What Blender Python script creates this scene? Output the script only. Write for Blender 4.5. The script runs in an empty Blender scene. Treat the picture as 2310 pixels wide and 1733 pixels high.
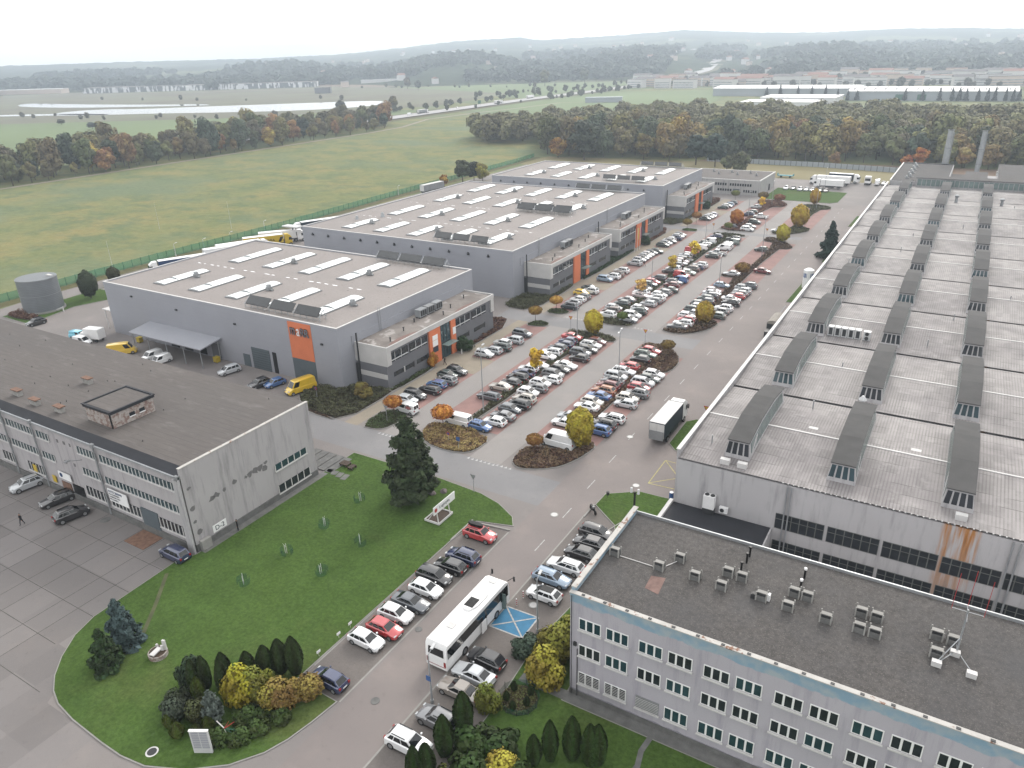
import bpy, bmesh, math, random
import numpy as np
from mathutils import Vector, Matrix
from mathutils import noise as mnoise
R = math.radians
random.seed(7)
SC = bpy.context.scene
COL = SC.collection
# ------------------------------------------------------------------ materials
MATS = {}
def mat(name, col, rough=.8, var=.12, scale=.6, col2=None, metal=0., bump=0., bscale=8., spec=.3, coat=0., emit=0., fine=0., mask=None, det=4., stretch=(1,1,1), k=.64):
    if name in MATS: return MATS[name]
    m = bpy.data.materials.new(name); m.use_nodes = True; MATS[name] = m
    N, L = m.node_tree.nodes, m.node_tree.links
    b = N['Principled BSDF']
    b.inputs['Roughness'].default_value = rough; b.inputs['Metallic'].default_value = metal
    b.inputs['Specular IOR Level'].default_value = spec; b.inputs['Coat Weight'].default_value = coat
    b.inputs['Coat Roughness'].default_value = .08
    g = N.new('ShaderNodeNewGeometry')
    mp = N.new('ShaderNodeVectorMath'); mp.operation = 'MULTIPLY'; mp.inputs[1].default_value = stretch
    L.new(g.outputs['Position'], mp.inputs[0])
    def noise(sc, de=det, ro=.55):
        n = N.new('ShaderNodeTexNoise'); n.inputs['Scale'].default_value = sc; n.inputs['Detail'].default_value = de
        n.inputs['Roughness'].default_value = ro; L.new(mp.outputs[0], n.inputs['Vector']); return n.outputs['Fac']
    def ramp(f, a, z, lo=0., hi=1.):
        r = N.new('ShaderNodeMapRange'); r.inputs[1].default_value = a; r.inputs[2].default_value = z
        r.inputs[3].default_value = lo; r.inputs[4].default_value = hi; L.new(f, r.inputs[0]); return r.outputs[0]
    def mix(f, a, c, typ='MIX'):
        x = N.new('ShaderNodeMix'); x.data_type = 'RGBA'; x.blend_type = typ
        for s, v in ((x.inputs[0], f), (x.inputs[6], a), (x.inputs[7], c)):
            if isinstance(v, (tuple, float, int)): s.default_value = v if not isinstance(v, tuple) else (*((q * k if typ == 'MIX' else q) for q in v[:3]), 1)
            else: L.new(v, s)
        return x.outputs[2]
    c1 = tuple(x * (1 - var) for x in col); c2 = tuple(min(1, x * (1 + var)) for x in (col2 or col))
    c = mix(ramp(noise(scale), .3, .7), c1, c2)
    if fine: c = mix(ramp(noise(scale * 14, 3), .3, .7), c, mix(1., c, (1 + fine,) * 3 if fine < 0 else (1 - fine,) * 3, 'MULTIPLY'))
    if mask: c = mask(N, L, c, noise, ramp, mix, g)
    L.new(c, b.inputs['Base Color'])
    if bump:
        bn = N.new('ShaderNodeBump'); bn.inputs['Strength'].default_value = bump; bn.inputs['Distance'].default_value = .1
        L.new(noise(bscale, 3), bn.inputs['Height']); L.new(bn.outputs[0], b.inputs['Normal'])
    if emit:
        L.new(c, b.inputs['Emission Color']); b.inputs['Emission Strength'].default_value = emit
    return m
def sep(N, L, g):
    s = N.new('ShaderNodeSeparateXYZ'); L.new(g.outputs['Position'], s.inputs[0]); return s.outputs
def mth(N, L, op, a, b=None):
    n = N.new('ShaderNodeMath'); n.operation = op
    for i, v in enumerate((a, b)):
        if v is None: continue
        if isinstance(v, (int, float)): n.inputs[i].default_value = v
        else: L.new(v, n.inputs[i])
    return n.outputs[0]
def stripes(period, dark, axis=0, width=.5, wob=0.):
    def f(N, L, c, noise, ramp, mix, g):
        s = sep(N, L, g)
        v = mth(N, L, 'FRACT', mth(N, L, 'DIVIDE', s[axis], period))
        w = mth(N, L, 'LESS_THAN', v, width)
        if wob: w = mth(N, L, 'MULTIPLY', w, ramp(noise(wob), .25, .7, .1, 1))
        return mix(w, c, mix(1., c, (dark,) * 3, 'MULTIPLY'))
    return f
def cells(sx, sy, lo=.86, hi=1.1):
    """each sheet or slab its own tone"""
    def f(N, L, c, mix, g, s):
        cb = N.new('ShaderNodeCombineXYZ')
        for i, d in ((0, sx), (1, sy)): L.new(mth(N, L, 'FLOOR', mth(N, L, 'DIVIDE', s[i], d)), cb.inputs[i])
        w = N.new('ShaderNodeTexWhiteNoise'); w.noise_dimensions = '2D'; L.new(cb.outputs[0], w.inputs['Vector'])
        r = N.new('ShaderNodeMapRange'); r.inputs[3].default_value = lo; r.inputs[4].default_value = hi; L.new(w.outputs['Value'], r.inputs[0])
        x = N.new('ShaderNodeVectorMath'); x.operation = 'SCALE'; L.new(c, x.inputs[0]); L.new(r.outputs[0], x.inputs['Scale']); return x.outputs[0]
    return f
def paint_mat(name, rough=.32, coat=.7, metal=.15):
    """car paint: the colour is the object's own"""
    m = bpy.data.materials.new(name); m.use_nodes = True; MATS[name] = m
    N, L = m.node_tree.nodes, m.node_tree.links; b = N['Principled BSDF']
    o = N.new('ShaderNodeObjectInfo'); g = N.new('ShaderNodeNewGeometry')
    n = N.new('ShaderNodeTexNoise'); n.inputs['Scale'].default_value = 1.3; L.new(g.outputs['Position'], n.inputs['Vector'])
    r = N.new('ShaderNodeMapRange'); r.inputs[3].default_value = .86; r.inputs[4].default_value = 1.08; L.new(n.outputs[0], r.inputs[0])
    x = N.new('ShaderNodeVectorMath'); x.operation = 'SCALE'; L.new(o.outputs['Color'], x.inputs[0]); L.new(r.outputs[0], x.inputs['Scale'])
    L.new(x.outputs[0], b.inputs['Base Color'])
    b.inputs['Roughness'].default_value = rough; b.inputs['Coat Weight'].default_value = coat; b.inputs['Coat Roughness'].default_value = .05; b.inputs['Coat IOR'].default_value = 1.85
    b.inputs['Metallic'].default_value = metal
    return m
def leaf_mat(name, rough=.75):
    """foliage: object colour, object random tint, clump tone from the 'tone' attribute"""
    m = bpy.data.materials.new(name); m.use_nodes = True; MATS[name] = m
    N, L = m.node_tree.nodes, m.node_tree.links; b = N['Principled BSDF']
    o = N.new('ShaderNodeObjectInfo'); a = N.new('ShaderNodeAttribute'); a.attribute_name = 'tone'
    r = N.new('ShaderNodeMapRange'); r.inputs[3].default_value = .55; r.inputs[4].default_value = 1.5; L.new(a.outputs['Fac'], r.inputs[0])
    x = N.new('ShaderNodeVectorMath'); x.operation = 'SCALE'; L.new(o.outputs['Color'], x.inputs[0]); L.new(r.outputs[0], x.inputs['Scale'])
    h = N.new('ShaderNodeHueSaturation'); L.new(x.outputs[0], h.inputs['Color'])
    q = N.new('ShaderNodeMapRange'); q.inputs[3].default_value = .475; q.inputs[4].default_value = .525; L.new(a.outputs['Fac'], q.inputs[0]); L.new(q.outputs[0], h.inputs['Hue'])
    q2 = N.new('ShaderNodeMapRange'); q2.inputs[3].default_value = .8; q2.inputs[4].default_value = 1.2; L.new(o.outputs['Random'], q2.inputs[0]); L.new(q2.outputs[0], h.inputs['Value'])
    L.new(h.outputs[0], b.inputs['Base Color']); b.inputs['Roughness'].default_value = rough; b.inputs['Specular IOR Level'].default_value = .25
    b.inputs['Subsurface Weight'].default_value = 0
    return m
# ------------------------------------------------------------------ mesh builder
class MB:
    def __init__(s): s.v = []; s.f = []; s.m = []
    def add(s, vs, fs, mi=0):
        o = len(s.v); s.v += [tuple(v) for v in vs]; s.f += [tuple(o + i for i in f) for f in fs]; s.m += [mi] * len(fs); return s
    def box(s, x0, y0, z0, x1, y1, z1, mi=0, rz=0, c=None):
        vs = [(x, y, z) for z in (z0, z1) for y in (y0, y1) for x in (x0, x1)]
        if rz:
            cx, cy = c or ((x0 + x1) / 2, (y0 + y1) / 2); k, q = math.cos(rz), math.sin(rz)
            vs = [(cx + (x - cx) * k - (y - cy) * q, cy + (x - cx) * q + (y - cy) * k, z) for x, y, z in vs]
        return s.add(vs, [(0, 2, 3, 1), (4, 5, 7, 6), (0, 1, 5, 4), (2, 6, 7, 3), (0, 4, 6, 2), (1, 3, 7, 5)], mi)
    def quad(s, a, b, c, d, mi=0): return s.add([a, b, c, d], [(0, 1, 2, 3)], mi)
    def prism(s, poly, z0, z1, mi=0, bottom=False):
        if sum(poly[i - 1][0] * poly[i][1] - poly[i][0] * poly[i - 1][1] for i in range(len(poly))) < 0: poly = poly[::-1]
        n = len(poly); vs = [(x, y, z0) for x, y in poly] + [(x, y, z1) for x, y in poly]
        fs = [(i, (i + 1) % n, n + (i + 1) % n, n + i) for i in range(n)] + [tuple(range(n, 2 * n))]
        if bottom: fs.append(tuple(range(n))[::-1])
        return s.add(vs, fs, mi)
    def cyl(s, x, y, z0, z1, r, r2=None, n=10, mi=0, cap=True):
        r2 = r if r2 is None else r2
        vs = [(x + r * math.cos(2 * math.pi * i / n), y + r * math.sin(2 * math.pi * i / n), z0) for i in range(n)]
        vs += [(x + r2 * math.cos(2 * math.pi * i / n), y + r2 * math.sin(2 * math.pi * i / n), z1) for i in range(n)]
        fs = [(i, (i + 1) % n, n + (i + 1) % n, n + i) for i in range(n)]
        if cap: fs += [tuple(range(n, 2 * n)), tuple(range(n))[::-1]]
        return s.add(vs, fs, mi)
    def tube(s, a, b, r, n=6, mi=0, r2=None):
        a, b = Vector(a), Vector(b); d = (b - a).normalized(); r2 = r if r2 is None else r2
        u = d.orthogonal().normalized(); w = d.cross(u)
        vs = [a + r * (math.cos(2 * math.pi * i / n) * u + math.sin(2 * math.pi * i / n) * w) for i in range(n)]
        vs += [b + r2 * (math.cos(2 * math.pi * i / n) * u + math.sin(2 * math.pi * i / n) * w) for i in range(n)]
        return s.add(vs, [(i, (i + 1) % n, n + (i + 1) % n, n + i) for i in range(n)] + [tuple(range(n, 2 * n)), tuple(range(n))[::-1]], mi)
    def ycyl(s, x, z, y0, y1, r, n=14, mi=0, mic=None):
        vs = [(x + r * math.cos(2 * math.pi * i / n), y, z + r * math.sin(2 * math.pi * i / n)) for y in (y0, y1) for i in range(n)]
        s.add(vs, [(i, n + i, n + (i + 1) % n, (i + 1) % n) for i in range(n)], mi)
        o = len(s.v) - 2 * n; mc = mi if mic is None else mic
        s.f += [tuple(o + i for i in range(n)), tuple(o + n + i for i in range(n))[::-1]]; s.m += [mc, mc]; return s
    def mesh(s, name, mats, org=(0, 0, 0), smooth=None):
        me = bpy.data.meshes.new(name)
        me.from_pydata([(x - org[0], y - org[1], z - org[2]) for x, y, z in s.v], [], s.f)
        for m in (mats if isinstance(mats, (list, tuple)) else [mats]): me.materials.append(MATS[m] if isinstance(m, str) else m)
        me.polygons.foreach_set('material_index', s.m)
        if smooth is not None:
            me.polygons.foreach_set('use_smooth', [True] * len(s.f)); me.set_sharp_from_angle(angle=R(smooth))
        me.update(); return me
    def build(s, name, mats, parent=None, smooth=None, org=None):
        if org is None:
            org = (0, 0, 0)
            q = parent
            while q is not None: org = tuple(org[i] + q.location[i] for i in range(3)); q = q.parent
        return link(name, s.mesh(name, mats, org, smooth), parent)
def link(name, me, parent=None):
    o = bpy.data.objects.new(name, me); COL.objects.link(o)
    if parent is not None: o.parent = parent
    return o
def tag(o, label, cat, group=None):
    o['label'] = label; o['category'] = cat
    if group: o['group'] = group
    return o
def thing(name, label, cat, loc=(0, 0, 0), rz=0, group=None):
    o = bpy.data.objects.new(name, None); COL.objects.link(o); o.location = loc; o.rotation_euler[2] = rz
    o.empty_display_size = .2
    return tag(o, label, cat, group)
def setting(o, kind='structure'): o['kind'] = kind; return o
def copy_tree(o, parent=None):
    c = o.copy(); COL.objects.link(c)
    if parent is not None: c.parent = parent
    for ch in list(o.children):
        if ch.name.split('.')[0] not in ('cross_pattern', 'roof_box', 'roof_rack', 'glass_roof'): copy_tree(ch, c)
    return c
def sheet(name, poly, z, m):
    b = MB(); n = len(poly); b.add([(x, y, z) for x, y in poly], [tuple(range(n))]); o = b.build(name, m)
    if o.data.polygons[0].normal.z < 0: o.data.flip_normals()
    return setting(o)
def text_mesh(txt, size, extr=.03, align='CENTER'):
    c = bpy.data.curves.new('txt', 'FONT'); c.body = txt; c.size = size; c.extrude = extr; c.align_x = align; c.resolution_u = 3
    o = bpy.data.objects.new('txt', c); COL.objects.link(o)
    me = bpy.data.meshes.new_from_object(o.evaluated_get(bpy.context.evaluated_depsgraph_get()))
    bpy.data.objects.remove(o); return me
def text(name, txt, size, loc, rot, m, parent, extr=.03, scale=(1, 1, 1), align='CENTER'):
    me = text_mesh(txt, size, extr, align); me.materials.clear(); me.materials.append(MATS[m])
    M = Matrix.Translation(loc) @ Matrix.Rotation(rot[2], 4, 'Z') @ Matrix.Rotation(rot[0], 4, 'X') @ Matrix.Diagonal((*scale, 1))
    org = Vector((0, 0, 0)); q = parent
    while q is not None: org += q.location; q = q.parent
    me.transform(Matrix.Translation(-org) @ M); return link(name, me, parent)
# ------------------------------------------------------------------ palette
mat('white_paint', (.8, .8, .8), .5, .04, k=.88); mat('white_metal', (.72, .73, .74), .45, .05); mat('grey_metal', (.33, .34, .35), .5, .12)
mat('dark_metal', (.05, .052, .055), .5, .15); mat('galvanised', (.45, .47, .49), .4, .12, metal=.3); mat('black', (.012, .012, .013), .45, .1)
mat('glass', (.018, .022, .027), .08, .3, 1.1, spec=.5, k=1); mat('glass_blue', (.03, .07, .085), .1, .3, .8, spec=.6)
mat('glass_green', (.2, .27, .26), .25, .25, .5, spec=.5); mat('car_glass', (.012, .015, .018), .06, .2, spec=.7)
mat('tyre', (.02, .02, .021), .8, .1); mat('rim', (.4, .41, .42), .35, .1, metal=.5); mat('head_glass', (.65, .68, .7), .15, .1, spec=.6)
mat('tail_red', (.35, .015, .015), .3, .1); mat('orange', (.68, .2, .09), .65, .05, k=.8); mat('slate_panel', (.13, .16, .18), .6, .06)
mat('cladding', (.36, .37, .41), .55, .04, .15, mask=stripes(1.05, .93, 2, .04), k=.74); mat('cladding_dark', (.2, .205, .225), .6, .05)
mat('render_light', (.68, .67, .66), .8, .07, .5, det=6); mat('coping', (.78, .77, .76), .6, .08, 1.)
mat('skylight', (.82, .86, .86), .3, .03, k=.95); mat('solar', (.008, .011, .014), .15, .15, spec=.6)
mat('wood_dark', (.09, .065, .05), .8, .2, 3.); mat('bark', (.09, .07, .055), .9, .2, 4.)
mat('concrete', (.42, .41, .39), .85, .15, 1.2, det=6, fine=.12); mat('concrete_dark', (.2, .2, .195), .85, .2, 1.2, fine=.15)
mat('brick_rust', (.24, .14, .1), .85, .25, 2.); mat('rock', (.2, .17, .17), .9, .25, 2.5, bump=.6)
mat('sign_yellow', (.7, .5, .06), .5, .05); mat('sign_blue', (.06, .14, .35), .5, .05); mat('sign_red', (.55, .05, .05), .5, .05)
mat('green_mesh', (.03, .15, .09), .6, .2, 1.); mat('net_green', (.05, .2, .14), .6, .25, 2.)
m = MATS['net_green']; N, L = m.node_tree.nodes, m.node_tree.links; tr = N.new('ShaderNodeBsdfTransparent'); mx = N.new('ShaderNodeMixShader'); mx.inputs[0].default_value = .42; out = [n for n in N if n.type == 'OUTPUT_MATERIAL'][0]; L.new(tr.outputs[0], mx.inputs[1]); L.new(N['Principled BSDF'].outputs[0], mx.inputs[2]); L.new(mx.outputs[0], out.inputs[0])
mat('tarp_blue', (.03, .07, .18), .5, .1); mat('tarp_navy', (.035, .05, .075), .55, .12, .6); mat('truck_yellow', (.75, .52, .04), .4, .05)
mat('bin_yellow', (.6, .45, .05), .6, .1); mat('skin', (.5, .3, .22), .6, .05); mat('jacket', (.012, .012, .015), .8, .2); mat('trousers', (.02, .022, .03), .8, .2)
mat('hair', (.03, .02, .015), .8, .2); mat('jacket_grey', (.08, .08, .09), .8, .2); mat('shirt_white', (.6, .6, .62), .8, .1)
paint_mat('car_paint', .3, .95); paint_mat('van_paint', .45, .25, 0); leaf_mat('leaves'); leaf_mat('needles', .85)
# ------------------------------------------------------------------ foliage meshes
RNG = np.random.default_rng(3)
def leafmesh(name, P, Nn, S, T, m, asp=1.3, extra=None):
    """N small leaf-clump quads at P with normals Nn, half-size S and tone T (0..1)"""
    n = len(P); Nn = Nn / (np.linalg.norm(Nn, axis=1, keepdims=True) + 1e-9)
    u = np.cross(Nn, RNG.normal(size=(n, 3))); u /= np.linalg.norm(u, axis=1, keepdims=True) + 1e-9
    w = np.cross(Nn, u); S = S[:, None]
    V = np.stack([P - u * S * asp, P - w * S + Nn * S * .25, P + u * S * asp, P + w * S + Nn * S * .25], 1).reshape(-1, 3)
    F = np.arange(4 * n).reshape(-1, 4)
    me = bpy.data.meshes.new(name); ev = []; ef = []
    if extra: ev, ef = extra.v, extra.f
    nv = len(V) + len(ev); allv = np.vstack([V, np.array(ev).reshape(-1, 3)]) if ev else V
    me.vertices.add(nv); me.vertices.foreach_set('co', allv.ravel().astype('f'))
    loops = list(F.ravel()); starts = list(range(0, 4 * n, 4)); tot = [4] * n
    for f in ef: starts.append(len(loops)); tot.append(len(f)); loops += [i + 4 * n for i in f]
    me.loops.add(len(loops)); me.loops.foreach_set('vertex_index', loops)
    me.polygons.add(len(starts)); me.polygons.foreach_set('loop_start', starts)
    me.materials.append(MATS[m])
    if extra: me.materials.append(MATS['bark'])
    me.polygons.foreach_set('material_index', [0] * n + [1] * len(ef))
    a = me.attributes.new('tone', 'FLOAT', 'FACE'); a.data.foreach_set('value', np.concatenate([T, np.full(len(ef), .5)]).astype('f'))
    me.update(calc_edges=True); me.validate(); return me
def rdir(n): v = RNG.normal(size=(n, 3)); return v / np.linalg.norm(v, axis=1, keepdims=True)
def crown_pts(n, lobes, fill=.35, size=(.3, .5)):
    """points on and in a set of lobes (cx,cy,cz,rx,ry,rz)"""
    L = np.array(lobes); w = (L[:, 3] * L[:, 4]) ** .9; k = RNG.choice(len(L), n, p=w / w.sum()); d = rdir(n)
    rr = np.where(RNG.random(n) < fill, RNG.random(n) ** .5, 1 + RNG.normal(0, .07, n))
    P = L[k, :3] + d * L[k, 3:6] * rr[:, None]
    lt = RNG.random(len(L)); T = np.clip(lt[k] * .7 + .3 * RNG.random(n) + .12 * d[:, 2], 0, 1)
    return P, d + .28 * RNG.normal(size=(n, 3)) + np.array([0, 0, .3]), RNG.uniform(*size, n), T
def lobes_round(r, h, z0, k=16, irr=.3, squash=1.):
    out = [(0, 0, z0 + h / 2, r * .62, r * .62, h * .38)]
    for i in range(k):
        a = RNG.random() * 6.28; t = RNG.random(); z = z0 + h * (.12 + .78 * t); q = r * math.sin(math.pi * (.14 + .72 * t)) * RNG.uniform(.5, .8)
        s = r * RNG.uniform(.26, .26 + irr); out.append((q * math.cos(a), q * math.sin(a), z, s, s, s * .8 * squash))
    return out
def trunk_mb(h, r, limbs=5, spread=1.5, top=None):
    b = MB(); b.tube((0, 0, 0), (0, 0, h), r, 7, 0, r * .6)
    for i in range(limbs):
        a = i * 2.4; z = h * (.65 + .08 * i)
        b.tube((0, 0, min(z, h * .98)), (spread * math.cos(a), spread * math.sin(a), z + spread * 1.1), r * .4, 5, 0, r * .12)
    return b
def conifer_pts(n, h, r, z0=.4, tiers=16, size=(.16, .3), power=.9, droop=.25):
    t = RNG.random(n) ** .75; tier = np.floor(t * tiers); az = RNG.random(n) * 2 * np.pi
    ph = tier * 2.399; br = .62 + .38 * np.abs(np.cos((az * 3 + ph))) ; br *= .85 + .3 * np.sin(tier * 1.7 + az * 2)
    zt = 1 - t; rad = r * (t ** power) * br * np.where(RNG.random(n) < .3, RNG.random(n) ** .5, 1.) * RNG.normal(1, .06, n)
    z = z0 + (h - z0) * (1 - tier / tiers) - rad * droop + RNG.normal(0, h / tiers * .22, n)
    P = np.stack([rad * np.cos(az), rad * np.sin(az), z], 1)
    Nn = np.stack([np.cos(az) * .8, np.sin(az) * .8, np.full(n, .7)], 1) + .5 * RNG.normal(size=(n, 3))
    T = np.clip(.5 * ((np.sin(az * 3 + ph) * .5 + .5)) + .5 * RNG.random(n), 0, 1)
    return P, Nn, RNG.uniform(*size, n) * (.6 + .6 * t), T
def tree_obj(name, me_leaf, tr, m='needles'): ...
def inpoly(poly, X, Y):
    r = np.zeros(len(X), bool); n = len(poly)
    for i in range(n):
        x1, y1 = poly[i - 1]; x2, y2 = poly[i]
        c = ((y1 > Y) != (y2 > Y)) & (X < (x2 - x1) * (Y - y1) / (y2 - y1 + 1e-12) + x1); r ^= c
    return r
def scatter(poly, n):
    p = np.array(poly); lo, hi = p.min(0), p.max(0); X = RNG.uniform(lo[0], hi[0], n * 3); Y = RNG.uniform(lo[1], hi[1], n * 3)
    k = inpoly(poly, X, Y); return X[k][:n], Y[k][:n]
def area(poly): return abs(sum(poly[i - 1][0] * poly[i][1] - poly[i][0] * poly[i - 1][1] for i in range(len(poly)))) / 2
def offset(poly, d):
    if sum(poly[i - 1][0] * poly[i][1] - poly[i][0] * poly[i - 1][1] for i in range(len(poly))) < 0: poly = poly[::-1]
    out = []; n = len(poly)
    for i in range(n):
        a, b, c = Vector(poly[i - 1]), Vector(poly[i]), Vector(poly[(i + 1) % n]); u = (b - a).normalized(); v = (c - b).normalized()
        n1 = Vector((-u.y, u.x)); n2 = Vector((-v.y, v.x)); q = n1 + n2; q = q / max(.6, q.dot(q) / 2) if q.length > .1 else n1
        out.append(tuple(b + q * d))
    return out
def chaikin(poly, k=1):
    for _ in range(k):
        out = []
        for i in range(len(poly)):
            a, b = poly[i], poly[(i + 1) % len(poly)]
            out += [(a[0] * .75 + b[0] * .25, a[1] * .75 + b[1] * .25), (a[0] * .25 + b[0] * .75, a[1] * .25 + b[1] * .75)]
        poly = out
    return poly
def smooth_noise(X, Y, s): return np.array([mnoise.noise(Vector((x * s, y * s, 3.3))) for x, y in zip(X, Y)])
# ------------------------------------------------------------------ terrain height
RID = [(-75, 2), (-63, 1), (-56, 2), (-48.4, 1), (-43.5, 4), (-41.7, 6), (-38.5, 13), (-35.4, 21), (-32.5, 25), (-30.3, 26), (-28.7, 20), (-26.6, 22), (-23.8, 24), (-20.2, 29), (-19, 31), (-14.3, 22), (-10.2, 18), (-5.8, 20), (-2.5, 18), (1.1, 13), (15, 12)]
RA, RP = [a for a, b in RID], [b for a, b in RID]
def hgt(x, y):
    r = math.hypot(x, y); 
    az = math.degrees(math.atan2(x, y)); r0 = float(np.interp(az, [-47, -38], [1950, 1500]))
    if r < r0: return 0.
    H = 57 + 4500 * float(np.interp(az, RA, RP)) / 1685 - 6
    t = min(1., max(0., (r - r0 - 100) / (2900 + 1500 - r0))); h = H * (t ** 1.25)
    h += 20 * math.exp(-((r - r0 - 600) / 350) ** 2) * (1 if -54 < az < -8 else .5) * (.75 + .5 * math.sin(az * .5))
    h += 8 * t * (1 - t) * 4 * mnoise.noise(Vector((x * .0014, y * .0014, 0)))
    if r > 4600: h -= (r - 4600) * .03
    return h * min(1., (r - r0) / 250)
# ------------------------------------------------------------------ setting materials
def meadow_mask(N, L, c, noise, ramp, mix, g):
    c = mix(ramp(noise(.03, 6, .7), .42, .64, 0, .8), c, (.33, .27, .12))
    c = mix(ramp(noise(.055, 6, .7), .47, .6, 0, .8), c, (.15, .2, .105))
    c = mix(ramp(noise(.012, 5), .5, .62, 0, .75), c, (.19, .24, .15))
    return mix(ramp(noise(.3, 6, .75), .35, .7, .0, .75), c, mix(1., c, (.62, .66, .55), 'MULTIPLY'))
mat('meadow', (.24, .265, .12), .95, .1, .03, mask=meadow_mask, stretch=(1., 1.25, 1), spec=.1, k=.68)
def lawn_mask(N, L, c, noise, ramp, mix, g):
    c = mix(ramp(noise(.14, 5, .6), .4, .65, 0, .7), c, (.085, .14, .035))
    c = mix(ramp(noise(.05, 4, .6), .55, .7, 0, .6), c, (.13, .14, .055))
    return mix(ramp(noise(2.6, 4, .7), .35, .7, 0, .8), c, mix(1., c, (.45, .5, .4), 'MULTIPLY'))
mat('lawn', (.075, .13, .033), .95, .15, .3, bump=1., bscale=2.5, mask=lawn_mask, spec=.1, k=.78)
def wear(N, L, c, noise, ramp, mix, g):
    c = mix(ramp(noise(.05, 5, .6), .4, .68, 0, .6), c, mix(1., c, (.78, .79, .82), 'MULTIPLY'))
    c = mix(ramp(noise(.16, 6, .65), .52, .72, 0, .6), c, mix(1., c, (1.18, 1.15, 1.12), 'MULTIPLY'))
    return mix(ramp(noise(1.1, 6, .7), .58, .72, 0, .5), c, mix(1., c, (.72, .71, .7), 'MULTIPLY'))
mat('asphalt', (.29, .265, .255), .85, .06, .08, mask=wear, det=6, bump=.15, bscale=20)
mat('asphalt_blue', (.285, .28, .285), .8, .06, .08, mask=wear, det=6)
mat('road_warm', (.295, .26, .248), .82, .06, .08, mask=wear, det=6)
mat('lane_pavers', (.36, .338, .325), .88, .05, .2, mask=wear, det=6)
mat('red_pavers', (.36, .22, .2), .9, .12, .35, mask=wear, det=6)
mat('sand_pavers', (.36, .315, .25), .9, .08, .3, mask=wear)
mat('pavers', (.24, .215, .2), .9, .08, .3, mask=wear, fine=.15)
def slabcol(N, L, c, noise, ramp, mix, g):
    c = wear(N, L, c, noise, ramp, mix, g); s = sep(N, L, g)
    return cells(3.75, 4.6, .84, 1.08)(N, L, c, mix, g, s)
mat('slabs', (.27, .25, .243), .88, .07, .1, mask=slabcol, det=6)
mat('joint', (.1, .095, .085), .95, .3, 2.); mat('soil', (.09, .065, .045), .95, .3, 1.5, bump=.8); mat('kerb', (.38, .37, .35), .85, .1, 1.)
mat('grass_edge', (.13, .12, .05), .95, .25, .6); mat('dirt', (.11, .12, .06), .95, .25, .5)
mat('line_white', (.55, .55, .54), .8, .3, 2., det=6); mat('line_yellow', (.55, .5, .22), .8, .25, 2.); mat('line_blue', (.06, .24, .42), .7, .12, 1.)
mat('water', (.3, .31, .32), .03, .02, spec=1., metal=.8, k=1)
MATS['water'].node_tree.nodes['Principled BSDF'].inputs['Metallic'].default_value = .85
mat('wetland', (.2, .17, .125), .95, .25, .01, col2=(.16, .17, .1), det=6); mat('field_green', (.17, .23, .095), .95, .15, .004)
mat('field_tan', (.27, .235, .12), .95, .12, .05); mat('field_brown', (.24, .17, .12), .95, .2, .006)
def hill_mask(N, L, c, noise, ramp, mix, g):
    c = mix(ramp(noise(.0019, 5), .54, .62, 0, .75), c, (.2, .21, .12))
    return mix(ramp(noise(.03, 5, .7), .35, .7, 0, .8), c, mix(1., c, (.45, .5, .5), 'MULTIPLY'))
mat('hills', (.06, .075, .045), 1., .2, .004, mask=hill_mask, spec=0, k=.9)
# ------------------------------------------------------------------ ground
PIT = (-13.6, 63.7, 60., 85.0)
def holed(name, x0, y0, x1, y1, z, m):
    a, b, c, d = PIT; o = MB()
    for (p, q, r, s) in ((x0, y0, x1, b), (x0, d, x1, y1), (x0, b, a, d), (c, b, x1, d)):
        o.quad((p, q, z), (r, q, z), (r, s, z), (p, s, z))
    return setting(o.build(name, m))
holed('ground', -5400, -400, 1500, 5200, -.03, 'meadow')
holed('yard', -201, -90, 70, 366, 0, 'asphalt')
b = MB(); a, b0, c, d = PIT
b.quad((a, b0, -4), (c, b0, -4), (c, d, -4), (a, d, -4)); b.quad((a, b0, -4), (a, d, -4), (a, d, 0), (a, b0, 0)); setting(b.build('sunken_court', 'asphalt'))
def strip(name, pts, w, z, m, drape=False, seg=0):
    b = MB(); P = [Vector(p) for p in pts]
    for i in range(len(P)):
        u = (P[min(i + 1, len(P) - 1)] - P[max(i - 1, 0)]).normalized(); n = Vector((-u.y, u.x)) * w / 2
        zz = z + (hgt(*P[i]) if drape else 0); b.v += [(P[i].x + n.x, P[i].y + n.y, zz), (P[i].x - n.x, P[i].y - n.y, zz)]
    for i in range(len(P) - 1): b.f.append((2 * i, 2 * i + 1, 2 * i + 3, 2 * i + 2)); b.m.append(0)
    return setting(b.build(name, m))
strip('service_road', [(-210, -60), (-204, 60), (-203, 88), (-206, 107), (-206, 366)], 9, .004, 'asphalt')
rects = lambda name, L, z, m: setting((lambda b: [b.quad((x0, y0, z), (x1, y0, z), (x1, y1, z), (x0, y1, z)) for x0, y0, x1, y1 in L] and b)(MB()).build(name, m))
rects('cross_road', [(-100, 75.5, -42.6, 82.4), (-90, 141, -42.6, 147), (-90, 246.5, -42.6, 250.5)], .005, 'asphalt_blue')
rects('main_road', [(-42.6, -60, -36, 312), (-36, 79.5, -26.7, 312)], .004, 'road_warm')
rects('parking_lane', [(-75.6, 82.4, -70.6, 141), (-75.6, 147, -70.6, 246.5), (-75.6, 250.5, -70.6, 312), (-58.4, 82.4, -53, 141), (-58.4, 147, -53, 246.5), (-58.4, 250.5, -53, 312)], .008, 'lane_pavers')
bays = []
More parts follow.
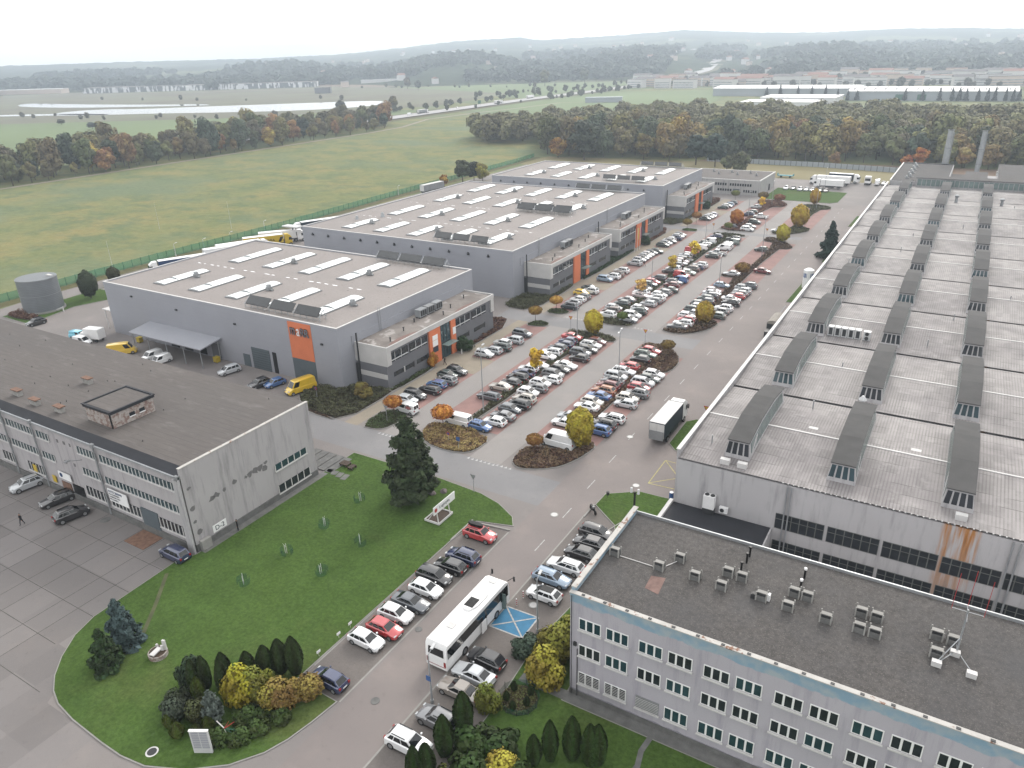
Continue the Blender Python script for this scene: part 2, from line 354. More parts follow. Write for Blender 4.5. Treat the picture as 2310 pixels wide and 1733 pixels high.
for y0, y1 in ((90.6, 139.5), (151, 244.5), (256, 305)):
    bays += [(-81.2, y0 - .5, -75.6, y1), (-70.6, y0, -66.2, y1), (-63.9, y0, -58.4, y1 - 2), (-53, y0 + 3, -48.4, y1), (-46.6, y0 + 4, -42.6, y1 - 4)]
rects('parking_bays', bays, .012, 'red_pavers')
rects('sidewalk', [(-84, 82.3, -81.2, 141), (-84, 148, -81.2, 246), (-84, 252, -81.2, 306)], .014, 'sand_pavers')
rects('entrance_plaza', [(-85.7, 109.6, -75.7, 117.2), (-85.7, 171, -75.7, 177.3), (-85.7, 213.6, -75.7, 219.8), (-85.7, 274, -75.7, 283.5)], .018, 'sand_pavers')
rects('paved_parking', [(-48.4, 36.6, -43, 68.2), (-36, -20, -29.6, 80)], .010, 'pavers')
rects('kerb_line', [(-43.05, 36.6, -42.85, 68.3), (-36.1, -20, -35.9, 79.5), (-48.6, 38.9, -48.4, 68)], .016, 'kerb')
# concrete slab yard with its joints
b = MB(); b.quad((-170, -60, .005), (-75.2, -60, .005), (-75.2, 45.8, .005), (-170, 45.8, .005))
b.quad((-75.2, -60, .005), (-60, -60, .005), (-60, 22.4, .005), (-75.2, 22.4, .005)); b.quad((-75.2, 22.4, .005), (-68, 22.4, .005), (-73.5, 32, .005), (-75.2, 32, .005))
jl = [-78.7 - 7.5 * i for i in range(12)] + [-81.7 - 7.5 * i for i in range(12)]
for x in jl: b.box(x - .035, -20, .006, x + .035, 45.7, .010, 1)
for i in range(14): y = 45.9 - 4.6 * i - .1; b.box(-170, y - .035, .006, -70 if y < 26 else -75.3, y + .035, .011, 1)
setting(b.build('concrete_yard', ['slabs', 'joint']))
# far fields, highway, path, ponds
sheet('wetland', [(-560, 380), (-2400, 100), (-2400, 900), (-1250, 1330), (-900, 1150), (-600, 1000), (-560, 760), (-640, 640)], .06, 'wetland')
sheet('far_meadow', [(-505, 100), (-780, 60), (-900, 440), (-690, 560), (-560, 700), (-505, 700)], .1, 'field_green')
sheet('green_field', [(-520, 900), (-900, 1120), (-1150, 1400), (-700, 1420), (-430, 1300), (-480, 900)], .05, 'field_green')
sheet('brown_field', [(-900, 1200), (-1500, 1250), (-1100, 1500), (-640, 1480)], .12, 'field_brown')
sheet('light_field', [(-480, 700), (-480, 1050), (-300, 1100), (-230, 700), (-330, 640)], .02, 'field_green')
sheet('dry_field', [(-215, 366), (-215, 400), (-130, 408), (-60, 406), (-25, 402), (-20, 366)], .01, 'field_tan')
sheet('rough_strip', [(-130, 409), (-125, 420), (60, 428), (60, 404), (-20, 404), (-60, 408)], .02, 'field_brown')
def blob_poly(pts, k=2): return chaikin(pts, k)
for pts in ([(-1028, 591), (-1009, 636), (-956, 640), (-905, 690), (-811, 760), (-700, 850), (-640, 760), (-660, 690), (-720, 640), (-850, 590), (-900, 560), (-990, 545)],
            [(-1352, 710), (-1184, 700), (-1000, 720), (-950, 740), (-900, 720), (-1000, 680), (-1100, 640), (-1250, 640)], [(-1120, 500), (-1000, 560), (-900, 575), (-905, 555), (-1000, 530), (-1100, 480)]):
    sheet('pond', blob_poly(pts), .3, 'water')
HW = [(-480, 300), (-494, 582), (-500, 855), (-490, 1100), (-500, 1400), (-530, 1700), (-600, 2000), (-680, 2300), (-760, 2500), (-900, 2700)]
strip('embankment', HW, 46, .15, 'grass_edge', True); mat('highway_grey', (.5, .49, .49), .85, .05, .05); strip('highway', HW, 24, .9, 'highway_grey', True)
strip('meadow_path', [(-421, 100), (-421, 482), (-426, 530), (-452, 600), (-448, 680), (-436, 745), (-430, 830), (-400, 846)], 4, .03, 'sand_pavers')
strip('field_track', [(-1300, 1020), (-700, 1400), (-440, 1350)], 9, .3, 'sand_pavers', True)
# hills
na, nr = 640, 150; vs = []; fs = []
for j in range(nr):
    r = 1480 + (5150 - 1480) * (j / (nr - 1)) ** 1.35
    for i in range(na):
        az = R(-74 + 90 * i / (na - 1)); x, y = r * math.sin(az), r * math.cos(az)
        cz = 0 if r < (2050 if math.degrees(az) < -38 else 1600) else 5.5 * (mnoise.noise(Vector((x * .022, y * .022, 5))) + .5 * mnoise.noise(Vector((x * .06, y * .06, 9)))) * min(1, (r - 1600) / 300)
        vs.append((x, y, hgt(x, y) + cz + .02))
for j in range(nr - 1):
    for i in range(na - 1): k = j * na + i; fs.append((k, k + 1, k + na + 1, k + na))
b = MB(); b.add(vs, fs); o = setting(b.build('hills', 'hills'))
o.data.polygons.foreach_set('use_smooth', [True] * len(fs))
if o.data.polygons[0].normal.z < 0: o.data.flip_normals()
# ------------------------------------------------------------------ lawns
def bed(name, poly, soil, h=.12, kw=.14, sm=1):
    p = chaikin(poly, sm) if sm else poly; b = MB(); b.prism(p, 0, h, 0); b.prism(offset(p, kw), h - .02, h + .03, 1)
    return setting(b.build(name, ['kerb', soil])), offset(p, kw)
LAWN = [(-75.1, 45.4), (-76.2, 43), (-75.9, 36.3), (-75.7, 32), (-74.7, 29.2), (-72.8, 26.6), (-70.8, 24.7), (-68.9, 23.5), (-66.9, 22.8), (-63.8, 22.4), (-59, 22.2), (-56, 22.2), (-53.1, 22.6), (-49.5, 24.2), (-46.6, 26.4), (-44.8, 28.9), (-44, 31), (-43.5, 33.5), (-43.1, 36.5), (-48.6, 36.7), (-48.6, 40), (-48.4, 63), (-47.9, 68.3), (-43, 69.7), (-44.2, 71.5), (-47.5, 73.4), (-51, 74.4), (-58.6, 75), (-75.2, 74.9), (-75.2, 67)]
lawn_o, LW = bed('lawn', LAWN, 'lawn', .1, .12, 0)
for p in ([(-35.8, 79.4), (-35.7, 82.6), (-31.8, 85.4), (-27.2, 85.6), (-27.3, 72), (-29.4, 72), (-31.6, 76.2)], [(-31.8, 110.7), (-33.1, 109.1), (-33, 100.7), (-31.4, 98.9), (-26.8, 98.9), (-26.8, 110.7)],
          [(-32.8, 180.9), (-32.6, 199), (-26.8, 199), (-26.8, 180.9)], [(-32.6, 272.6), (-32.4, 291.2), (-26.8, 291.2), (-26.8, 272.6)], [(-32, 222), (-32, 232), (-26.8, 232), (-26.8, 222)],
          [(-29.6, -20), (-29.6, 44), (-30.2, 53), (-29.5, 60), (-24.3, 60), (-24.3, 47.3), (25, 47.3), (25, -20)], [(-70.9, 312.6), (-70.9, 340.4), (-42.4, 337.6), (-42.5, 315), (-45, 312)],
          [(-200.5, 86), (-188, 85.8), (-191.5, 99), (-189, 107), (-196, 112), (-200.5, 112)], [(-36, 30.3), (-33.2, 28.5), (-31, 24), (-36.2, 24)]):
    bed('lawn', p, 'lawn', .1, .12, 0)
strip('fence_verge', [(-212, 60), (-213, 180), (-217, 300), (-220, 395)], 7, .008, 'grass_edge')
# paths on and beside the lawns
rects('footpath', [(-29.2, 47.3, 25, 48.5), (-75.4, 46, -74.2, 68)], .135, 'concrete_dark'); strip('garden_path', [(-15.4, 47.3), (-15.6, 45.6), (-15.3, 44), (-15.7, 42)], .5, .137, 'concrete_dark')
strip('worn_track', [(-75, 41), (-71, 36.5), (-68, 32.8), (-67, 30)], .45, .136, 'dirt')
b = MB()
for i in range(5): b.box(-81.5 + 1.55 * i, 68.4, .1, -80.1 + 1.55 * i, 73.0, .16)
for i in range(4): b.box(-75 + i * 1.1, 68.3 - i * .2, .1, -74.1 + i * 1.1, 69.2, .16, 0, .2)
setting(b.build('old_paving', 'concrete_dark'))
b = MB(); b.box(-47.9, 68.25, 0, -42.9, 68.45, .16, 0, .14); b.box(-48.6, 63.2, 0, -48.4, 68.3, .16)
b.box(-35.9, 76, 0, -35.75, 79.4, .16); b.box(-32, 71.2, 0, -31.85, 77.2, .16, 0, -.3); setting(b.build('kerbs', 'kerb'))
# road markings
b = MB()
for i in range(30):
    y = 66.5 + i * 8.1; b.box(-39.1 + (i < 4) * (4 - i) * .25, y, .020, -38.97 + (i < 4) * (4 - i) * .25, y + 2.6, .024)
for x0, y0, n in ((-76.2, 81.7, 7), (-58.6, 81.8, 7), (-53.5, 82, 4), (-58.2, 147.8, 6), (-75, 147.6, 6)):
    for i in range(n): b.add([(x0 + i * .75, y0, .022), (x0 + i * .75 + .5, y0, .022), (x0 + i * .75 + .25, y0 + .6, .022)], [(0, 1, 2)])
setting(b.build('road_markings', 'line_white'))
b = MB(); 
def line(b, p, q, w, z, mi=0):
    p, q = Vector(p), Vector(q); u = (q - p).normalized(); n = Vector((-u.y, u.x)) * w / 2; b.add([(p.x - n.x, p.y - n.y, z), (q.x - n.x, q.y - n.y, z), (q.x + n.x, q.y + n.y, z), (p.x + n.x, p.y + n.y, z)], [(0, 1, 2, 3)], mi)
for p, q in (((-31.6, 95.4), (-31.5, 88.1)), ((-31.5, 88.1), (-27, 88.4)), ((-31.6, 95.4), (-27, 95.3)), ((-31.5, 88.2), (-27, 92.6)), ((-31.5, 95.3), (-27, 90.2))): line(b, p, q, .14, .022 + random.random() * .006)
setting(b.build('yellow_box_marking', 'line_yellow'))
b = MB(); b.quad((-35.9, 52.5, .02), (-31.8, 52.6, .02), (-31.8, 56.2, .02), (-35.9, 56.1, .02))
for i, (p, q) in enumerate((((-35.9, 52.5), (-31.8, 52.6)), ((-31.8, 52.6), (-31.8, 56.2)), ((-31.8, 56.2), (-35.9, 56.1)), ((-35.9, 56.1), (-35.9, 52.5)), ((-35.9, 52.5), (-31.8, 56.2)), ((-31.8, 52.6), (-35.9, 56.1)))): line(b, p, q, .17, .025 + i * .003, 1)
setting(b.build('disabled_bay_marking', ['line_blue', 'line_white']))
# ------------------------------------------------------------------ roofs and walls materials
mat('roof_taupe', (.38, .345, .33), .9, .05, .15, fine=.12, det=5, mask=lambda N, L, c, noise, ramp, mix, g: mix(ramp(noise(1.6, 2, .5), .66, .71, 0, .65), mix(ramp(noise(.09, 4), .55, .7, 0, .35), c, (.3, .28, .27)), (.14, .13, .125)))
mat('roof_annex', (.3, .27, .25), .9, .15, .4, mask=lambda N, L, c, noise, ramp, mix, g: mix(ramp(noise(.35, 5, .6), .56, .62, 0, .9), mix(ramp(noise(.2, 4), .5, .6, 0, .6), c, (.15, .13, .12)), (.5, .47, .45)))
mat('puddle', (.85, .85, .85), .12, .03, metal=.7, k=1); mat('moss_red', (.26, .17, .15), .95, .2, 1.5)
def bitumen(N, L, c, noise, ramp, mix, g):
    s = sep(N, L, g); v = mth(N, L, 'FRACT', mth(N, L, 'DIVIDE', s[1], .95)); w = mth(N, L, 'LESS_THAN', v, .07)
    c = mix(mth(N, L, 'MULTIPLY', w, ramp(noise(.4), .3, .6)), c, (.1, .093, .09))
    c = mix(ramp(noise(.07, 5), .45, .7, 0, .6), c, (.13, .122, .12)); return mix(ramp(noise(.5, 5, .7), .55, .7, 0, .5), c, (.26, .24, .235))
mat('roof_bitumen', (.165, .148, .14), .9, .08, .12, mask=bitumen, stretch=(.3, 1, 1), fine=.15)
mat('roof_gravel', (.135, .126, .122), .95, .1, .2, fine=.4, det=6, mask=lambda N, L, c, noise, ramp, mix, g: mix(ramp(noise(.12, 5), .45, .65, 0, .6), mix(ramp(noise(9, 2, .6), .55, .7, 0, .5), c, (.3, .285, .265)), (.105, .105, .11)))
mat('roof_dark', (.035, .037, .045), .7, .2, .4)
def corr(N, L, c, noise, ramp, mix, g):
    s = sep(N, L, g); v = mth(N, L, 'FRACT', mth(N, L, 'DIVIDE', s[0], .38)); w = mth(N, L, 'LESS_THAN', v, .38)
    c = mix(mth(N, L, 'MULTIPLY', w, ramp(noise(.25, 4), .3, .7, .12, .8)), c, (.24, .225, .22))
    v2 = mth(N, L, 'FRACT', mth(N, L, 'DIVIDE', s[1], 2.15)); w2 = mth(N, L, 'LESS_THAN', v2, .05)
    c = mix(mth(N, L, 'MULTIPLY', w2, ramp(noise(.3, 3), .45, .6)), c, (.17, .16, .155))
    c = cells(1.14, 2.15, .86, 1.08)(N, L, c, mix, g, s)
    c = mix(ramp(noise(.07, 6, .65), .44, .62, 0, .85), c, mix(1., c, (.66, .65, .67), 'MULTIPLY'))
    return mix(ramp(noise(.4, 6, .7), .54, .7, 0, .45), c, (.56, .54, .525))
mat('roof_corrugated', (.42, .395, .39), .75, .06, .1, mask=corr, det=6)
def stains(N, L, c, noise, ramp, mix, g, dark=(.55, .55, .56)):
    m = N.new('ShaderNodeVectorMath'); m.operation = 'MULTIPLY'; m.inputs[1].default_value = (1.2, 1.2, .14); L.new(g.outputs['Position'], m.inputs[0])
    n = N.new('ShaderNodeTexNoise'); n.inputs['Scale'].default_value = 1.; n.inputs['Detail'].default_value = 6; n.inputs['Roughness'].default_value = .65; L.new(m.outputs[0], n.inputs['Vector'])
    return mix(ramp(n.outputs['Fac'], .5, .72, 0, .75), c, mix(1., c, dark, 'MULTIPLY'))
mat('wall_concrete', (.45, .44, .45), .88, .06, .15, mask=stains, det=6, k=.8)
mat('wall_cream', (.43, .42, .415), .9, .05, .12, mask=stains, det=6, k=.8)
mat('wall_d2', (.44, .42, .43), .88, .05, .12, mask=stains, det=6, k=.8)
def office(N, L, c, noise, ramp, mix, g):
    c = stains(N, L, c, noise, ramp, mix, g, (.66, .66, .7)); s = sep(N, L, g)
    t = mth(N, L, 'ADD', s[2], mth(N, L, 'MULTIPLY', noise(.5, 5, .6), 1.6)); c = mix(ramp(t, 11.75, 11.9), c, mix(ramp(noise(.9, 5), .4, .65), (.24, .36, .46), (.36, .42, .46)))
    t2 = mth(N, L, 'ADD', s[2], mth(N, L, 'MULTIPLY', noise(.7, 4), .5)); return mix(ramp(t2, 1.05, 1.1, 1, 0), c, (.26, .25, .29))
mat('wall_office', (.45, .43, .475), .88, .05, .15, mask=office, det=6, k=.8)
def rust(N, L, c, noise, ramp, mix, g):
    c = stains(N, L, c, noise, ramp, mix, g); s = sep(N, L, g)
    m = N.new('ShaderNodeVectorMath'); m.operation = 'MULTIPLY'; m.inputs[1].default_value = (1.5, 1, .12); L.new(g.outputs['Position'], m.inputs[0])
    n = N.new('ShaderNodeTexNoise'); n.inputs['Scale'].default_value = 1.1; n.inputs['Detail'].default_value = 4; L.new(m.outputs[0], n.inputs['Vector'])
    k = mth(N, L, 'MULTIPLY', ramp(s[0], 4.4, 5.), ramp(s[0], 8.1, 8.5, 1, 0)); k = mth(N, L, 'MULTIPLY', k, ramp(n.outputs['Fac'], .36, .5))
    return mix(mth(N, L, 'MULTIPLY', k, ramp(s[2], -3, 6, .5, 1)), c, mix(ramp(n.outputs['Fac'], .5, .66), (.45, .2, .06), (.16, .07, .03)))
mat('wall_rust', (.5, .49, .5), .88, .05, .15, mask=rust, det=6, k=.8)
mat('flaked', (.22, .21, .215), .95, .15, 2.); mat('flashing', (.62, .6, .57), .8, .1, 1., mask=lambda N, L, c, noise, ramp, mix, g: mix(ramp(noise(.9, 5, .7), .58, .63), c, (.3, .17, .12)))
mat('brick_patchy', (.5, .46, .43), .9, .1, 2., mask=lambda N, L, c, noise, ramp, mix, g: mix(ramp(noise(1.6, 6, .75), .46, .56), c, (.3, .2, .17)))
mat('striped_cladding', (.95, .97, 1.), .6, .1, .05, mask=lambda N, L, c, noise, ramp, mix, g: mix(ramp(noise(.16, 3), .48, .5), c, (.15, .17, .19)), stretch=(1, 1, .25))
mat('gold_glass', (.1, .1, .1), .1, .2)
def skylight(root, x, y0, y1, w=3.2, z=11.9):
    """three-piece barrel skylight: low flap, long barrel, low flap"""
    b = MB(); n = 7; L = y1 - y0
    b.box(x - .25, y0 - .25, z - .1, x + w + .25, y1 + .25, z + .16, 1)
    for a, c, h in ((y0, y0 + L * .3, .16), (y0 + L * .31, y0 + L * .76, .42), (y0 + L * .77, y1, .26)):
        r0 = [(x + w * i / (n - 1), z + .16 + h * math.sin(math.pi * i / (n - 1)) ** .7) for i in range(n)]
        vs = [(p, a, q) for p, q in r0] + [(p, c, q) for p, q in r0]; fs = [(i, i + 1, n + i + 1, n + i) for i in range(n - 1)]
        b.add(vs, fs); b.add([(p, a, q) for p, q in r0], [tuple(range(n))[::-1]], 2); b.add([(p, c, q) for p, q in r0], [tuple(range(n))], 2)
    return b.build('skylight', ['skylight', 'grey_metal', 'galvanised'], root, 40)
def vent_box(root, x, y, z=11.9, s=.5, name='roof_vent'):
    b = MB(); b.box(x - s, y - s, z, x + s, y + s, z + .7); b.box(x - s * .7, y - s * .7, z + .7, x + s * .7, y + s * .7, z + 1.25, 1); b.box(x + s, y - s * .5, z, x + s + .6, y + s * .5, z + .3)
    return b.build(name, ['grey_metal', 'galvanised'], root)
def solar_rack(root, x0, x1, y, z=11.9):
    b = MB(); n = 3; w = (x1 - x0) / n
    for i in range(13):
        x = x0 + (x1 - x0) * i / 12; b.tube((x, y - .9, z), (x, y - .9, z + 1), .05, 4); b.tube((x, y + .7, z), (x, y + .7, z + 1), .05, 4)
    for yy in (y - .9, y + .7): b.tube((x0 - .4, yy, z + 1), (x1 + .4, yy, z + 1), .07, 4); b.tube((x0 - .4, yy, z + .5), (x1 + .4, yy, z + .5), .04, 4)
    for i in range(n + 1):
        x = x0 + w * i; b.tube((x, y - 1, z + 1.05), (x - .5, y + .9, z + 2.0), .08, 4); b.tube((x, y + .7, z + 1), (x - .4, y + .75, z + 1.9), .05, 4)
    r = b.build('solar_rack', 'galvanised', root)
    for i in range(n):
        a = x0 + w * i + .3; c = x0 + w * (i + 1) - .35; p = MB()
        q = [(a, y - 1.05, z + 1.12), (c, y - 1.05, z + 1.12), (c - .7, y + 1.0, z + 2.2), (a - .7, y + 1.0, z + 2.2)]
        p.add(q + [(u, v, k - .12) for u, v, k in q], [(0, 1, 2, 3), (7, 6, 5, 4), (0, 4, 5, 1), (1, 5, 6, 2), (2, 6, 7, 3), (3, 7, 4, 0)]); p.build('solar_panel', 'solar', r)
    return r
def annex(root, y0, y1, k):
    """two-storey office annex on the street side"""
    X = -85.8; x0 = -93.2; b = MB()
    b.box(x0, y0, 0, X, y1, 7.3, 0); b.box(x0 + .02, y0 - .05, 7.3, X + .35, y1 + .05, 8.0, 1)                       # fascia
    b.box(X + .001, y0 - .04, 4.6, X + .3, y0 + 1.2, 7.3, 1); b.box(X + .001, y1 - 1.1, 4.4, X + .3, y1 + .04, 7.3, 1); b.box(x0, y0 - .05, 4.55, X + .3, y0 - .002, 7.3, 1)
    b.box(x0, y0 - .045, 1.9, X + .05, y0 - .002, 2.9, 1)
    o = b.build('annex', ['cladding_dark', 'render_light'], root)
    r = MB(); r.quad((x0 + .1, y0 + .3, 7.62), (X - .1, y0 + .3, 7.62), (X - .1, y1 - .3, 7.62), (x0 + .1, y1 - .3, 7.62)); r.v = [(a, c, z + .42) for a, c, z in r.v]; r.build('roof', 'roof_annex', o)
    p = MB(); p.box(x0, y0 - .06, 8.0, X + .36, y0 + .22, 8.3); p.box(x0, y1 - .22, 8.0, X + .36, y1 + .06, 8.3); p.box(X + .1, y0 + .22, 8.0, X + .36, y1 - .22, 8.3); p.build('parapet', 'render_light', o)
    L = y1 - y0; f = lambda t: y0 + L * t
    for a, c in ((.015, .17), (.19, .335), (.60, .745), (.77, .915)):
        w = MB(); w.box(X + .01, f(a), 4.95, X + .07, f(c), 6.75, 0); w.box(X + .07, f(a), 5.25, X + .22, f(c), 5.4, 1)
        for i in range(4): yy = f(a) + (f(c) - f(a)) * i / 3; w.box(X + .03, yy - .05, 4.95, X + .13, yy + .05, 6.75, 1 if 0 < i < 3 else 2)
        w.build('window', ['glass', 'white_metal', 'dark_metal'], o)
    for a, c in ((.05, .13), (.145, .21), (.24, .33), (.62, .73), (.79, .9)):
        w = MB(); w.box(X + .01, f(a), 1.9, X + .06, f(c), 2.75, 0); w.box(X + .01, f(c) + .02, 1.7, X + .08, f(c) + .3, 2.9, 1 if a < .1 else 2); w.build('window', ['glass', 'render_light', 'dark_metal'], o)
    e = MB(); e.box(X + .01, f(.455), 0, X + .12, f(.545), 7.2, 0)
    for i in range(4): yy = f(.455 + .03 * i); e.box(X + .12, yy - .05, 0, X + .18, yy + .05, 7.2, 1)
    e.box(X + .12, f(.455), 3.3, X + .18, f(.545), 3.45, 1); e.box(X + .18, f(.46), 3.1, X + 1.9, f(.56), 3.2, 2)
    e.build('entrance', ['glass_blue', 'dark_metal', 'glass_green'], o)
    for a, c in ((.35, .45), (.55, .60 - .005)):
        w = MB(); w.box(X + .005, f(a), 0, X + .36, f(c), 7.25); w.build('orange_panel', 'orange', o)
    if k == 0:
        yy = f(.375); ww = 2.2
        for z, h, m in ((5.0, 1.0, 'white_paint'), (3.7, 1.2, 'white_paint'), (2.45, 1.15, 'tarp_navy')): w = MB(); w.box(X + .36, yy, z, X + .42, yy + 1.7, z + h); w.build('sign', m, o)
        w = MB(); w.box(X + .36, f(.565), 4.1, X + .42, f(.565) + 1.0, 5.6); w.build('sign', 'white_paint', o)
    ya = f(.45 if k != 2 else .4); 
    for i in range(3 if k == 0 else 2):
        w = MB(); a = ya + i * 2.7; w.box(-91.6, a, 8.3, -90.2, a + 2.3, 9.8, i % 2); w.box(-91.4, a + .1, 8.03, -91.2, a + 2.2, 8.3, 2); w.box(-90.6, a + .1, 8.03, -90.4, a + 2.2, 8.3, 2)
        for j in range(3): w.box(-90.19, a + .2 + j * .7, 8.5, -90.14, a + .7 + j * .7, 9.6, 2)
        w.build('air_handler', ['galvanised', 'grey_metal', 'dark_metal'], o)
    l = MB()
    for s in (-.3, .3): l.tube((-92.9, f(.2) + s, 8.0), (-92.9, f(.2) + s, 12.9), .04, 4)
    for i in range(16): l.tube((-92.9, f(.2) - .3, 8.2 + i * .3), (-92.9, f(.2) + .3, 8.2 + i * .3), .025, 4)
    l.build('ladder', 'galvanised', o)
    d = MB(); d.box(-93.0, y0 - .35, .3, -92.3, y0 - .06, 4.2); d.box(-92.4, y0 - .3, 0, -92.2, y0 - .07, 10.2); d.build('cable_duct', 'dark_metal', o)
    for i in range(6): w = MB(); yy = f(.1 + .15 * i + .03 * math.sin(i * 3 + k)); xx = -87.5 - 2.2 * (i % 3) * .6; w.cyl(xx, yy, 8.03, 8.7, .12, n=6); w.cyl(xx, yy, 8.7, 8.85, .2, n=6); w.build('roof_vent', 'dark_metal', o)
    for a, c, q in ((.04, .3, 1.3), (.62, .88, 1.1)):
        m = MB()
        pts = [(X - .3, f(a)), (X - .3, f(c)), (X - .3 - q * .5, f(c) - 1.5), (X - .3 - q, f((a + c) / 2)), (X - .3 - q * .6, f(a) + 1)]; m.prism(chaikin(pts), 8.03, 8.06)
        m.build('roof_moss', 'moss_red', o)
    return o
def big_hall(label, x0, y0, x1, y1, annexes, rows, racks, letters=False):
    t = thing('warehouse', label, 'warehouse', ((x0 + x1) / 2, (y0 + y1) / 2, 0)); Z = 11.8
    b = MB(); b.box(x0, y0, 0, x1, y1, Z - .35); b.build('wall', 'cladding', t)
    r = MB(); r.quad((x0 + .3, y0 + .3, Z + .02), (x1 - .3, y0 + .3, Z + .02), (x1 - .3, y1 - .3, Z + .02), (x0 + .3, y1 - .3, Z + .02))
    for rr in rows:
        yl = rr[0] - 4
        for i in range(26):
            if random.random() < .6 and yl > y0 + 6: xx = x0 + 5 + (x1 - x0 - 10) * i / 26; w = random.uniform(.5, 1.7); r.prism(chaikin([(xx, yl - .12), (xx + w, yl - .2), (xx + w * 1.1, yl + .15), (xx + .1, yl + .2)]), Z + .021, Z + .025, 1)
    r.build('roof', ['roof_taupe', 'puddle'], t)
    p = MB(); w = .32
    for a in ((x0 - .03, y0 - .03, x1 + .03, y0 + w), (x0 - .03, y1 - w, x1 + .03, y1 + .03), (x0 - .03, y0 + w, x0 + w, y1 - w), (x1 - w, y0 + w, x1 + .03, y1 - w)): p.box(a[0], a[1], Z - .35, a[2], a[3], Z + .28)
    p.build('parapet', 'cladding', t)
    c = MB()
    for a in ((x0 - .06, y0 - .06, x1 + .06, y0 + w), (x0 - .06, y1 - w, x1 + .06, y1 + .06), (x0 - .06, y0 + w, x0 + w, y1 - w), (x1 - w, y0 + w, x1 + .06, y1 - w)): c.box(a[0], a[1], Z + .281, a[2], a[3], Z + .34)
    c.build('coping', 'coping', t)
    for j, (ya, yb) in enumerate(rows):
        for i in range(5):
            skylight(t, x0 + 11.7 + 11.75 * i, ya, yb); 
            if (i + j) % 2 == 0: vent_box(t, x0 + 16.2 + 11.75 * i, (ya + yb) / 2 + 1.5 * (-1) ** i)
    for (a, bb, yy) in racks: solar_rack(t, a, bb, yy)
    for k, (ya, yb) in annexes: annex(t, ya, yb, k)
    for i in range(int((x1 - x0) / 6)):
        if not letters:
            f = MB(); xx = x0 + 4 + i * 6; f.box(xx, y0 - .5, 9.9, xx + .5, y0 - .02, 10.3); f.box(xx + .1, y0 - .35, 10.3, xx + .2, y0 - .02, 10.6); f.build('floodlight', 'dark_metal', t)
    g = MB(); g.box(x1 + .003, y0 + 3.5, 7.6, x1 + .12, y1 - 5, 9.6); g.build('wall_band', 'cladding', t)
    return t
h1 = big_hall('nearest light grey clad warehouse with an orange wall panel and curved skylights', -163.5, 92.3, -93.2, 136.5, [(0, (96.4, 133.1))], [(97.2, 109.2), (117.8, 131.8)], [(-118.5, -98.6, 94.7), (-118.7, -98.6, 134.6)], True)
Y = 92.3
b = MB(); b.box(-105.6, Y - .1, 4.4, -99.7, Y - .005, 11.75); b.build('orange_panel', 'orange', h1)
b = MB(); b.box(-105.6, Y - .09, 0, -99.7, Y - .005, 4.39); b.box(-103.5, Y - .13, 0, -102.3, Y - .09, 2.2); b.build('blue_panel', 'slate_panel', h1)
for i, (ch, m, xx) in enumerate((('m', 'cladding_dark', -104.3), ('a', 'white_paint', -102.85), ('R', 'cladding_dark', -101.75), ('R', 'cladding_dark', -100.7))):
    text('letter', ch, 2.2, (xx + .12, Y - .45, 9.3), (R(90), 0, 0), m, h1, .06, (.85, 1.36 if ch in 'ma' else 1, 1)); ch == 'a' or text('letter', ch, 2.2, (xx, Y - .3, 9.36), (R(90), 0, 0), 'black', h1, .05, (.85, 1.36 if ch in 'ma' else 1, 1))
b = MB(); b.box(-117.1, Y - .12, 0, -112.1, Y - .01, 4.5)
for i in range(9): b.box(-117.1, Y - .15, .5 * i, -112.1, Y - .121, .5 * i + .04, 1)
b.build('loading_door', ['slate_panel', 'black'], h1)
b = MB(); b.box(-119.9, Y - .1, 0, -118.0, Y - .01, 2.6); b.build('door', 'slate_panel', h1); b = MB(); b.box(-111.2, Y - .1, 0, -110.2, Y - .01, 4.4); b.build('door', 'black', h1)
b = MB(); b.box(-145.8, Y - .12, 3.8, -141.3, Y - .01, 4.6); b.build('wall_sign', 'coping', h1)
b = MB(); b.add([(-148.7, 86.6, 4.3), (-125.5, 86.6, 4.3), (-126, Y - .02, 4.9), (-149.2, Y - .02, 4.9), (-148.7, 86.6, 4.1), (-125.5, 86.6, 4.1), (-126, Y - .02, 4.6), (-149.2, Y - .02, 4.6)], [(0, 1, 2, 3), (7, 6, 5, 4), (0, 4, 5, 1), (1, 5, 6, 2), (3, 7, 4, 0)]); o = b.build('canopy', 'cladding', h1)
for x, y in ((-148, 87), (-143, 87), (-137, 87), (-131.5, 87), (-126.2, 87), (-126.3, 91.5), (-148, 91.5)): b = MB(); b.tube((x, y, 0), (x, y, 4.2), .09, 6); b.build('post', 'galvanised', o)
for x in (-143, -138.5, -134, -129.5): b = MB(); b.box(x, Y - .1, .2, x + 2.6, Y - .01, 3.3); b.build('dock_door', 'black' if x < -133 else 'cladding_dark', h1)
for x, z in ((-154, 9.8), (-139, 8.9), (-121, 8.6), (-97.5, 8.3)): b = MB(); b.box(x, Y - .3, z, x + .5, Y - .01, z + .3); b.build('floodlight', 'dark_metal', h1)
b = MB(); b.box(-168, 93, 4.6, -163.6, 97, 4.8); 
for x, y in ((-167.6, 93.4), (-167.6, 96.6)): b.tube((x, y, 0), (x, y, 4.6), .12, 6)
b.build('side_canopy', 'coping', h1)
h2 = big_hall('long middle light grey warehouse with two office annexes and four rows of skylights', -164.5, 154.6, -93.2, 242, [(1, (160, 197.2)), (2, (203, 240.5))], [(159, 171.2), (179.5, 194), (203.3, 215.6), (223.4, 237.4)], [(-118.3, -101.2, 157.2), (-118, -99.5, 199.5), (-118.2, -99.8, 201.8), (-118.2, -100.6, 240.6)])
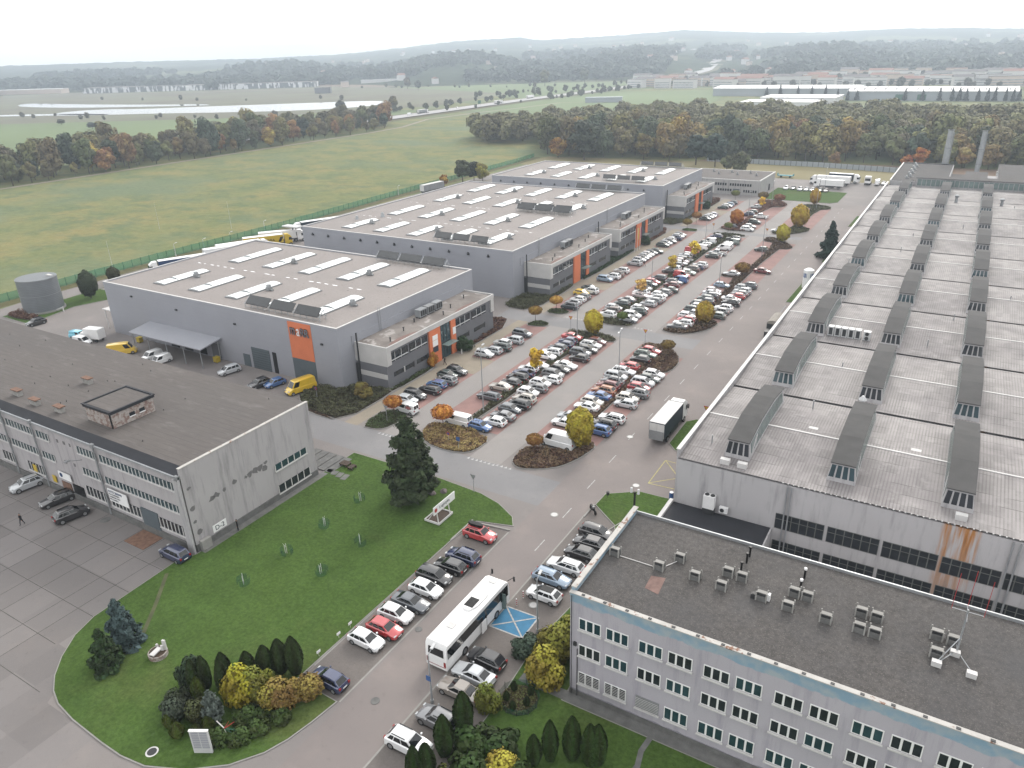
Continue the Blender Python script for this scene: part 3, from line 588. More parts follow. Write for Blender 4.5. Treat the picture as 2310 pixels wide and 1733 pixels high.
b = MB(); b.cyl(-152, 176, 11.8, 13.2, .7, .3, 8); b.cyl(-157, 170, 11.8, 12.9, .6, .3, 8); b.build('roof_fan', 'galvanised', h2)
h3 = big_hall('farthest light grey warehouse with an office annex in front of the wood', -164, 257.6, -92.8, 302.3, [(1, (261.5, 295.3))], [(263.5, 275.5), (283, 297.3)], [(-117.8, -100.8, 262.3), (-117.8, -100, 300)])
# ------------------------------------------------------------------ low far office behind the farthest hall
t = thing('low_office', 'low pale office with a dark flat roof behind the farthest warehouse', 'office building', (-90, 330, 0))
b = MB(); b.box(-106, 317.3, 0, -73.2, 343.5, 5.9); b.build('wall', 'wall_cream', t)
b = MB(); b.quad((-105.7, 317.6, 6.05), (-73.5, 317.6, 6.05), (-73.5, 343.2, 6.05), (-105.7, 343.2, 6.05)); b.build('roof', 'roof_bitumen', t)
b = MB(); b.box(-106.1, 317.2, 5.9, -73.1, 317.6, 6.15); b.box(-73.5, 317.6, 5.9, -73.1, 343.6, 6.25); b.box(-106.1, 343.2, 5.9, -73.5, 343.6, 6.15); b.box(-106.1, 317.6, 5.9, -105.7, 343.2, 6.15); b.build('coping', 'coping', t)
for i in range(15): b = MB(); x = -91.5 + 1.02 * i; i in (5,) or (b.box(x, 317.2, 3.6, x + .68, 317.28, 4.6, 0), b.build('window', 'glass', t))
for i in range(6): b = MB(); b.box(-90.3 + i * 1.02, 317.2, 1.4, -89.6 + i * 1.02, 317.28, 2.3); b.build('window', 'glass', t)
for i in range(6): b = MB(); b.box(-79.6 + i * .95, 317.2, 1.2, -79.0 + i * .95, 317.28, 2.2); b.build('window', 'glass', t)
b = MB(); b.box(-83.9, 317.15, 0, -81.2, 317.28, 2.4); b.build('door', 'slate_panel', t)
for i in range(7): vent_box(t, -102 + 4 * i, 330 + 6 * (i % 2), 6.05, .3)
b = MB(); b.box(-73.1, 333, 0, -72.9, 334.5, 2.6); b.build('side_door', 'dark_metal', t)
# ------------------------------------------------------------------ old workshop block on the left (D-2)
t = d2 = thing('workshop_block', 'long grey workshop block with three bands of windows and the D-2 plate', 'workshop', (-116, 56, 0))
X0, X1, Y0, Y1 = -160, -75.4, 45.8, 67.2
b = MB(); b.box(X0, Y0, 1.0, X1, Y1, 10.95, 0); b.box(X0, Y0 - .25, 0, X1 - .9, Y0 - .003, .95, 1); b.box(X0, Y0, 0, X1 + .12, Y1, 1, 1); b.build('wall', ['wall_d2', 'concrete_dark'], t)
b = MB(); b.add([(X0, Y0 + .9, 11.85), (X1 - .3, Y0 + .9, 11.85), (X1 - .3, Y1 - .2, 11.95), (X0, Y1 - .2, 11.95)], [(0, 1, 2, 3)]); b.add([(X0, Y0 - .15, 11.0), (X1 - .3, Y0 - .15, 11.0), (X1 - .3, Y0 + .9, 11.85), (X0, Y0 + .9, 11.85)], [(0, 1, 2, 3)], 1); b.box(X0, Y1 - .2, 10.95, X1 - .3, Y1, 11.9); b.build('roof', ['roof_bitumen', 'roof_dark'], t)
b = MB(); b.box(X0, Y0 - .35, 10.75, X1 - .05, Y0 - .002, 11.0); b.build('gutter', 'galvanised', t)
b = MB(); b.box(X1 - .3, Y0, 10.951, X1 + .02, Y1, 12.05, 0); b.box(X1 - .38, Y0 - .02, 12.051, X1 + .08, Y1 + .02, 12.13, 1); b.build('gable_parapet', ['wall_d2', 'flashing'], t)
b = MB(); b.box(X1 - 1.1, Y0 - .5, 0, X1 + .1, Y0 - .26, 10.7); b.build('corner_pier', 'wall_concrete', t)
def band(x0, x1, z0, z1, step=.78, y=Y0, m='glass_blue', mull='coping'):
    w = MB(); w.box(x0, y - .06, z0, x1, y - .01, z1, 0); n = max(1, round((x1 - x0) / step))
    for i in range(n + 1): x = x0 + (x1 - x0) * i / n; w.box(x - .06, y - .12, z0, x + .06, y - .061, z1, 1)
    w.box(x0 - .1, y - .2, z0 - .16, x1 + .1, y - .061, z0 - .001, 1); w.build('window', [m, mull], t)
for z0, z1 in ((8.55, 9.6), (5.25, 6.25)):
    for a, c in ((-92.5, -76.0), (-97.6, -93.3), (-107.6, -104.5), (-115.7, -108.4), (-124, -116.4), (-132, -125), (-140, -133), (-148, -141)): band(a, c, z0, z1)
for a, c in ((-98.2, -93.2), (-92.4, -86.0), (-82.0, -75.9), (-113, -108.4), (-120, -116.5), (-128, -123)): band(a, c, 1.75, 3.2, .8, m='glass')
w = MB()
for k, (x, z, rx) in enumerate(((-99.5, 9, .3), (-101, 9, .5), (-102.6, 8.9, .4), (-99.8, 5.8, .4), (-102, 5.7, .5))): w.box(x, Y0 - .04, z, x + rx, Y0 - .008, z + .5)
w.build('wall_patch', 'flaked', t)
w = MB(); w.box(-85.7, Y0 - .15, 0, -82.25, Y0 - .02, 3.6); w.build('loading_door', 'slate_panel', t)
w = MB(); w.box(-86, 42.6, .012, -82, 45.5, .06); w.build('ramp_plate', 'brick_rust', t)
w = MB(); w.box(-101.6, Y0 - .12, 0, -99.0, Y0 - .02, 2.5); w.box(-104.4, Y0 - .12, .3, -102.2, Y0 - .02, 2.2, 1); w.build('entrance', ['black', 'brick_rust'], t)
for x in (-116.1, -108, -93, -75.75): w = MB(); w.tube((x, Y0 - .3, .3), (x, Y0 - .3, 10.8), .13, 6); w.box(x - .3, Y0 - .5, 10.6, x + .3, Y0 - .1, 11.2); w.build('downpipe', 'grey_metal', t)
w = MB(); w.box(-92.2, Y0 - .35, 2.75, -88.0, Y0 - .27, 4.7); o = w.build('banner', 'white_paint', t)
for i, (s, z, m, q) in enumerate((('AUTO SERWIS', 4.2, 'tarp_blue', .5), ('BLACHARSTWO', 3.8, 'cladding_dark', .34), ('LAKIERNICTWO', 3.4, 'cladding_dark', .34), ('MECHANIKA', 3.0, 'cladding_dark', .34))): text('lettering', s, q, (-92.05, Y0 - .37, z), (R(90), 0, 0), m, o, .01, (.95, 1, 1), 'LEFT')
w = MB(); w.box(-104.3, Y0 - .3, 2.9, -101.3, Y0 - .22, 4.0); o = w.build('banner', 'white_paint', t); w = MB(); w.ycyl(-103.6, 3.5, Y0 - .34, Y0 - .3, .35); w.build('emblem', 'tarp_blue', o)
for x, z in ((-111.5, 1.9), (-106.6, 1.5)): w = MB(); w.box(x, Y0 - .2, z, x + .9, Y0 - .13, z + 1.1); w.build('sign', 'sign_yellow', t)
def eband(y0, y1, z0, z1, n, m):
    w = MB(); w.box(X1 + .01, y0, z0, X1 + .06, y1, z1, 0)
    for i in range(n + 1): y = y0 + (y1 - y0) * i / n; w.box(X1 + .061, y - .06, z0, X1 + .12, y + .06, z1, 1)
    w.box(X1 + .061, y0 - .1, z0 - .18, X1 + .2, y1 + .1, z0 - .001, 1); w.build('window', [m, 'coping'], t)
eband(59.7, 65.6, 4.55, 5.5, 5, 'glass_blue'); eband(59.7, 65.7, .95, 2.15, 5, 'glass')
w = MB()
random.seed(5)
for y, z, s in ((49.3, 5.9, .45), (50.1, 6.1, .5), (51.3, 6.2, .3), (53, 6.5, .5), (54.8, 6.2, .3), (55.5, 6.3, .5), (56.4, 6.3, .55), (57.3, 6.4, .6), (57.9, 5.9, .5), (46.5, 9, .3), (46.5, 6.1, .4), (46.6, 2.6, .45), (46.4, 4.2, .25), (58.3, 6.7, .3)):
    p = [(y + s * random.uniform(.6, 1.4) * math.cos(k * .9), z + s * random.uniform(.4, 1.1) * math.sin(k * .9)) for k in range(7)]; w.add([(X1 + .012, a, c) for a, c in p], [tuple(range(7))])
w.build('flaked_plaster', 'flaked', t)
w = MB(); w.box(X1 + .01, 48.5, 1.2, X1 + .06, 50.6, 2.25); o = w.build('number_plate', 'white_paint', t); text('lettering', 'D-2', .95, (X1 + .075, 49.55, 1.42), (R(90), 0, R(90)), 'tarp_navy', o, .01)
w = MB(); w.box(X1 + .13, 46.2, 0, X1 + .7, 47.6, 1.5, 0); w.build('meter_box', 'concrete', t)
w = MB(); w.box(-98.8, 48.9, 11.9, -92.9, 55.2, 14.0, 0); w.box(-99, 48.7, 14, -92.7, 55.4, 14.35, 1); w.quad((-98.6, 49.1, 14.37), (-93.1, 49.1, 14.37), (-93.1, 55, 14.37), (-98.6, 55, 14.37), 2); o = w.build('penthouse', ['brick_patchy', 'roof_dark', 'roof_bitumen'], t)
w = MB()
for a in ((-99.1, 48.6, -92.6, 48.9), (-99.1, 55.2, -92.6, 55.5), (-99.1, 48.9, -98.8, 55.2), (-92.9, 48.9, -92.6, 55.2)): w.box(a[0], a[1], 14.351, a[2], a[3], 14.47)
w.build('coping', 'roof_dark', o)
for y in (51.4, 52.9): w = MB(); w.box(-92.89, y, 12.7, -92.84, y + .8, 13.2, 0); w.box(-92.89, y - .05, 12.58, -92.78, y + .85, 12.69, 1); w.build('window', ['glass', 'white_paint'], o)
w = MB(); w.tube((-92.95, 48.75, 12), (-92.95, 48.75, 14.3), .1, 6); w.build('downpipe', 'black', o)
def stack(x, y, z, root, w=1.7):
    s = MB(); s.box(x, y - .35, z, x + w, y + .35, z + .65, 0)
    for i in range(4): s.box(x + .05 + i * w / 4, y - .3, z + .65, x + .3 + i * w / 4, y - .1, z + .85, 0)
    s.box(x - .1, y - .45, z + .85, x + w + .1, y + .45, z + .98, 1); s.build('chimney_stack', ['concrete', 'brick_rust'], root)
for x, y in ((-117.4, 48.8), (-111.5, 48.2), (-105.8, 48.5), (-112, 56.5)): stack(x, y, 11.9, t)
w = MB()
for i in range(30): x = random.uniform(-155, -78); y = random.uniform(48.5, 66); w.cyl(x, y, 11.85, 12.08, .06, n=5)
w.build('roof_pipes', 'dark_metal', t)['kind'] = 'stuff'
w = MB(); w.tube((-97.0, Y0 - .1, 7.6), (-97.8, Y0 - 1.5, 7.9), .05, 4); w.box(-98.1, Y0 - 2.0, 7.85, -97.6, Y0 - 1.3, 8.0); w.build('wall_lamp', 'grey_metal', t)
# ------------------------------------------------------------------ three-storey office on the right
t = of = thing('office_block', 'three-storey lavender-grey office with white triple windows and a flat gravel roof', 'office building', (0, 56, 0))
X0, X1, Y0, Y1, Z = -24.1, 40, 48.5, 63.6, 12.2
b = MB(); b.box(X0, Y0, 0, X1, Y1, Z - .3, 0); b.box(X0 - .03, Y0 - .06, 0, X1, Y0 - .002, .7, 1); b.build('wall', ['wall_office', 'concrete_dark'], t)
b = MB(); b.quad((X0 + .3, Y0 + .3, Z - .28), (X1, Y0 + .3, Z - .28), (X1, Y1 - .1, Z - .28), (X0 + .3, Y1 - .1, Z - .28)); b.build('roof', 'roof_gravel', t)
b = MB(); b.box(X0 - .04, Y0 - .04, Z - .299, X1, Y0 + .3, Z); b.box(X0 - .04, Y0 + .3, Z - .299, X0 + .3, Y1, Z + .35); b.box(X0 + .3, Y1 - .15, Z - .299, X1, Y1, Z + .02, 1); b.build('parapet', ['wall_office', 'galvanised'], t)
b = MB(); b.box(X0 - .08, Y0 - .1, Z + .001, X1, Y0 + .36, Z + .09); b.box(X0 - .1, Y0 + .36, Z + .351, X0 + .42, Y1 + .05, Z + .46); b.build('coping', 'flashing', t)
random.seed(11)
cols = []
for k in range(11): cols += [(-23.2 + 5.8 * k, -21.0 + 5.8 * k), (-20.5 + 5.8 * k, -18.35 + 5.8 * k)]
for fl, (z0, z1) in enumerate(((8.4, 9.7), (5.3, 6.6), (1.85, 3.25))):
    for i, (a, c) in enumerate(cols):
        bars = fl == 2 and i < 3; w = MB()
        w.box(a, Y0 - .05, z0, c, Y0 - .01, z1, 1); w.box(a - .08, Y0 - .22, z0 - .16, c + .08, Y0 - .051, z0 - .04, 2)
        fr = w.build('window', ['white_paint', 'white_paint' if i != 2 or fl < 2 else 'grey_metal', 'coping'], t)
        p = MB(); n = 3; s = (c - a) / n
        for j in range(n): p.box(a + s * j + .09, Y0 - .075, z0 + .1, a + s * (j + 1) - .09, Y0 - .051, z1 - .1, 0)
        gm = 'grey_metal' if (i == 2 and fl == 2) else random.choice(['glass', 'glass', 'glass', 'glass_blue']) if fl < 2 else ('glass_blue' if i > 2 else 'glass')
        p.build('pane', gm, fr)
        if bars:
            q = MB()
            for j in range(7): q.box(a, Y0 - .2, z0 + .1 + j * .19, c, Y0 - .17, z0 + .125 + j * .19)
            q.build('security_bars', 'coping', fr)
def roof_vent_unit(x, y, r, z=11.93):
    w = MB(); w.box(x - .45, y - .32, z, x + .45, y + .32, z + .5, 0)
    for sx in (-.5, .38):
        for sy in (-.36, .28): w.box(x + sx, y + sy, z, x + sx + .12, y + sy + .1, z + .95, 2)
    w.box(x - .4, y - .2, z + .5, x + .4, y + .2, z + .78, 1); w.box(x - .42, y - .2, z + .78, x + .44, y + .2, z + .86, 2)
    w.build('vent_stack', ['concrete_dark', 'dark_metal', 'concrete'], r)
for x, y in ((-22.9, 55.8), (-17.1, 57.9), (-18.4, 55.8), (-15, 56), (-12.5, 58), (-11.2, 57.9), (-12.5, 55.8), (-9, 56.1), (-6.6, 58), (-5.5, 58), (-6.7, 55.9), (-3.6, 55.9), (-1.1, 58.1), (.1, 58.1), (-1, 56), (.2, 56), (4.6, 58.2), (5.8, 58.1), (4.7, 55.9)): roof_vent_unit(x, y, t)
for x, y in ((-11.5, 61.7), (-11.5, 60.6), (-11.6, 59), (-6.3, 59.1), (-6.3, 60.9)): w = MB(); w.cyl(x, y, 11.93, 12.9, .1, n=6); w.cyl(x, y, 12.9, 13.1, .14, n=6, mi=int(x > -8)); w.build('flue', ['black', 'white_paint'], t)
w = MB(); w.prism([(-18.6, 52.6), (-18.7, 54.5), (-17.4, 54.8), (-17.2, 52.3)], 11.925, 11.94); w.build('roof_patch', 'moss_red', t)
w = MB()
w.tube((-22.4, 55.8, 12), (-18.9, 55.8, 12), .04, 4); w.tube((-18.2, 56, 12), (-17.2, 57.8, 12), .04, 4); w.build('roof_cable', 'coping', t)
w = MB()
for i in range(30): x = -23 + i * 2.1; w.box(x, Y0 - .02, 12.29, x + .3, Y0 + .2, 12.35)
w.build('coping_clips', 'dark_metal', t)
w = MB(); w.tube((-23.9, Y0 - .15, .2), (-23.9, Y0 - .15, 12), .04, 5); w.tube((-23.3, Y0 - .12, .2), (-23.3, Y0 - .12, 6), .05, 5); w.box(-23.7, Y0 - .2, 6.3, -23.4, Y0 - .02, 6.7); w.build('cable', 'dark_metal', t)
# ballasted antenna mast
a = thing('antenna_mast', 'tall red and white antenna mast with ballast blocks on the gravel roof', 'antenna', (6, 57, 11.93))
w = MB(); w.tube((6.1, 57, 11.93), (6.1, 57, 16.4), .07, 6, 0); w.tube((5.0, 57, 16.2), (7.2, 57, 16.2), .03, 5, 0); w.tube((6.1, 56, 16), (6.1, 58, 16), .03, 5, 0); w.build('mast', 'galvanised', a)
w = MB()
for p, q in (((6.1, 57, 13.6), (4.8, 55, 12.2)), ((6.1, 57, 12.3), (4.9, 55, 12.2)), ((6.1, 57, 12.3), (7.2, 55.1, 12.2)), ((6.1, 57, 12.3), (6, 58.4, 12.2))): w.tube(p, q, .04, 5)
w.build('stay', 'galvanised', a)
for x, y in ((5.0, 57), (6.1, 57.9), (7.2, 57)): w = MB(); w.tube((x, y, 16.1), (x + .05, y, 19.5), .022, 5); w.build('whip_antenna', 'sign_red', a)
for x, y in ((4.8, 54.9), (7.2, 54.9), (6.0, 56.8)): w = MB(); w.box(x - .35, y - .25, 11.93, x + .35, y + .25, 12.35); w.box(x - .35, y - .28, 12.36, x + .35, y - .05, 12.42); w.build('ballast_block', 'coping', a)
d = thing('roof_air_unit', 'white outdoor air unit on the gravel roof beside a dark fan', 'air conditioner', (-9.6, 56, 11.93)); w = MB(); w.box(-9.0, 56.1, 11.93, -8.3, 56.5, 12.6); w.build('casing', 'white_paint', d); w = MB(); w.box(-9.9, 55.8, 11.93, -9.2, 56.2, 12.4); w.cyl(-9.55, 56, 12.4, 12.5, .25); w.build('fan', 'dark_metal', d)
# ------------------------------------------------------------------ huge old factory hall
t = hall = thing('factory_hall', 'huge low factory hall with pale corrugated roof bays and dark roof monitors', 'factory', (10, 200, 0))
X0, X1, Y0, Y1, P = -26.6, 46, 84.9, 318.1, 25.91
b = MB(); b.box(X0, Y0, -4, X1, Y1, 7.0); b.build('wall', ['wall_rust'], t)
b = MB(); b.box(X0 - .02, Y0 - .02, 7.001, X0 + .25, Y1, 8.45); b.build('parapet', 'wall_concrete', t)
b = MB(); b.box(X0 - .12, Y0 - .1, 8.451, X0 + .4, Y1, 8.56); b.build('coping', 'coping', t)
rf = MB(); gt = MB()
for k in range(9):
    a = Y0 + P * k; m = a + P / 2; c = a + P; z0, z1 = 7.35, 8.2
    if k == 0: z0a = 7.25
    rf.quad((X0 + .26, a + (.35 if k else -.15), z0), (X1, a + (.35 if k else -.15), z0), (X1, m, z1), (X0 + .26, m, z1)); rf.quad((X0 + .26, m, z1), (X1, m, z1), (X1, c - .35, z0), (X0 + .26, c - .35, z0))
    rf.box(X0 + .26, m - .15, z1 - .05, X1, m + .15, z1 + .07, 1)
    gt.box(X0 + .26, c - .35, 7.0, X1, c + .35, 7.12)
rf.build('roof', ['roof_corrugated', 'coping'], t); gt.build('valley_gutter', 'roof_dark', t)
def monitor(x, k):
    y0 = Y0 + P * k + 2.7; y1 = Y0 + P * k + 22.8; m = (y0 + y1) / 2; zb = 7.35; w = 1.68; wt = 1.32; e = MB()
    ys = [y0, y0 + 6.5, y1 - 6.5, y1]; zt = [9.85, 10.75, 10.75, 9.85]
    e.v = []; vs = []
    for y, z in zip(ys, zt): vs += [(x - w, y, zb), (x - wt, y + (.55 if y == y0 else -.55 if y == y1 else 0), z), (x + wt, y + (.55 if y == y0 else -.55 if y == y1 else 0), z), (x + w, y, zb)]
    fs = []
    for i in range(3): o = 4 * i; fs += [(o, o + 1, o + 5, o + 4), (o + 3, o + 7, o + 6, o + 2)]
    fs += [(0, 3, 2, 1), (12, 13, 14, 15)]; e.add(vs, fs, 0); o = e.build('roof_monitor', 'wall_concrete', t)
    r = MB(); vs = []
    for y, z in zip((y0 + .25, ys[1], ys[2], y1 - .25), zt): vs += [(x - wt - .12, y, z + .02), (x + wt + .12, y, z + .02), (x - wt - .12, y, z + .16), (x + wt + .12, y, z + .16)]
    fs = [(0, 1, 3, 2), (12, 14, 15, 13)]
    for i in range(3): q = 4 * i; fs += [(q + 2, q + 3, q + 7, q + 6), (q, q + 2, q + 6, q + 4), (q + 1, q + 5, q + 7, q + 3), (q, q + 4, q + 5, q + 1)]
    r.add(vs, fs); r.build('monitor_roof', 'roof_monitor_felt', o)
    g = MB(); n = 4; gm = 'glass' if (k + int(x)) % 3 else 'glass_blue'
    for i in range(n):
        a0, a1 = (i + .13) / n, (i + .87) / n; f = lambda u, v: (x - (w - (w - wt) * v) + 2 * (w - (w - wt) * v) * u, y0 + .55 * v - .02, zb + (9.85 - zb) * v)
        g.quad(f(a0, .28), f(a1, .28), f(a1, .9), f(a0, .9))
    for s in (-1, 1):
        for i in range(26):
            ya = y0 + 1 + i * (y1 - y0 - 2) / 26; yb = ya + .56; 
            def zt_(y): return 9.85 + .9 * min(1, (y - y0) / 6.5, (y1 - y) / 6.5)
            def f2(y, v): z = zb + (zt_(y) - zb) * v; return (x + s * (w - (w - wt) * v + .02), y, z)
            q = [f2(ya, .3), f2(yb, .3), f2(yb, .86), f2(ya, .86)]; g.quad(*(q if s > 0 else q[::-1]), mi=1)
    g.build('glazing', [gm, 'glass_green'], o)
mat('roof_monitor_felt', (.11, .108, .108), .9, .12, .5, fine=.12)
for k in range(9):
    for x in (-19.5, -6.8, 5.7, 18.4): monitor(x, k)
def swin(x0, x1, z0, z1, bay=6.2):
    x = x0
    while x < x1:
        w = MB(); e = min(x + bay - .35, x1); w.box(x, Y0 - .05, z0, e, Y0 - .01, z1, 0); fr = w.build('window', ['window_frame_old'], t)
        p = MB(); n = 6; s = (e - x) / n
        for i in range(n):
            for q0, q1 in ((z0 + .1, z0 + (z1 - z0) * .62), (z0 + (z1 - z0) * .67, z1 - .08)): p.box(x + s * i + .06, Y0 - .07, q0, x + s * (i + 1) - .06, Y0 - .051, q1)
        p.build('pane', 'glass', fr); x += bay
mat('window_frame_old', (.17, .18, .17), .7, .2, 1.)
swin(-13.3, 30, .5, 2.75); swin(-13.3, 30, -3.4, -1.3)
for x in (-12.3, -11.8, 11.4, 12.1): w = MB(); w.tube((x, Y0 - .25, -3.8), (x, Y0 - .25, 6.9), .1, 6); w.build('downpipe', 'galvanised', t)
w = MB()
for i in range(70): w.box(-13 + i * .62, Y0 - .25, 7.28, -12.85 + i * .62, Y0 - .15, 7.38)
w.build('eave_hooks', 'coping', t)
for x, y in ((-12.3, 100), (.5, 99.7), (-25.2, 98.1), (-20.5, 85.9), (-18.3, 85.9), (6.2, 86)): w = MB(); w.box(x - .6, y - .35, 7.3, x + .6, y + .35, 8.1); w.build('roof_hatch', 'coping', t)
w = MB(); w.cyl(-7.6, 111.4, 7, 8.7, .35, .3); w.cyl(-7.6, 111.4, 8.7, 9.3, .6, .15); w.build('roof_fan', 'white_metal', t)
for x, y in ((-2.8, 287), (9.9, 285)): w = MB(); w.cyl(x, y, 7, 9.2, .5, .4); w.cyl(x, y, 9.2, 9.9, .4, .8); w.cyl(x, y, 9.9, 10.2, .8, .3); w.build('roof_fan', 'galvanised', t)
for k in range(12): x = [-23.5, -14, -13, -2, 1, 10][k % 6] + k * .3; y = 90 + k * 17.3; w = MB(); w.cyl(x, y, 7.3, 8.9, .09, n=6); w.build('roof_pipe', 'galvanised', t)
g = MB(); g.box(-17.6, 140.3, 7.3, -10.4, 141.9, 7.6, 1)
for i in range(5): x = -17.4 + i * 1.15; g.box(x, 140.4, 7.6, x + 1, 141.6, 9.3, 0); g.box(x + .2, 140.36, 7.8, x + .8, 140.39, 9.1, 1)
g.build('chiller', ['white_metal', 'dark_metal'], t)
g = MB(); g.box(-11.4, 140.4, 7.6, -10.2, 141.5, 9.2, 0)
for z in (8.0, 8.8): g.ycyl(-10.8, z, 140.3, 140.4, .33, mi=1)
g.build('chiller_fan', ['white_metal', 'dark_metal'], t)
# outdoor units on the south wall
a = thing('outdoor_unit', 'large white twin-fan outdoor unit at the foot of the factory wall', 'air conditioner', (-21.6, 84.3, .4)); w = MB(); w.box(-22.4, 83.9, 1.2, -20.9, 84.8, 3.1); w.build('casing', 'white_paint', a)
w = MB(); w.cyl(-22, 84.35, 3.1, 3.2, .3); w.cyl(-21.25, 84.35, 3.1, 3.2, .3); w.build('fan', 'dark_metal', a); w = MB(); w.box(-22.4, 83.9, .4, -20.9, 84.7, 1.19, 0); w.build('stand', 'dark_metal', a)
a = thing('outdoor_unit', 'small white single-fan outdoor unit right of the large twin-fan one', 'air conditioner', (-19.7, 84.5, .4)); w = MB(); w.box(-20.3, 84.3, .9, -19.2, 84.8, 1.7); w.build('casing', 'white_paint', a); w = MB(); w.ycyl(-19.9, 1.3, 84.25, 84.3, .28); w.build('fan', 'dark_metal', a)
# low link roof
t = thing('link_building', 'low link building with a black flat roof between office and factory', 'building', (-20, 74, 0))
w = MB(); w.box(-26.6, 63.9, 0, -13.7, 84.8, .35, 0); w.build('roof', 'roof_dark', t); w = MB(); w.box(-27.1, 63.9, 0, -26.61, 84.8, .75); w.build('parapet', 'coping', t)
w = MB(); w.box(-13.69, 63.9, -4, -13.5, 84.8, .4); w.build('wall', 'wall_concrete', t)
# north end blocks and chimneys
t = thing('hall_extension', 'dark flat-roofed extension at the far left end of the factory hall', 'factory', (-16, 340, 0))
w = MB(); w.box(-26, 318.3, 0, -7, 368, 8.8); w.build('wall', 'wall_concrete', t); w = MB(); w.quad((-25.7, 318.6, 8.85), (-7.3, 318.6, 8.85), (-7.3, 367.7, 8.85), (-25.7, 367.7, 8.85)); w.build('roof', 'roof_gravel', t)
w = MB(); w.box(-26.1, 318.2, 8.8, -25.7, 368.1, 9.2); w.box(-25.7, 367.7, 8.8, -6.9, 368.1, 9.2, 1); w.build('coping', ['coping', 'dark_metal'], t)
for i in range(9): vent_box(t, -21 + (i % 2) * .8, 325 + i * 4.6, 8.85, .45)
t = thing('hall_extension', 'dark flat-roofed extension at the far right end of the factory hall', 'factory', (30, 340, 0))
w = MB(); w.box(8.8, 318.3, 0, 60, 374, 8.9); w.build('wall', 'wall_concrete', t); w = MB(); w.box(8.7, 318.2, 8.9, 60, 374.1, 9.1); w.build('roof', 'roof_gravel', t)
for i in range(7): w = MB(); w.box(8.3, 322 + i * 7, 6, 8.79, 323 + i * 7, 7.5); w.build('side_vent', 'coping', t)
t = thing('boiler_house', 'low dark boiler house between the two extensions below the chimneys', 'boiler house', (1, 345, 0))
w = MB(); w.box(-6.9, 322, 0, 8.7, 352, 7.4); w.box(-2, 330, 7.4, 5, 348, 9.2); w.build('wall', 'wall_concrete', t); w = MB(); w.box(-2.2, 329.8, 9.2, 5.2, 348.2, 9.35); w.box(-6.9, 322, 7.4, -2.1, 352, 7.5); w.build('roof', 'roof_gravel', t)
t = thing('clerestory', 'long glazed clerestory across the far end of the factory roof', 'roof structure', (12, 318, 7)); w = MB(); w.box(-17, 316, 7.1, 60, 318.2, 10.6, 0)
w.build('wall', 'wall_concrete', t); w = MB(); w.box(-17.3, 315.6, 10.6, 60, 322, 10.8); w.build('roof', 'roof_gravel', t)
w = MB()
for i in range(50): w.box(-16.6 + 1.5 * i, 315.94, 8, -15.3 + 1.5 * i, 315.99, 10.2)
w.build('glazing', 'glass_green', t)
for x, y, r, z, lab in ((-10.7, 372, 1.2, 22.4, 'left wide bare steel chimney rising behind the factory hall'), (1.4, 371, .95, 22.4, 'right slimmer steel chimney with a brownish top behind the hall')):
    t = thing('chimney', lab, 'chimney', (x, y, 0)); w = MB(); w.cyl(x, y, 0, z, r, r * .92, 16); w.build('shaft', 'galvanised', t, 40)
    w = MB(); [w.cyl(x, y, h, h + .3, r * 1.04, n=16) for h in (9, 15, z - .3)]; w.build('ring', 'grey_metal', t)
    w = MB(); w.box(x + r * .98, y - .3, 8, x + r + .25, y + .3, z - 1); w.build('ladder', 'grey_metal', t)
mat('tank_metal', (.25, .27, .29), .5, .08, .4, metal=.2, mask=stripes(.42, .86, 2, .3))
# ------------------------------------------------------------------ water tank and far buildings
t = thing('water_tank', 'round grey corrugated water tank beside the green fence', 'tank', (-196.6, 94.5, 0))
w = MB(); w.cyl(-196.6, 94.5, .5, 8.5, 4.6, n=40); w.build('shell', 'tank_metal', t, 40); w = MB(); w.cyl(-196.6, 94.5, 0, .5, 4.9, n=32); w.build('plinth', 'concrete', t, 40)
w.v = []; w = MB(); [w.cyl(-196.6, 94.5, z, z + .1, 4.65, n=40) for z in (4.4, 8.35)]; w.build('ring', 'grey_metal', t, 40); w = MB(); w.box(-195.5, 96.5, 8.5, -193.6, 97.2, 8.8); w.build('hatch', 'coping', t)
w = MB(); w.tube((-191.8, 95, .5), (-190, 95.6, 1.2), .15, 6); w.tube((-190, 95.6, 0), (-190, 95.6, 1.3), .15, 6); w.build('pipe', 'coping', t)
# ------------------------------------------------------------------ cars
#        L    W    H    hood belt  xa    xb    xc    xd   deck
CT = {'hatch': (4.15, 1.76, 1.47, .86, .95, 1.0, 1.75, 3.45, 4.02, .93), 'sedan': (4.6, 1.8, 1.44, .84, .94, 1.25, 2.0, 3.25, 4.05, .98),
      'wagon': (4.65, 1.8, 1.47, .86, .95, 1.2, 1.95, 4.1, 4.52, .95), 'suv': (4.45, 1.85, 1.66, 1.0, 1.08, 1.15, 1.8, 3.8, 4.3, 1.05),
      'mpv': (4.45, 1.82, 1.66, .95, 1.02, .85, 1.7, 3.95, 4.33, 1.0), 'smallvan': (4.4, 1.82, 1.86, .98, 1.05, .8, 1.5, 4.22, 4.36, 1.05),
      'van': (5.0, 1.95, 2.0, 1.05, 1.15, .75, 1.45, 4.8, 4.95, 1.1), 'panelvan': (5.9, 2.03, 2.5, 1.15, 1.3, .8, 1.5, 5.65, 5.83, 1.25), 'pickup': (5.2, 1.88, 1.76, 1.02, 1.1, 1.25, 1.85, 3.2, 3.4, 1.0)}
CAR = {}
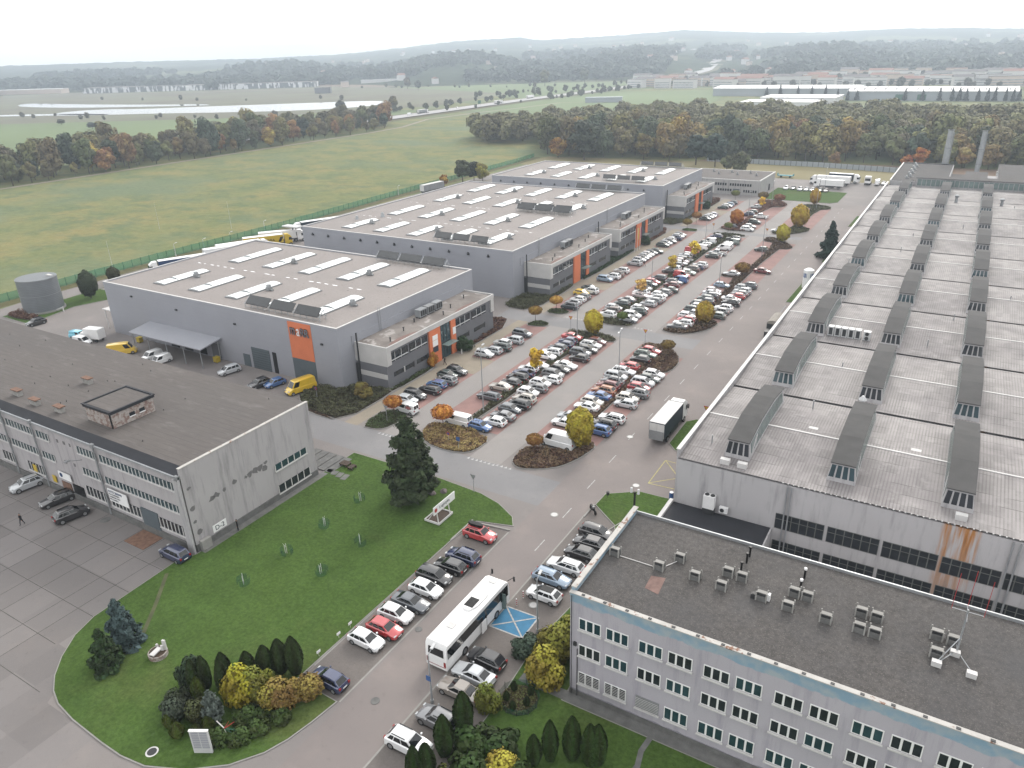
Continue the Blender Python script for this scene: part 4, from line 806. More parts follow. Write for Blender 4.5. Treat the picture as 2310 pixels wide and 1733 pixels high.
def car_proto(ty):
    L, W, H, hd, be, xa, xb, xc, xd, dk = CT[ty]; w = W / 2; b = MB(); fx = lambda x: L / 2 - x
    st = [(0, .74, .38, .60), (.1, .88, .26, .70), (.35, .97, .22, hd - .1), (xa * .75, 1, .2, hd), (xa, 1, .2, be), (xb, 1, .2, be), ((xb + xc) / 2, 1, .2, be), (xc, 1, .2, be), (xd, .99, .2, dk), (L - .12, .94, .25, dk - .04), (L, .84, .36, dk - .25)]
    rows = []
    for x, k, zb, zt in st: rows.append([(fx(x), s * w * k * q, z) for s, q, z in ((-1, .86, zb), (-1, 1, zb + .12), (-1, 1, zb + (zt - zb) * .6), (-1, .97, zt - .07), (-1, .86, zt), (0, 0, zt + .035), (1, .86, zt), (1, .97, zt - .07), (1, 1, zb + (zt - zb) * .6), (1, 1, zb + .12), (1, .86, zb))])
    n = 11; vs = [p for r in rows for p in r]; fs = [(i * n + j, i * n + j + 1, (i + 1) * n + j + 1, (i + 1) * n + j) for i in range(len(rows) - 1) for j in range(n - 1)]
    fs = [f[::-1] for f in fs]; fs += [tuple(range(n)), tuple(range((len(rows) - 1) * n, len(rows) * n))[::-1]]
    b.add(vs, fs)
    van = ty in ('smallvan', 'van', 'panelvan'); r0, r1 = (.87, .80) if van else (.86, .70)
    if ty == 'panelvan': r0, r1 = .9, .84
    z0, z1, z2 = be - .03, H - .10, H
    B0 = [(fx(xa), -w * r0 * .93, z0), (fx(xa) , w * r0 * .93, z0), (fx(xb) , w * r0, z0), (fx(xc), w * r0, z0), (fx(xd), w * r0 * .9, z0), (fx(xd), -w * r0 * .9, z0), (fx(xc), -w * r0, z0), (fx(xb), -w * r0, z0)]
    B1 = [(fx(xb), -w * r1 * .95, z1), (fx(xb), w * r1 * .95, z1), (fx(xb + .3), w * r1, z1 + .02), (fx(xc - .3), w * r1, z1 + .02), (fx(xc), w * r1 * .93, z1), (fx(xc), -w * r1 * .93, z1), (fx(xc - .3), -w * r1, z1 + .02), (fx(xb + .3), -w * r1, z1 + .02)]
    B2 = [(x * .93 + (fx((xb + xc) / 2)) * .07, y * .86, z2 if i not in (0, 1, 4, 5) else z2 - .03) for i, (x, y, z) in enumerate(B1)]
    o = len(b.v); b.v += B0 + B1 + B2
    for k in (0, 8): 
        for i in range(8): b.f.append((o + k + i, o + k + (i + 1) % 8, o + k + 8 + (i + 1) % 8, o + k + 8 + i)); b.m.append(0)
    b.f.append(tuple(o + 16 + i for i in range(8))); b.m.append(0)
    b.box(L / 2 - .03, -w * .55, .32, L / 2 + .015, w * .55, .52, 1); b.box(-L / 2 - .015, -w * .7, .3, -L / 2 + .03, w * .7, .42, 1)
    b.box(L / 2 + .012, -.26, .4, L / 2 + .03, .26, .51, 2); b.box(-L / 2 - .03, -.26, .55 if ty != 'pickup' else .6, -L / 2 - .012, .26, .66, 2)
    for s in (-1, 1): b.box(fx(xa + .45), s * (w + .02) - .02 + (s > 0) * 0, be - .02, fx(xa + .3), s * (w + .16), be + .13, 0); b.box(fx(L * .88), s * w * .99 - .01, .2, fx(L * .12), s * w * .99 + .01, .32, 1)
    if ty in ('suv', 'wagon'):
        for s in (-1, 1): b.box(fx(xc - .2), s * w * .66 - .02, H - .04, fx(xb + .35), s * w * .66 + .02, H + .05, 1)
    if ty == 'pickup': b.box(-L / 2 + .1, -w * .85, dk + .02, fx(xd) - .1, w * .85, dk + .045, 1); b.box(-L / 2, -w, dk, -L / 2 + .08, w, dk + .2, 0)
    root = thing(ty, '', 'car'); parts = [link('body', b.mesh('body_' + ty, ['car_paint', 'black', 'white_paint'], smooth=38), root)]
    def pane(name, A, B, C, D, m=.08, off=.018, mt='car_glass'):
        A, B, C, D = map(Vector, (A, B, C, D)); nn = (B - A).cross(D - A).normalized() * off; f = lambda u, v: (A * (1 - u) + B * u) * (1 - v) + (D * (1 - u) + C * u) * v
        return [f(m, m * 1.2) + nn, f(1 - m, m * 1.2) + nn, f(1 - m, 1 - m) + nn, f(m, 1 - m) + nn]
    g = MB(); g.quad(*pane('', B0[0], B0[1], B1[1], B1[0], .05)); link('windscreen', g.mesh('windscreen_' + ty, 'car_glass'), root)
    if not van: g = MB(); g.quad(*pane('', B0[4], B0[5], B1[5], B1[4], .08)); link('rear_window', g.mesh('rear_window_' + ty, 'car_glass'), root)
    elif ty != 'panelvan':
        g = MB(); q = pane('', B0[4], B0[5], B1[5], B1[4], .1); m1 = (Vector(q[0]) * .54 + Vector(q[1]) * .46); m2 = (Vector(q[3]) * .54 + Vector(q[2]) * .46); g.quad(q[0], m1, m2, q[3]); g.quad(Vector(q[0]) * .46 + Vector(q[1]) * .54, q[1], q[2], Vector(q[3]) * .46 + Vector(q[2]) * .54); link('rear_window', g.mesh('rear_window_' + ty, 'car_glass'), root)
    for s in (1, -1):
        g = MB(); i0, i1 = (1, 4) if s > 0 else (0, 5)
        P = lambda t, v: tuple((Vector((fx(xa + .12) * (1 - t) + fx(xd - .05) * t, s * w * r0, z0)) * (1 - v) + Vector((fx(xb + .12) * (1 - t) + fx(xc - .04) * t, s * w * r1, z1 + .01)) * v) + Vector((0, s * .03, 0)))
        segs = {'smallvan': ((.02, .36),), 'panelvan': ((.02, .24),), 'van': ((.02, .3),), 'sedan': ((.03, .48), (.52, .9)), 'pickup': ((.04, .48), (.54, .95))}.get(ty, ((.03, .37), (.405, .70), (.735, .93)))
        for a, c in segs: q = [P(a, .12), P(c, .12), P(c, .9), P(a, .9)]; g.quad(*(q if s < 0 else q[::-1]))
        link('side_window', g.mesh('side_window_' + ty, 'car_glass'), root)
    R0 = .33 if ty not in ('suv', 'panelvan', 'pickup') else .37
    wm = MB(); wm.ycyl(0, 0, -.1, .1, R0, 16, 0); 
    for y in (-.106, .101): wm.ycyl(0, 0, y, y + .005, R0 * .64, 12, 1)
    wme = wm.mesh('wheel_' + ty, ['tyre', 'rim'])
    for x in (L / 2 - .82, -L / 2 + .80 if ty != 'sedan' else -L / 2 + .95):
        for s in (-1, 1): o = link('wheel', wme, root); o.location = (x, s * (w - .075), R0)
    hl = MB(); hl.box(-.14, -.17, -.06, .02, .17, .07); hlm = hl.mesh('headlight', 'head_glass'); tl = MB(); tl.box(-.03, -.12, -.11, .1, .12, .13); tlm = tl.mesh('tail_light', 'tail_red')
    for s in (-1, 1):
        o = link('headlight', hlm, root); o.location = (L / 2 - .1, s * w * .66, .66 + (hd - .86)); o = link('tail_light', tlm, root); o.location = (-L / 2 + .01, s * w * .72, dk - .2)
    return root
COLS = {'white': (.72, .73, .74), 'silver': (.42, .44, .46), 'grey': (.16, .165, .175), 'slate': (.07, .08, .095), 'black': (.012, .012, .015), 'charcoal': (.035, .033, .035), 'navy': (.015, .025, .08), 'blue': (.04, .11, .28),
        'lightblue': (.22, .3, .4), 'red': (.4, .03, .035), 'darkred': (.13, .02, .025), 'orange': (.32, .13, .06), 'yellow': (.68, .45, .03), 'green': (.07, .11, .09), 'darkgreen': (.03, .05, .048), 'greengrey': (.13, .16, .15),
        'champagne': (.4, .37, .33), 'beige': (.45, .42, .38), 'taupe': (.24, .215, .19), 'brown': (.09, .06, .05), 'pink': (.5, .42, .42), 'mint': (.45, .55, .5), 'lilac': (.42, .42, .5), 'cyan': (.15, .5, .65)}
CN = {'lightblue': 'light blue', 'darkred': 'dark red', 'darkgreen': 'dark green', 'greengrey': 'green-grey', 'slate': 'slate grey', 'navy': 'navy blue'}
TN = {'hatch': 'hatchback', 'sedan': 'saloon car', 'wagon': 'estate car', 'suv': 'off-road car', 'mpv': 'people carrier', 'smallvan': 'small van', 'van': 'van', 'panelvan': 'large panel van', 'pickup': 'pickup truck'}
KN = {'hatch': 'hatchback', 'sedan': 'saloon_car', 'wagon': 'estate_car', 'suv': 'suv', 'mpv': 'people_carrier', 'smallvan': 'small_van', 'van': 'van', 'panelvan': 'panel_van', 'pickup': 'pickup_truck'}
ROWN = {'A': 'kerb row by nearest warehouse annex', 'B': 'left of left hedge, nearest block', 'C': 'right of left hedge, nearest block', 'D': 'left of right hedge, nearest block', 'E': 'right of right hedge, nearest block',
        'F': 'kerb row by second warehouse annex', 'H': 'kerb row by third warehouse annex', 'J3': 'kerb row by farthest warehouse annex', 'G': 'left of left hedge, middle block', 'K': 'right of left hedge, middle block',
        'I': 'left of right hedge, middle block', 'L': 'right of right hedge, middle block', 'M': 'farthest parking block', 'S': 'street row beside the big lawn', 'R': 'street row beside the lavender office', 'Y': 'slab yard before the workshop', 'V': 'yard before the canopy warehouse', 'P': 'row behind the far square lawn'}
ORD = 'first second third fourth fifth sixth seventh eighth ninth tenth eleventh twelfth'.split()
ordn = lambda i: ORD[i] if i < 12 else '%dth' % (i + 1) if i < 20 else {20: '21st', 21: '22nd', 22: '23rd'}.get(i, '%dth' % (i + 1))
CARS = """A -76.8 90.4 smallvan white W
A -79.2 93.5 hatch silver E
A -79.2 95.8 mpv black E
A -78.1 98.8 wagon black W
A -78.4 101.4 hatch blue W
A -77.8 103.7 suv grey W
A -79.2 106.0 hatch darkgreen E
A -78.7 108.3 suv black E
A -78.8 118.5 hatch silver E
A -78.4 120.8 wagon silver W
A -77.5 123.1 suv darkgreen W
A -78.7 125.5 hatch white W
A -77.3 127.8 mpv silver W
A -77.8 132.2 mpv slate E
B -66.3 90.8 van white W
B -66.9 101.5 wagon slate W
B -67.2 106.0 sedan champagne W
B -66.5 108.5 hatch black W
B -66.5 111.0 suv black W
B -66.6 113.5 sedan navy W
B -66.9 115.8 hatch white W
B -66.0 118.2 hatch white E
B -66.9 123.1 hatch white E
B -67.0 125.6 wagon white W
B -66.9 128.1 hatch slate W
B -66.5 130.4 hatch navy W
B -66.8 132.7 hatch navy W
B -67.2 135.4 sedan red E
C -62.0 90.9 hatch blue E
C -60.7 93.5 hatch white W
C -60.6 96.0 sedan grey W
C -60.9 98.8 hatch slate E
C -60.4 101.0 mpv black W
C -60.7 103.4 suv beige W
C -61.6 106.3 hatch white E
C -61.0 108.6 hatch grey W
C -61.6 110.9 hatch white E
C -60.5 113.2 hatch white W
C -61.4 115.5 mpv grey E
C -61.4 118.3 hatch black E
C -61.2 120.6 sedan white E
C -60.5 125.1 hatch black W
C -61.6 127.8 mpv slate E
C -61.0 130.1 hatch black E
C -61.6 132.8 wagon white E
C -61.3 135.1 hatch darkred E
D -48.0 91.9 panelvan white W
D -50.2 98.5 sedan white W
D -50.6 101.0 hatch silver W
D -49.6 105.7 sedan white W
D -49.7 108.0 hatch beige E
D -49.6 110.7 sedan blue W
D -49.7 113.0 suv orange W
D -49.9 115.3 suv darkred W
D -50.0 117.6 suv grey W
D -50.4 120.0 mpv silver E
D -50.1 123.0 wagon white E
D -50.1 125.7 hatch red W
D -49.5 130.0 hatch black W
D -49.6 132.9 wagon green E
D -49.3 135.2 hatch red E
E -44.2 98.5 suv blue W
E -44.2 100.8 suv black W
E -44.0 103.7 wagon white W
E -44.1 109.8 hatch silver W
E -44.8 112.2 hatch beige E
E -44.0 114.6 suv grey W
E -44.7 117.3 hatch red E
E -44.9 119.6 mpv silver E
E -44.5 121.9 hatch darkgreen E
E -44.5 124.2 hatch white E
F -77.0 153.7 suv slate W
F -77.6 156.9 hatch silver W
F -77.7 159.6 hatch white W
F -77.6 162.1 hatch grey W
F -79.3 164.8 hatch yellow E
F -77.9 167.1 suv white W
F -79.1 169.5 sedan darkgreen E
F -79.1 178.7 mpv lightblue E
F -78.2 181.7 suv white W
F -78.2 184.0 suv brown W
F -78.3 188.0 suv white W
F -78.1 197.0 suv silver W
F -78.4 201.2 hatch silver E
F -78.4 203.5 hatch grey E
F -78.5 205.8 hatch silver E
F -78.5 208.2 hatch white E
F -78.3 210.4 hatch slate E
F -77.4 212.6 hatch darkgreen E
H -78.6 221.1 hatch darkgreen E
H -78.6 223.8 hatch silver E
H -78.2 226.6 hatch grey E
H -79.1 228.8 hatch white W
H -78.1 231.0 suv navy W
H -78.2 234.0 hatch silver E
H -78.3 236.4 hatch grey E
J3 -78.7 264.0 hatch darkgreen E
J3 -78.5 267.0 hatch silver E
J3 -78.3 269.4 hatch white E
J3 -78.6 271.9 hatch lilac W
J3 -78.9 286.7 hatch darkgreen W
J3 -78.3 290.0 hatch silver E
J3 -78.4 292.9 hatch lightblue W
J3 -78.3 297.0 hatch slate W
G -66.4 152.0 suv white W
G -66.7 155.1 mpv brown W
G -67.3 157.5 hatch silver E
G -66.8 161.4 hatch darkgreen W
G -66.9 164.6 sedan grey W
G -65.1 169.2 sedan pink E
G -65.9 171.4 suv white W
G -66.7 175.1 mpv grey E
G -66.7 179.2 hatch darkgreen E
G -66.8 181.7 hatch red E
G -66.5 185.4 mpv slate W
G -66.5 193.5 hatch black W
G -66.2 195.9 mpv white W
G -66.9 200.2 hatch slate W
G -66.5 202.5 hatch silver E
G -66.8 204.9 hatch pink E
G -66.5 207.2 hatch grey E
G -67.7 210.1 hatch silver W
G -68.3 212.3 hatch silver W
G -68.0 217.4 smallvan red E
G -66.8 221.4 smallvan white W
G -67.2 226.1 hatch silver W
G -67.3 228.8 hatch darkgreen E
G -67.0 231.0 smallvan white W
G -67.1 238.8 hatch navy W
K -60.9 151.3 hatch silver E
K -61.3 154.2 mpv white E
K -61.1 157.2 suv darkgreen W
K -61.6 159.6 hatch white E
K -61.0 163.8 hatch silver W
K -60.7 166.5 hatch grey W
K -60.8 168.7 suv white W
K -61.2 171.6 hatch white E
K -60.9 174.0 hatch grey W
K -60.4 176.8 sedan darkgreen W
K -61.4 181.1 hatch darkred W
K -61.7 183.9 wagon grey E
K -61.0 186.1 smallvan blue W
K -62.0 190.7 smallvan red E
K -61.4 194.2 hatch mint E
K -61.7 197.7 mpv brown W
K -60.9 200.3 hatch navy W
K -60.8 202.6 suv white W
K -60.9 214.2 hatch darkgreen W
K -60.5 218.0 pickup silver W
K -60.5 224.7 smallvan white W
K -60.6 227.2 smallvan white W
K -60.1 232.7 smallvan greengrey W
K -61.3 238.1 wagon black W
I -49.5 151.6 sedan grey W
I -49.1 154.3 wagon white W
I -49.2 156.8 hatch red W
I -50.0 159.4 hatch white E
I -49.3 161.7 hatch silver W
I -49.9 163.9 mpv darkgreen E
I -49.5 166.8 hatch white E
I -50.2 169.0 hatch darkgreen E
I -49.4 171.6 hatch slate W
I -50.2 173.9 hatch darkgreen W
I -49.9 176.4 hatch slate W
I -50.1 178.6 sedan silver E
I -50.5 180.8 hatch pink E
I -49.9 186.3 hatch lightblue E
I -50.6 197.9 sedan silver W
I -50.1 227.8 hatch darkgreen W
I -51.4 255.5 sedan white W
L -44.0 162.4 hatch greengrey W
L -44.2 165.7 hatch grey W
L -44.1 168.1 suv white W
L -43.7 172.8 suv black W
L -44.6 176.0 sedan white E
L -43.9 178.6 hatch red W
L -43.8 181.0 hatch grey W
L -43.8 183.2 suv silver W
L -44.5 186.4 hatch silver E
L -43.7 188.6 suv slate W
L -43.9 204.1 sedan darkred E
M -61.0 253.0 mpv white E
M -66.8 255.2 hatch slate W
M -61.3 257.7 hatch silver E
M -61.6 265.0 mpv darkgreen E
M -62.0 274.9 pickup white W
M -66.9 277.2 suv navy W
M -66.8 281.9 hatch darkgreen W
M -68.0 292.3 hatch silver W
S -45.4 37.9 hatch navy W
S -45.8 43.9 hatch white E
S -45.2 46.2 hatch red E
S -45.6 48.6 hatch white E
S -45.3 50.9 sedan slate E
S -45.2 53.6 hatch white E
S -45.7 55.9 mpv black E
S -45.1 58.4 hatch black W
S -44.8 60.6 suv navy W
S -45.5 65.5 suv red E
R -33.8 35.8 suv white E
R -33.0 39.2 suv grey W
R -33.3 43.1 sedan taupe W
R -33.2 45.4 sedan silver W
R -33.2 47.8 hatch black W
R -32.8 59.3 hatch white W
R -33.4 62.3 wagon lightblue E
R -33.0 65.1 wagon white W
R -32.5 68.2 hatch black W
R -32.5 70.6 hatch charcoal W
R -32.6 72.9 mpv charcoal E
Y -111.1 43.9 suv silver S
Y -103.0 43.8 wagon black S
Y -97.4 42.5 suv black N
Y -77.0 43.7 mpv navy W
V -186.1 86.6 suv black S
V -167.1 85.8 smallvan cyan E
V -162.8 84.0 smallvan white E
V -148.9 84.4 panelvan yellow E
V -140.4 85.5 smallvan white S
V -136.6 84.8 smallvan white S
V -119.4 87.9 mpv silver S
V -108.7 86.0 suv black S
V -106.4 87.7 hatch blue S
V -100.1 88.2 panelvan yellow S
P -66.8 337.6 suv white S
P -64.1 338.4 hatch black S
P -61.0 336.7 suv silver S
P -58.5 337.3 hatch silver S
P -56.2 337.4 hatch silver S
P -53.0 337.1 hatch darkgreen S
P -50.8 337.2 hatch brown S"""
rows = {}
for l in CARS.strip().split('\n'): r, x, y, ty, c, d = l.split(); rows.setdefault(r, []).append((float(x), float(y), ty, c, d))
random.seed(21)
for r, lst in rows.items():
    lst.sort(key=lambda a: a[0] if r in 'YVP' else a[1])
    for i, (x, y, ty, c, d) in enumerate(lst):
        if ty not in CAR: CAR[ty] = o = car_proto(ty)
        else: o = copy_tree(CAR[ty])
        o.name = KN[ty]; o.location = (x, y, .02 if r not in 'VPY' else .012); o.rotation_euler[2] = {'E': 0, 'N': R(90), 'W': R(180), 'S': R(-90)}[d] + R(random.uniform(-2.2, 2.2))
        if r == 'V': o.rotation_euler[2] += R(50 if c == 'yellow' and d == 'E' else 9 if d == 'E' else 0) + (R(-5) if d == 'S' and x < -130 else R(-14) if d == 'S' else 0)
        if r == 'Y' and d in 'SN': o.rotation_euler[2] += R(-12)
        cc = COLS[c]; k = random.uniform(.9, 1.1)
        for p in o.children:
            if p.name.split('.')[0] == 'body': p.color = (*[q * k for q in cc], 1); p.name = 'body'
        end = 'from the left' if r in 'YVP' else 'from the near end'
        o['label'] = '%s %s, %s %s, %s' % (CN.get(c, c), TN[ty], ordn(i), end, ROWN[r]); o['category'] = {'smallvan': 'van', 'van': 'van', 'panelvan': 'van', 'pickup': 'pickup'}.get(ty, 'car'); o['group'] = 'vehicles parked in the ' + ('car parks' if r not in 'YVP' else 'yards')
        # extras the photo shows
        if r == 'S' and ty == 'suv' and c == 'red': w = MB(); w.prism(chaikin([(-1.6, -.35), (.35, -.3), (.5, 0), (.35, .3), (-1.6, .35)]), 1.74, 2.1); link('roof_box', w.mesh('roof_box', 'black'), o); o['label'] = 'red off-road car carrying a long black roof box beside the big lawn'
        if r == 'A' and ty == 'smallvan':
            w = MB(); random.seed(2)
            for u in range(-3, 4):
                for v in range(-3, 4):
                    if abs(u) + abs(v) < 5 and (abs(u) < 2 or abs(v) < 2): w.box(-1 + u * .18 - .07, -.16, 1.35 + v * .16 - .06, -1 + u * .18 + .07, -.15, 1.35 + v * .16 + .06, int(abs(v) > 1 or abs(u) > 2))
            for q in (-1, 1): w2 = MB(); w2.v = [(a, q * (b_ + .16) + q * .86 - (q * 0), z) for a, b_, z in w.v]; w2.f = w.f; w2.m = w.m; link('cross_pattern', w2.mesh('cross_pattern', ['sign_red', 'black']), o)
            o['label'] = 'small white van with a red and black square pattern beside a round orange tree'
        if r == 'C' and i == 0: w = MB(); [w.tube((-.9 + k_ * .5, s * .5, 1.5), (-.9 + k_ * .5, s * .5, 1.75), .04, 4) for k_ in range(3) for s in (-1, 1)]; w.tube((-1, .5, 1.7), (.2, .5, 1.7), .04, 4); w.tube((-1, -.5, 1.7), (.2, -.5, 1.7), .04, 4); link('roof_rack', w.mesh('roof_rack', 'black'), o)
        if r == 'R' and c == 'white' and ty == 'hatch': w = MB(); w.box(-1.15, -.5, 1.475, .3, .5, 1.482); link('glass_roof', w.mesh('glass_roof', 'black'), o)
# box body van next to the white vans
def semi(label, x, y, rz, side, top='white_paint', cab='white_paint', L=13.6, name='articulated_lorry', text_=None, hc=3.9, cabon=True):
    t = thing(name, label, 'lorry' if cabon else 'trailer', (0, 0, 0)); w = MB(); w.box(-L / 2, -1.27, 1.25, L / 2, 1.27, hc - .06, 0); w.box(-L / 2 + .02, -1.25, hc - .059, L / 2 - .02, 1.25, hc, 1); link('trailer', w.mesh('trailer', [side, top]), t)
    w = MB(); w.box(-L / 2 + .3, -1.1, .85, L / 2 - .2, 1.1, 1.24); w.box(-1, -1.2, .45, 2.5, -1.1, 1.1); w.box(-1, 1.1, .45, 2.5, 1.2, 1.1); link('chassis', w.mesh('chassis', 'dark_metal'), t)
    wm = MB(); wm.ycyl(0, 0, -.16, .16, .5, 16, 0); wm.ycyl(0, 0, -.175, -.161, .3, 10, 1); wm.ycyl(0, 0, .161, .175, .3, 10, 1); me = wm.mesh('lorry_wheel', ['tyre', 'rim'])
    xs = [-L / 2 + 1.5, -L / 2 + 2.8, -L / 2 + 4.1] if L > 10 else [-L / 2 + 1.8]
    if cabon: xs += [L / 2 - .2, L / 2 + 2.2] if L > 10 else [L / 2 + 1.1]
    for q in xs:
        for s in (-1, 1): o = link('wheel', me, t); o.location = (q, s * 1.1, .5)
    if cabon:
        a = L / 2 + .45; w = MB(); w.add([(a, -1.2, .7), (a + 2.3, -1.2, .7), (a + 2.35, -1.2, 1.7), (a + 2.1, -1.15, 3.0), (a + 1.2, -1.05, 3.75), (a, -1.05, 3.8), (a, 1.2, .7), (a + 2.3, 1.2, .7), (a + 2.35, 1.2, 1.7), (a + 2.1, 1.15, 3.0), (a + 1.2, 1.05, 3.75), (a, 1.05, 3.8)],
            [(0, 1, 2, 3, 4, 5), (11, 10, 9, 8, 7, 6), (1, 7, 8, 2), (2, 8, 9, 3), (3, 9, 10, 4), (4, 10, 11, 5), (5, 11, 6, 0)]); w.box(a - .4, -1.1, .6, a + 2.3, 1.1, .95, 1); cb = link('cab', w.mesh('cab', [cab, 'dark_metal']), t)
        w = MB(); w.quad((a + 2.36, -1.0, 1.85), (a + 2.36, 1.0, 1.85), (a + 2.14, 1.0, 2.85), (a + 2.14, -1.0, 2.85)); [w.quad(*[(p, s * 1.215, z) for p, z in ([(a + 1.3, 1.9), (a + 2.2, 1.9), (a + 2.0, 2.75), (a + 1.3, 2.75)][::-s])]) for s in (-1, 1)]; w.v = [(p, q, z) for p, q, z in w.v]; link('windscreen', w.mesh('windscreen', 'car_glass'), cb)
        for s in (-1, 1): w = MB(); w.box(a + 2.1, s * 1.35 - .08, 1.9, a + 2.25, s * 1.35 + .08, 2.7); link('mirror', w.mesh('mirror', 'black'), cb)
    w = MB(); w.box(-L / 2 - .06, -1.2, 1.3, -L / 2 - .005, -.02, hc - .2); w.box(-L / 2 - .06, .02, 1.3, -L / 2 - .005, 1.2, hc - .2); link('rear_door', w.mesh('rear_door', 'coping'), t)
    if text_:
        me = text_mesh(text_, 1.3, .01); me.materials.clear(); me.materials.append(MATS['black'])
        for s in (-1,): m2 = me.copy(); m2.transform(Matrix.Translation((1.5, s * 1.29, 1.9)) @ Matrix.Rotation(R(90), 4, 'X')); link('lettering', m2, t)
        w = MB(); w.prism([(4.6, 0), (5.4, 0), (6.4, 1.6), (5.4, 1.6)], 0, .02); w.v = [(p, -1.275 - z, 1.6 + q) for p, q, z in w.v]; link('emblem', w.mesh('emblem', 'black'), t)
    t.location = (x, y, .015); t.rotation_euler[2] = rz; return t
semi('lorry with a dark blue curtain side and white cab, leftmost of the parked lorries', -196.2, 136, R(244), 'tarp_blue')
semi('white box trailer lorry, rear end showing, right of the blue curtain lorry', -195.4, 151.2, R(65), 'white_paint')
semi('white roofed trailer lorry squeezed just left of the yellow lorry', -196, 156.5, R(62), 'coping')
semi('yellow lorry with black lettering and a black emblem on its side', -195.7, 166.4, R(54.6), 'truck_yellow', cab='truck_yellow', text_='EKOBA', L=12.6)
semi('plain white lorry parked right behind the yellow lorry', -196.8, 173.6, R(50), 'white_paint', L=12)
semi('lorry with a navy side and white roof beyond the gantry canopy', -197.3, 194, R(245), 'tarp_navy')
semi('white trailer standing nose to tail beyond the navy lorry', -191.5, 206, R(66), 'white_paint', cabon=False, name='trailer')
semi('long plain grey trailer standing beside the green fence', -207, 275, R(85), 'grey_metal', 'coping', cabon=False, name='trailer')
semi('long white lorry in the far lot, cab to the left', -51, 355.5, R(178), 'white_paint')
semi('short white box lorry in front of the long white one, far lot', -50, 346.5, R(178), 'white_paint', L=9, hc=3.6, name='box_lorry')
semi('lorry with dark sides in the far lot, cab to the right', -49.3, 364, R(-4), 'tarp_navy', L=10)
t = semi('pale box lorry on the main road by the factory with grey tail lift', -34.6, 103.6, R(90), 'tarp_navy', 'coping', L=8.6, name='box_lorry')
w = MB(); w.box(-4.55, -1.15, 1.0, -4.42, 1.15, 2.5); link('tail_lift', w.mesh('tail_lift', 'grey_metal'), t)
t = thing('tractor_unit', 'white lorry tractor unit facing us at the far lot edge', 'lorry', (-38, 361, 0)); a = 0
w = MB(); w.box(-1.2, -1.1, .9, 1.2, 1.2, 3.7); w.build('cab', 'white_paint', None).parent = t; w = MB(); w.box(-1.05, -1.14, 1.9, 1.05, -1.105, 2.9); o = w.build('windscreen', 'car_glass', None); o.parent = t; w = MB(); w.box(-1.1, -1.15, .6, 1.1, 3.8, .89); o = w.build('chassis', 'dark_metal', None); o.parent = t
for p in (.2, 3.0):
    for s in (-1, 1): w = MB(); w.tube((s * 1.2, p, .5), (s * .85, p, .5), .5, 12); o = w.build('wheel', 'tyre', None); o.parent = t
o = copy_tree(CAR['panelvan']); o.name = 'panel_van'; o.location = (-34.2, 363, .01); o.rotation_euler[2] = R(90); o['label'] = 'white panel van parked right of the lone tractor unit'; o['category'] = 'van'
for p in o.children:
    if p.name.startswith('body'): p.color = (.75, .75, .75, 1)
o = copy_tree(CAR['hatch']); o.name = 'hatchback'; o.location = (-31.9, 363.8, .01); o.rotation_euler[2] = R(-90); o['label'] = 'white hatchback right of the panel van at the far lot edge'; o['category'] = 'car'
for p in o.children:
    if p.name.startswith('body'): p.color = (.7, .7, .7, 1)
t = thing('box_van', 'white box-bodied van, rear towards us, beside the two small vans', 'van', (-162.3, 86.6, .012), R(-165))
w = MB(); w.box(-2.2, -1.05, .75, 1.8, 1.05, 3.0); link('box_body', w.mesh('box_body', 'white_paint'), t); w = MB(); w.box(1.9, -.95, .5, 3.4, .95, 1.3); w.add([(1.9, -.95, 1.3), (3.4, -.95, 1.3), (2.7, -.9, 2.1), (1.9, -.9, 2.1), (1.9, .95, 1.3), (3.4, .95, 1.3), (2.7, .9, 2.1), (1.9, .9, 2.1)], [(0, 1, 2, 3), (7, 6, 5, 4), (1, 5, 6, 2), (2, 6, 7, 3)]); link('cab', w.mesh('van_cab', 'white_paint'), t)
wm = MB(); wm.ycyl(0, 0, -.12, .12, .36, 14); me = wm.mesh('van_wheel', 'tyre')
for p in (-1.2, 2.4):
    for s in (-1, 1): o = link('wheel', me, t); o.location = (p, s * .9, .36)
# ------------------------------------------------------------------ coach
t = thing('coach', 'white coach with black window band parked on the street', 'coach', (-37.05, 50.6, .02), R(90))
L, w2 = 12.2, 1.27; b = MB(); prof = [(-L / 2, .45), (-L / 2 - .02, 1.6), (-L / 2 + .1, 3.1), (-L / 2 + .3, 3.4), (L / 2 - .9, 3.42), (L / 2 - .25, 3.1), (L / 2, 1.7), (L / 2, .45)]
sec = [(1, 0), (1, .45), (.99, 1.0), (.93, 1.0)]
vs = [(x, -w2, z) for x, z in prof] + [(x, -w2 * (.86 if z > 3.3 else .97), z + (.12 if z > 3.3 else 0)) for x, z in prof] + [(x, w2 * (.86 if z > 3.3 else .97), z + (.12 if z > 3.3 else 0)) for x, z in prof] + [(x, w2, z) for x, z in prof]
n = 8; fs = [tuple(range(n))[::-1] and tuple(range(n))] + [tuple(range(3 * n, 4 * n))[::-1]]
for k in range(3): fs += [(k * n + i, (k + 1) * n + i, (k + 1) * n + i + 1, k * n + i + 1) for i in range(n - 1)]
b.add(vs, fs); body = link('body', b.mesh('coach_body', 'white_paint', smooth=35), t)
for s in (-1, 1): b = MB(); b.box(-L / 2 + .25, s * (w2 + .012) - .008, 1.75, L / 2 - 1.9, s * (w2 + .012) + .008, 2.95); b.box(L / 2 - 1.9, s * (w2 + .012) - .008, 1.45, L / 2 - .35, s * (w2 + .012) + .008, 2.9); link('side_window', b.mesh('coach_glass', 'car_glass'), t)
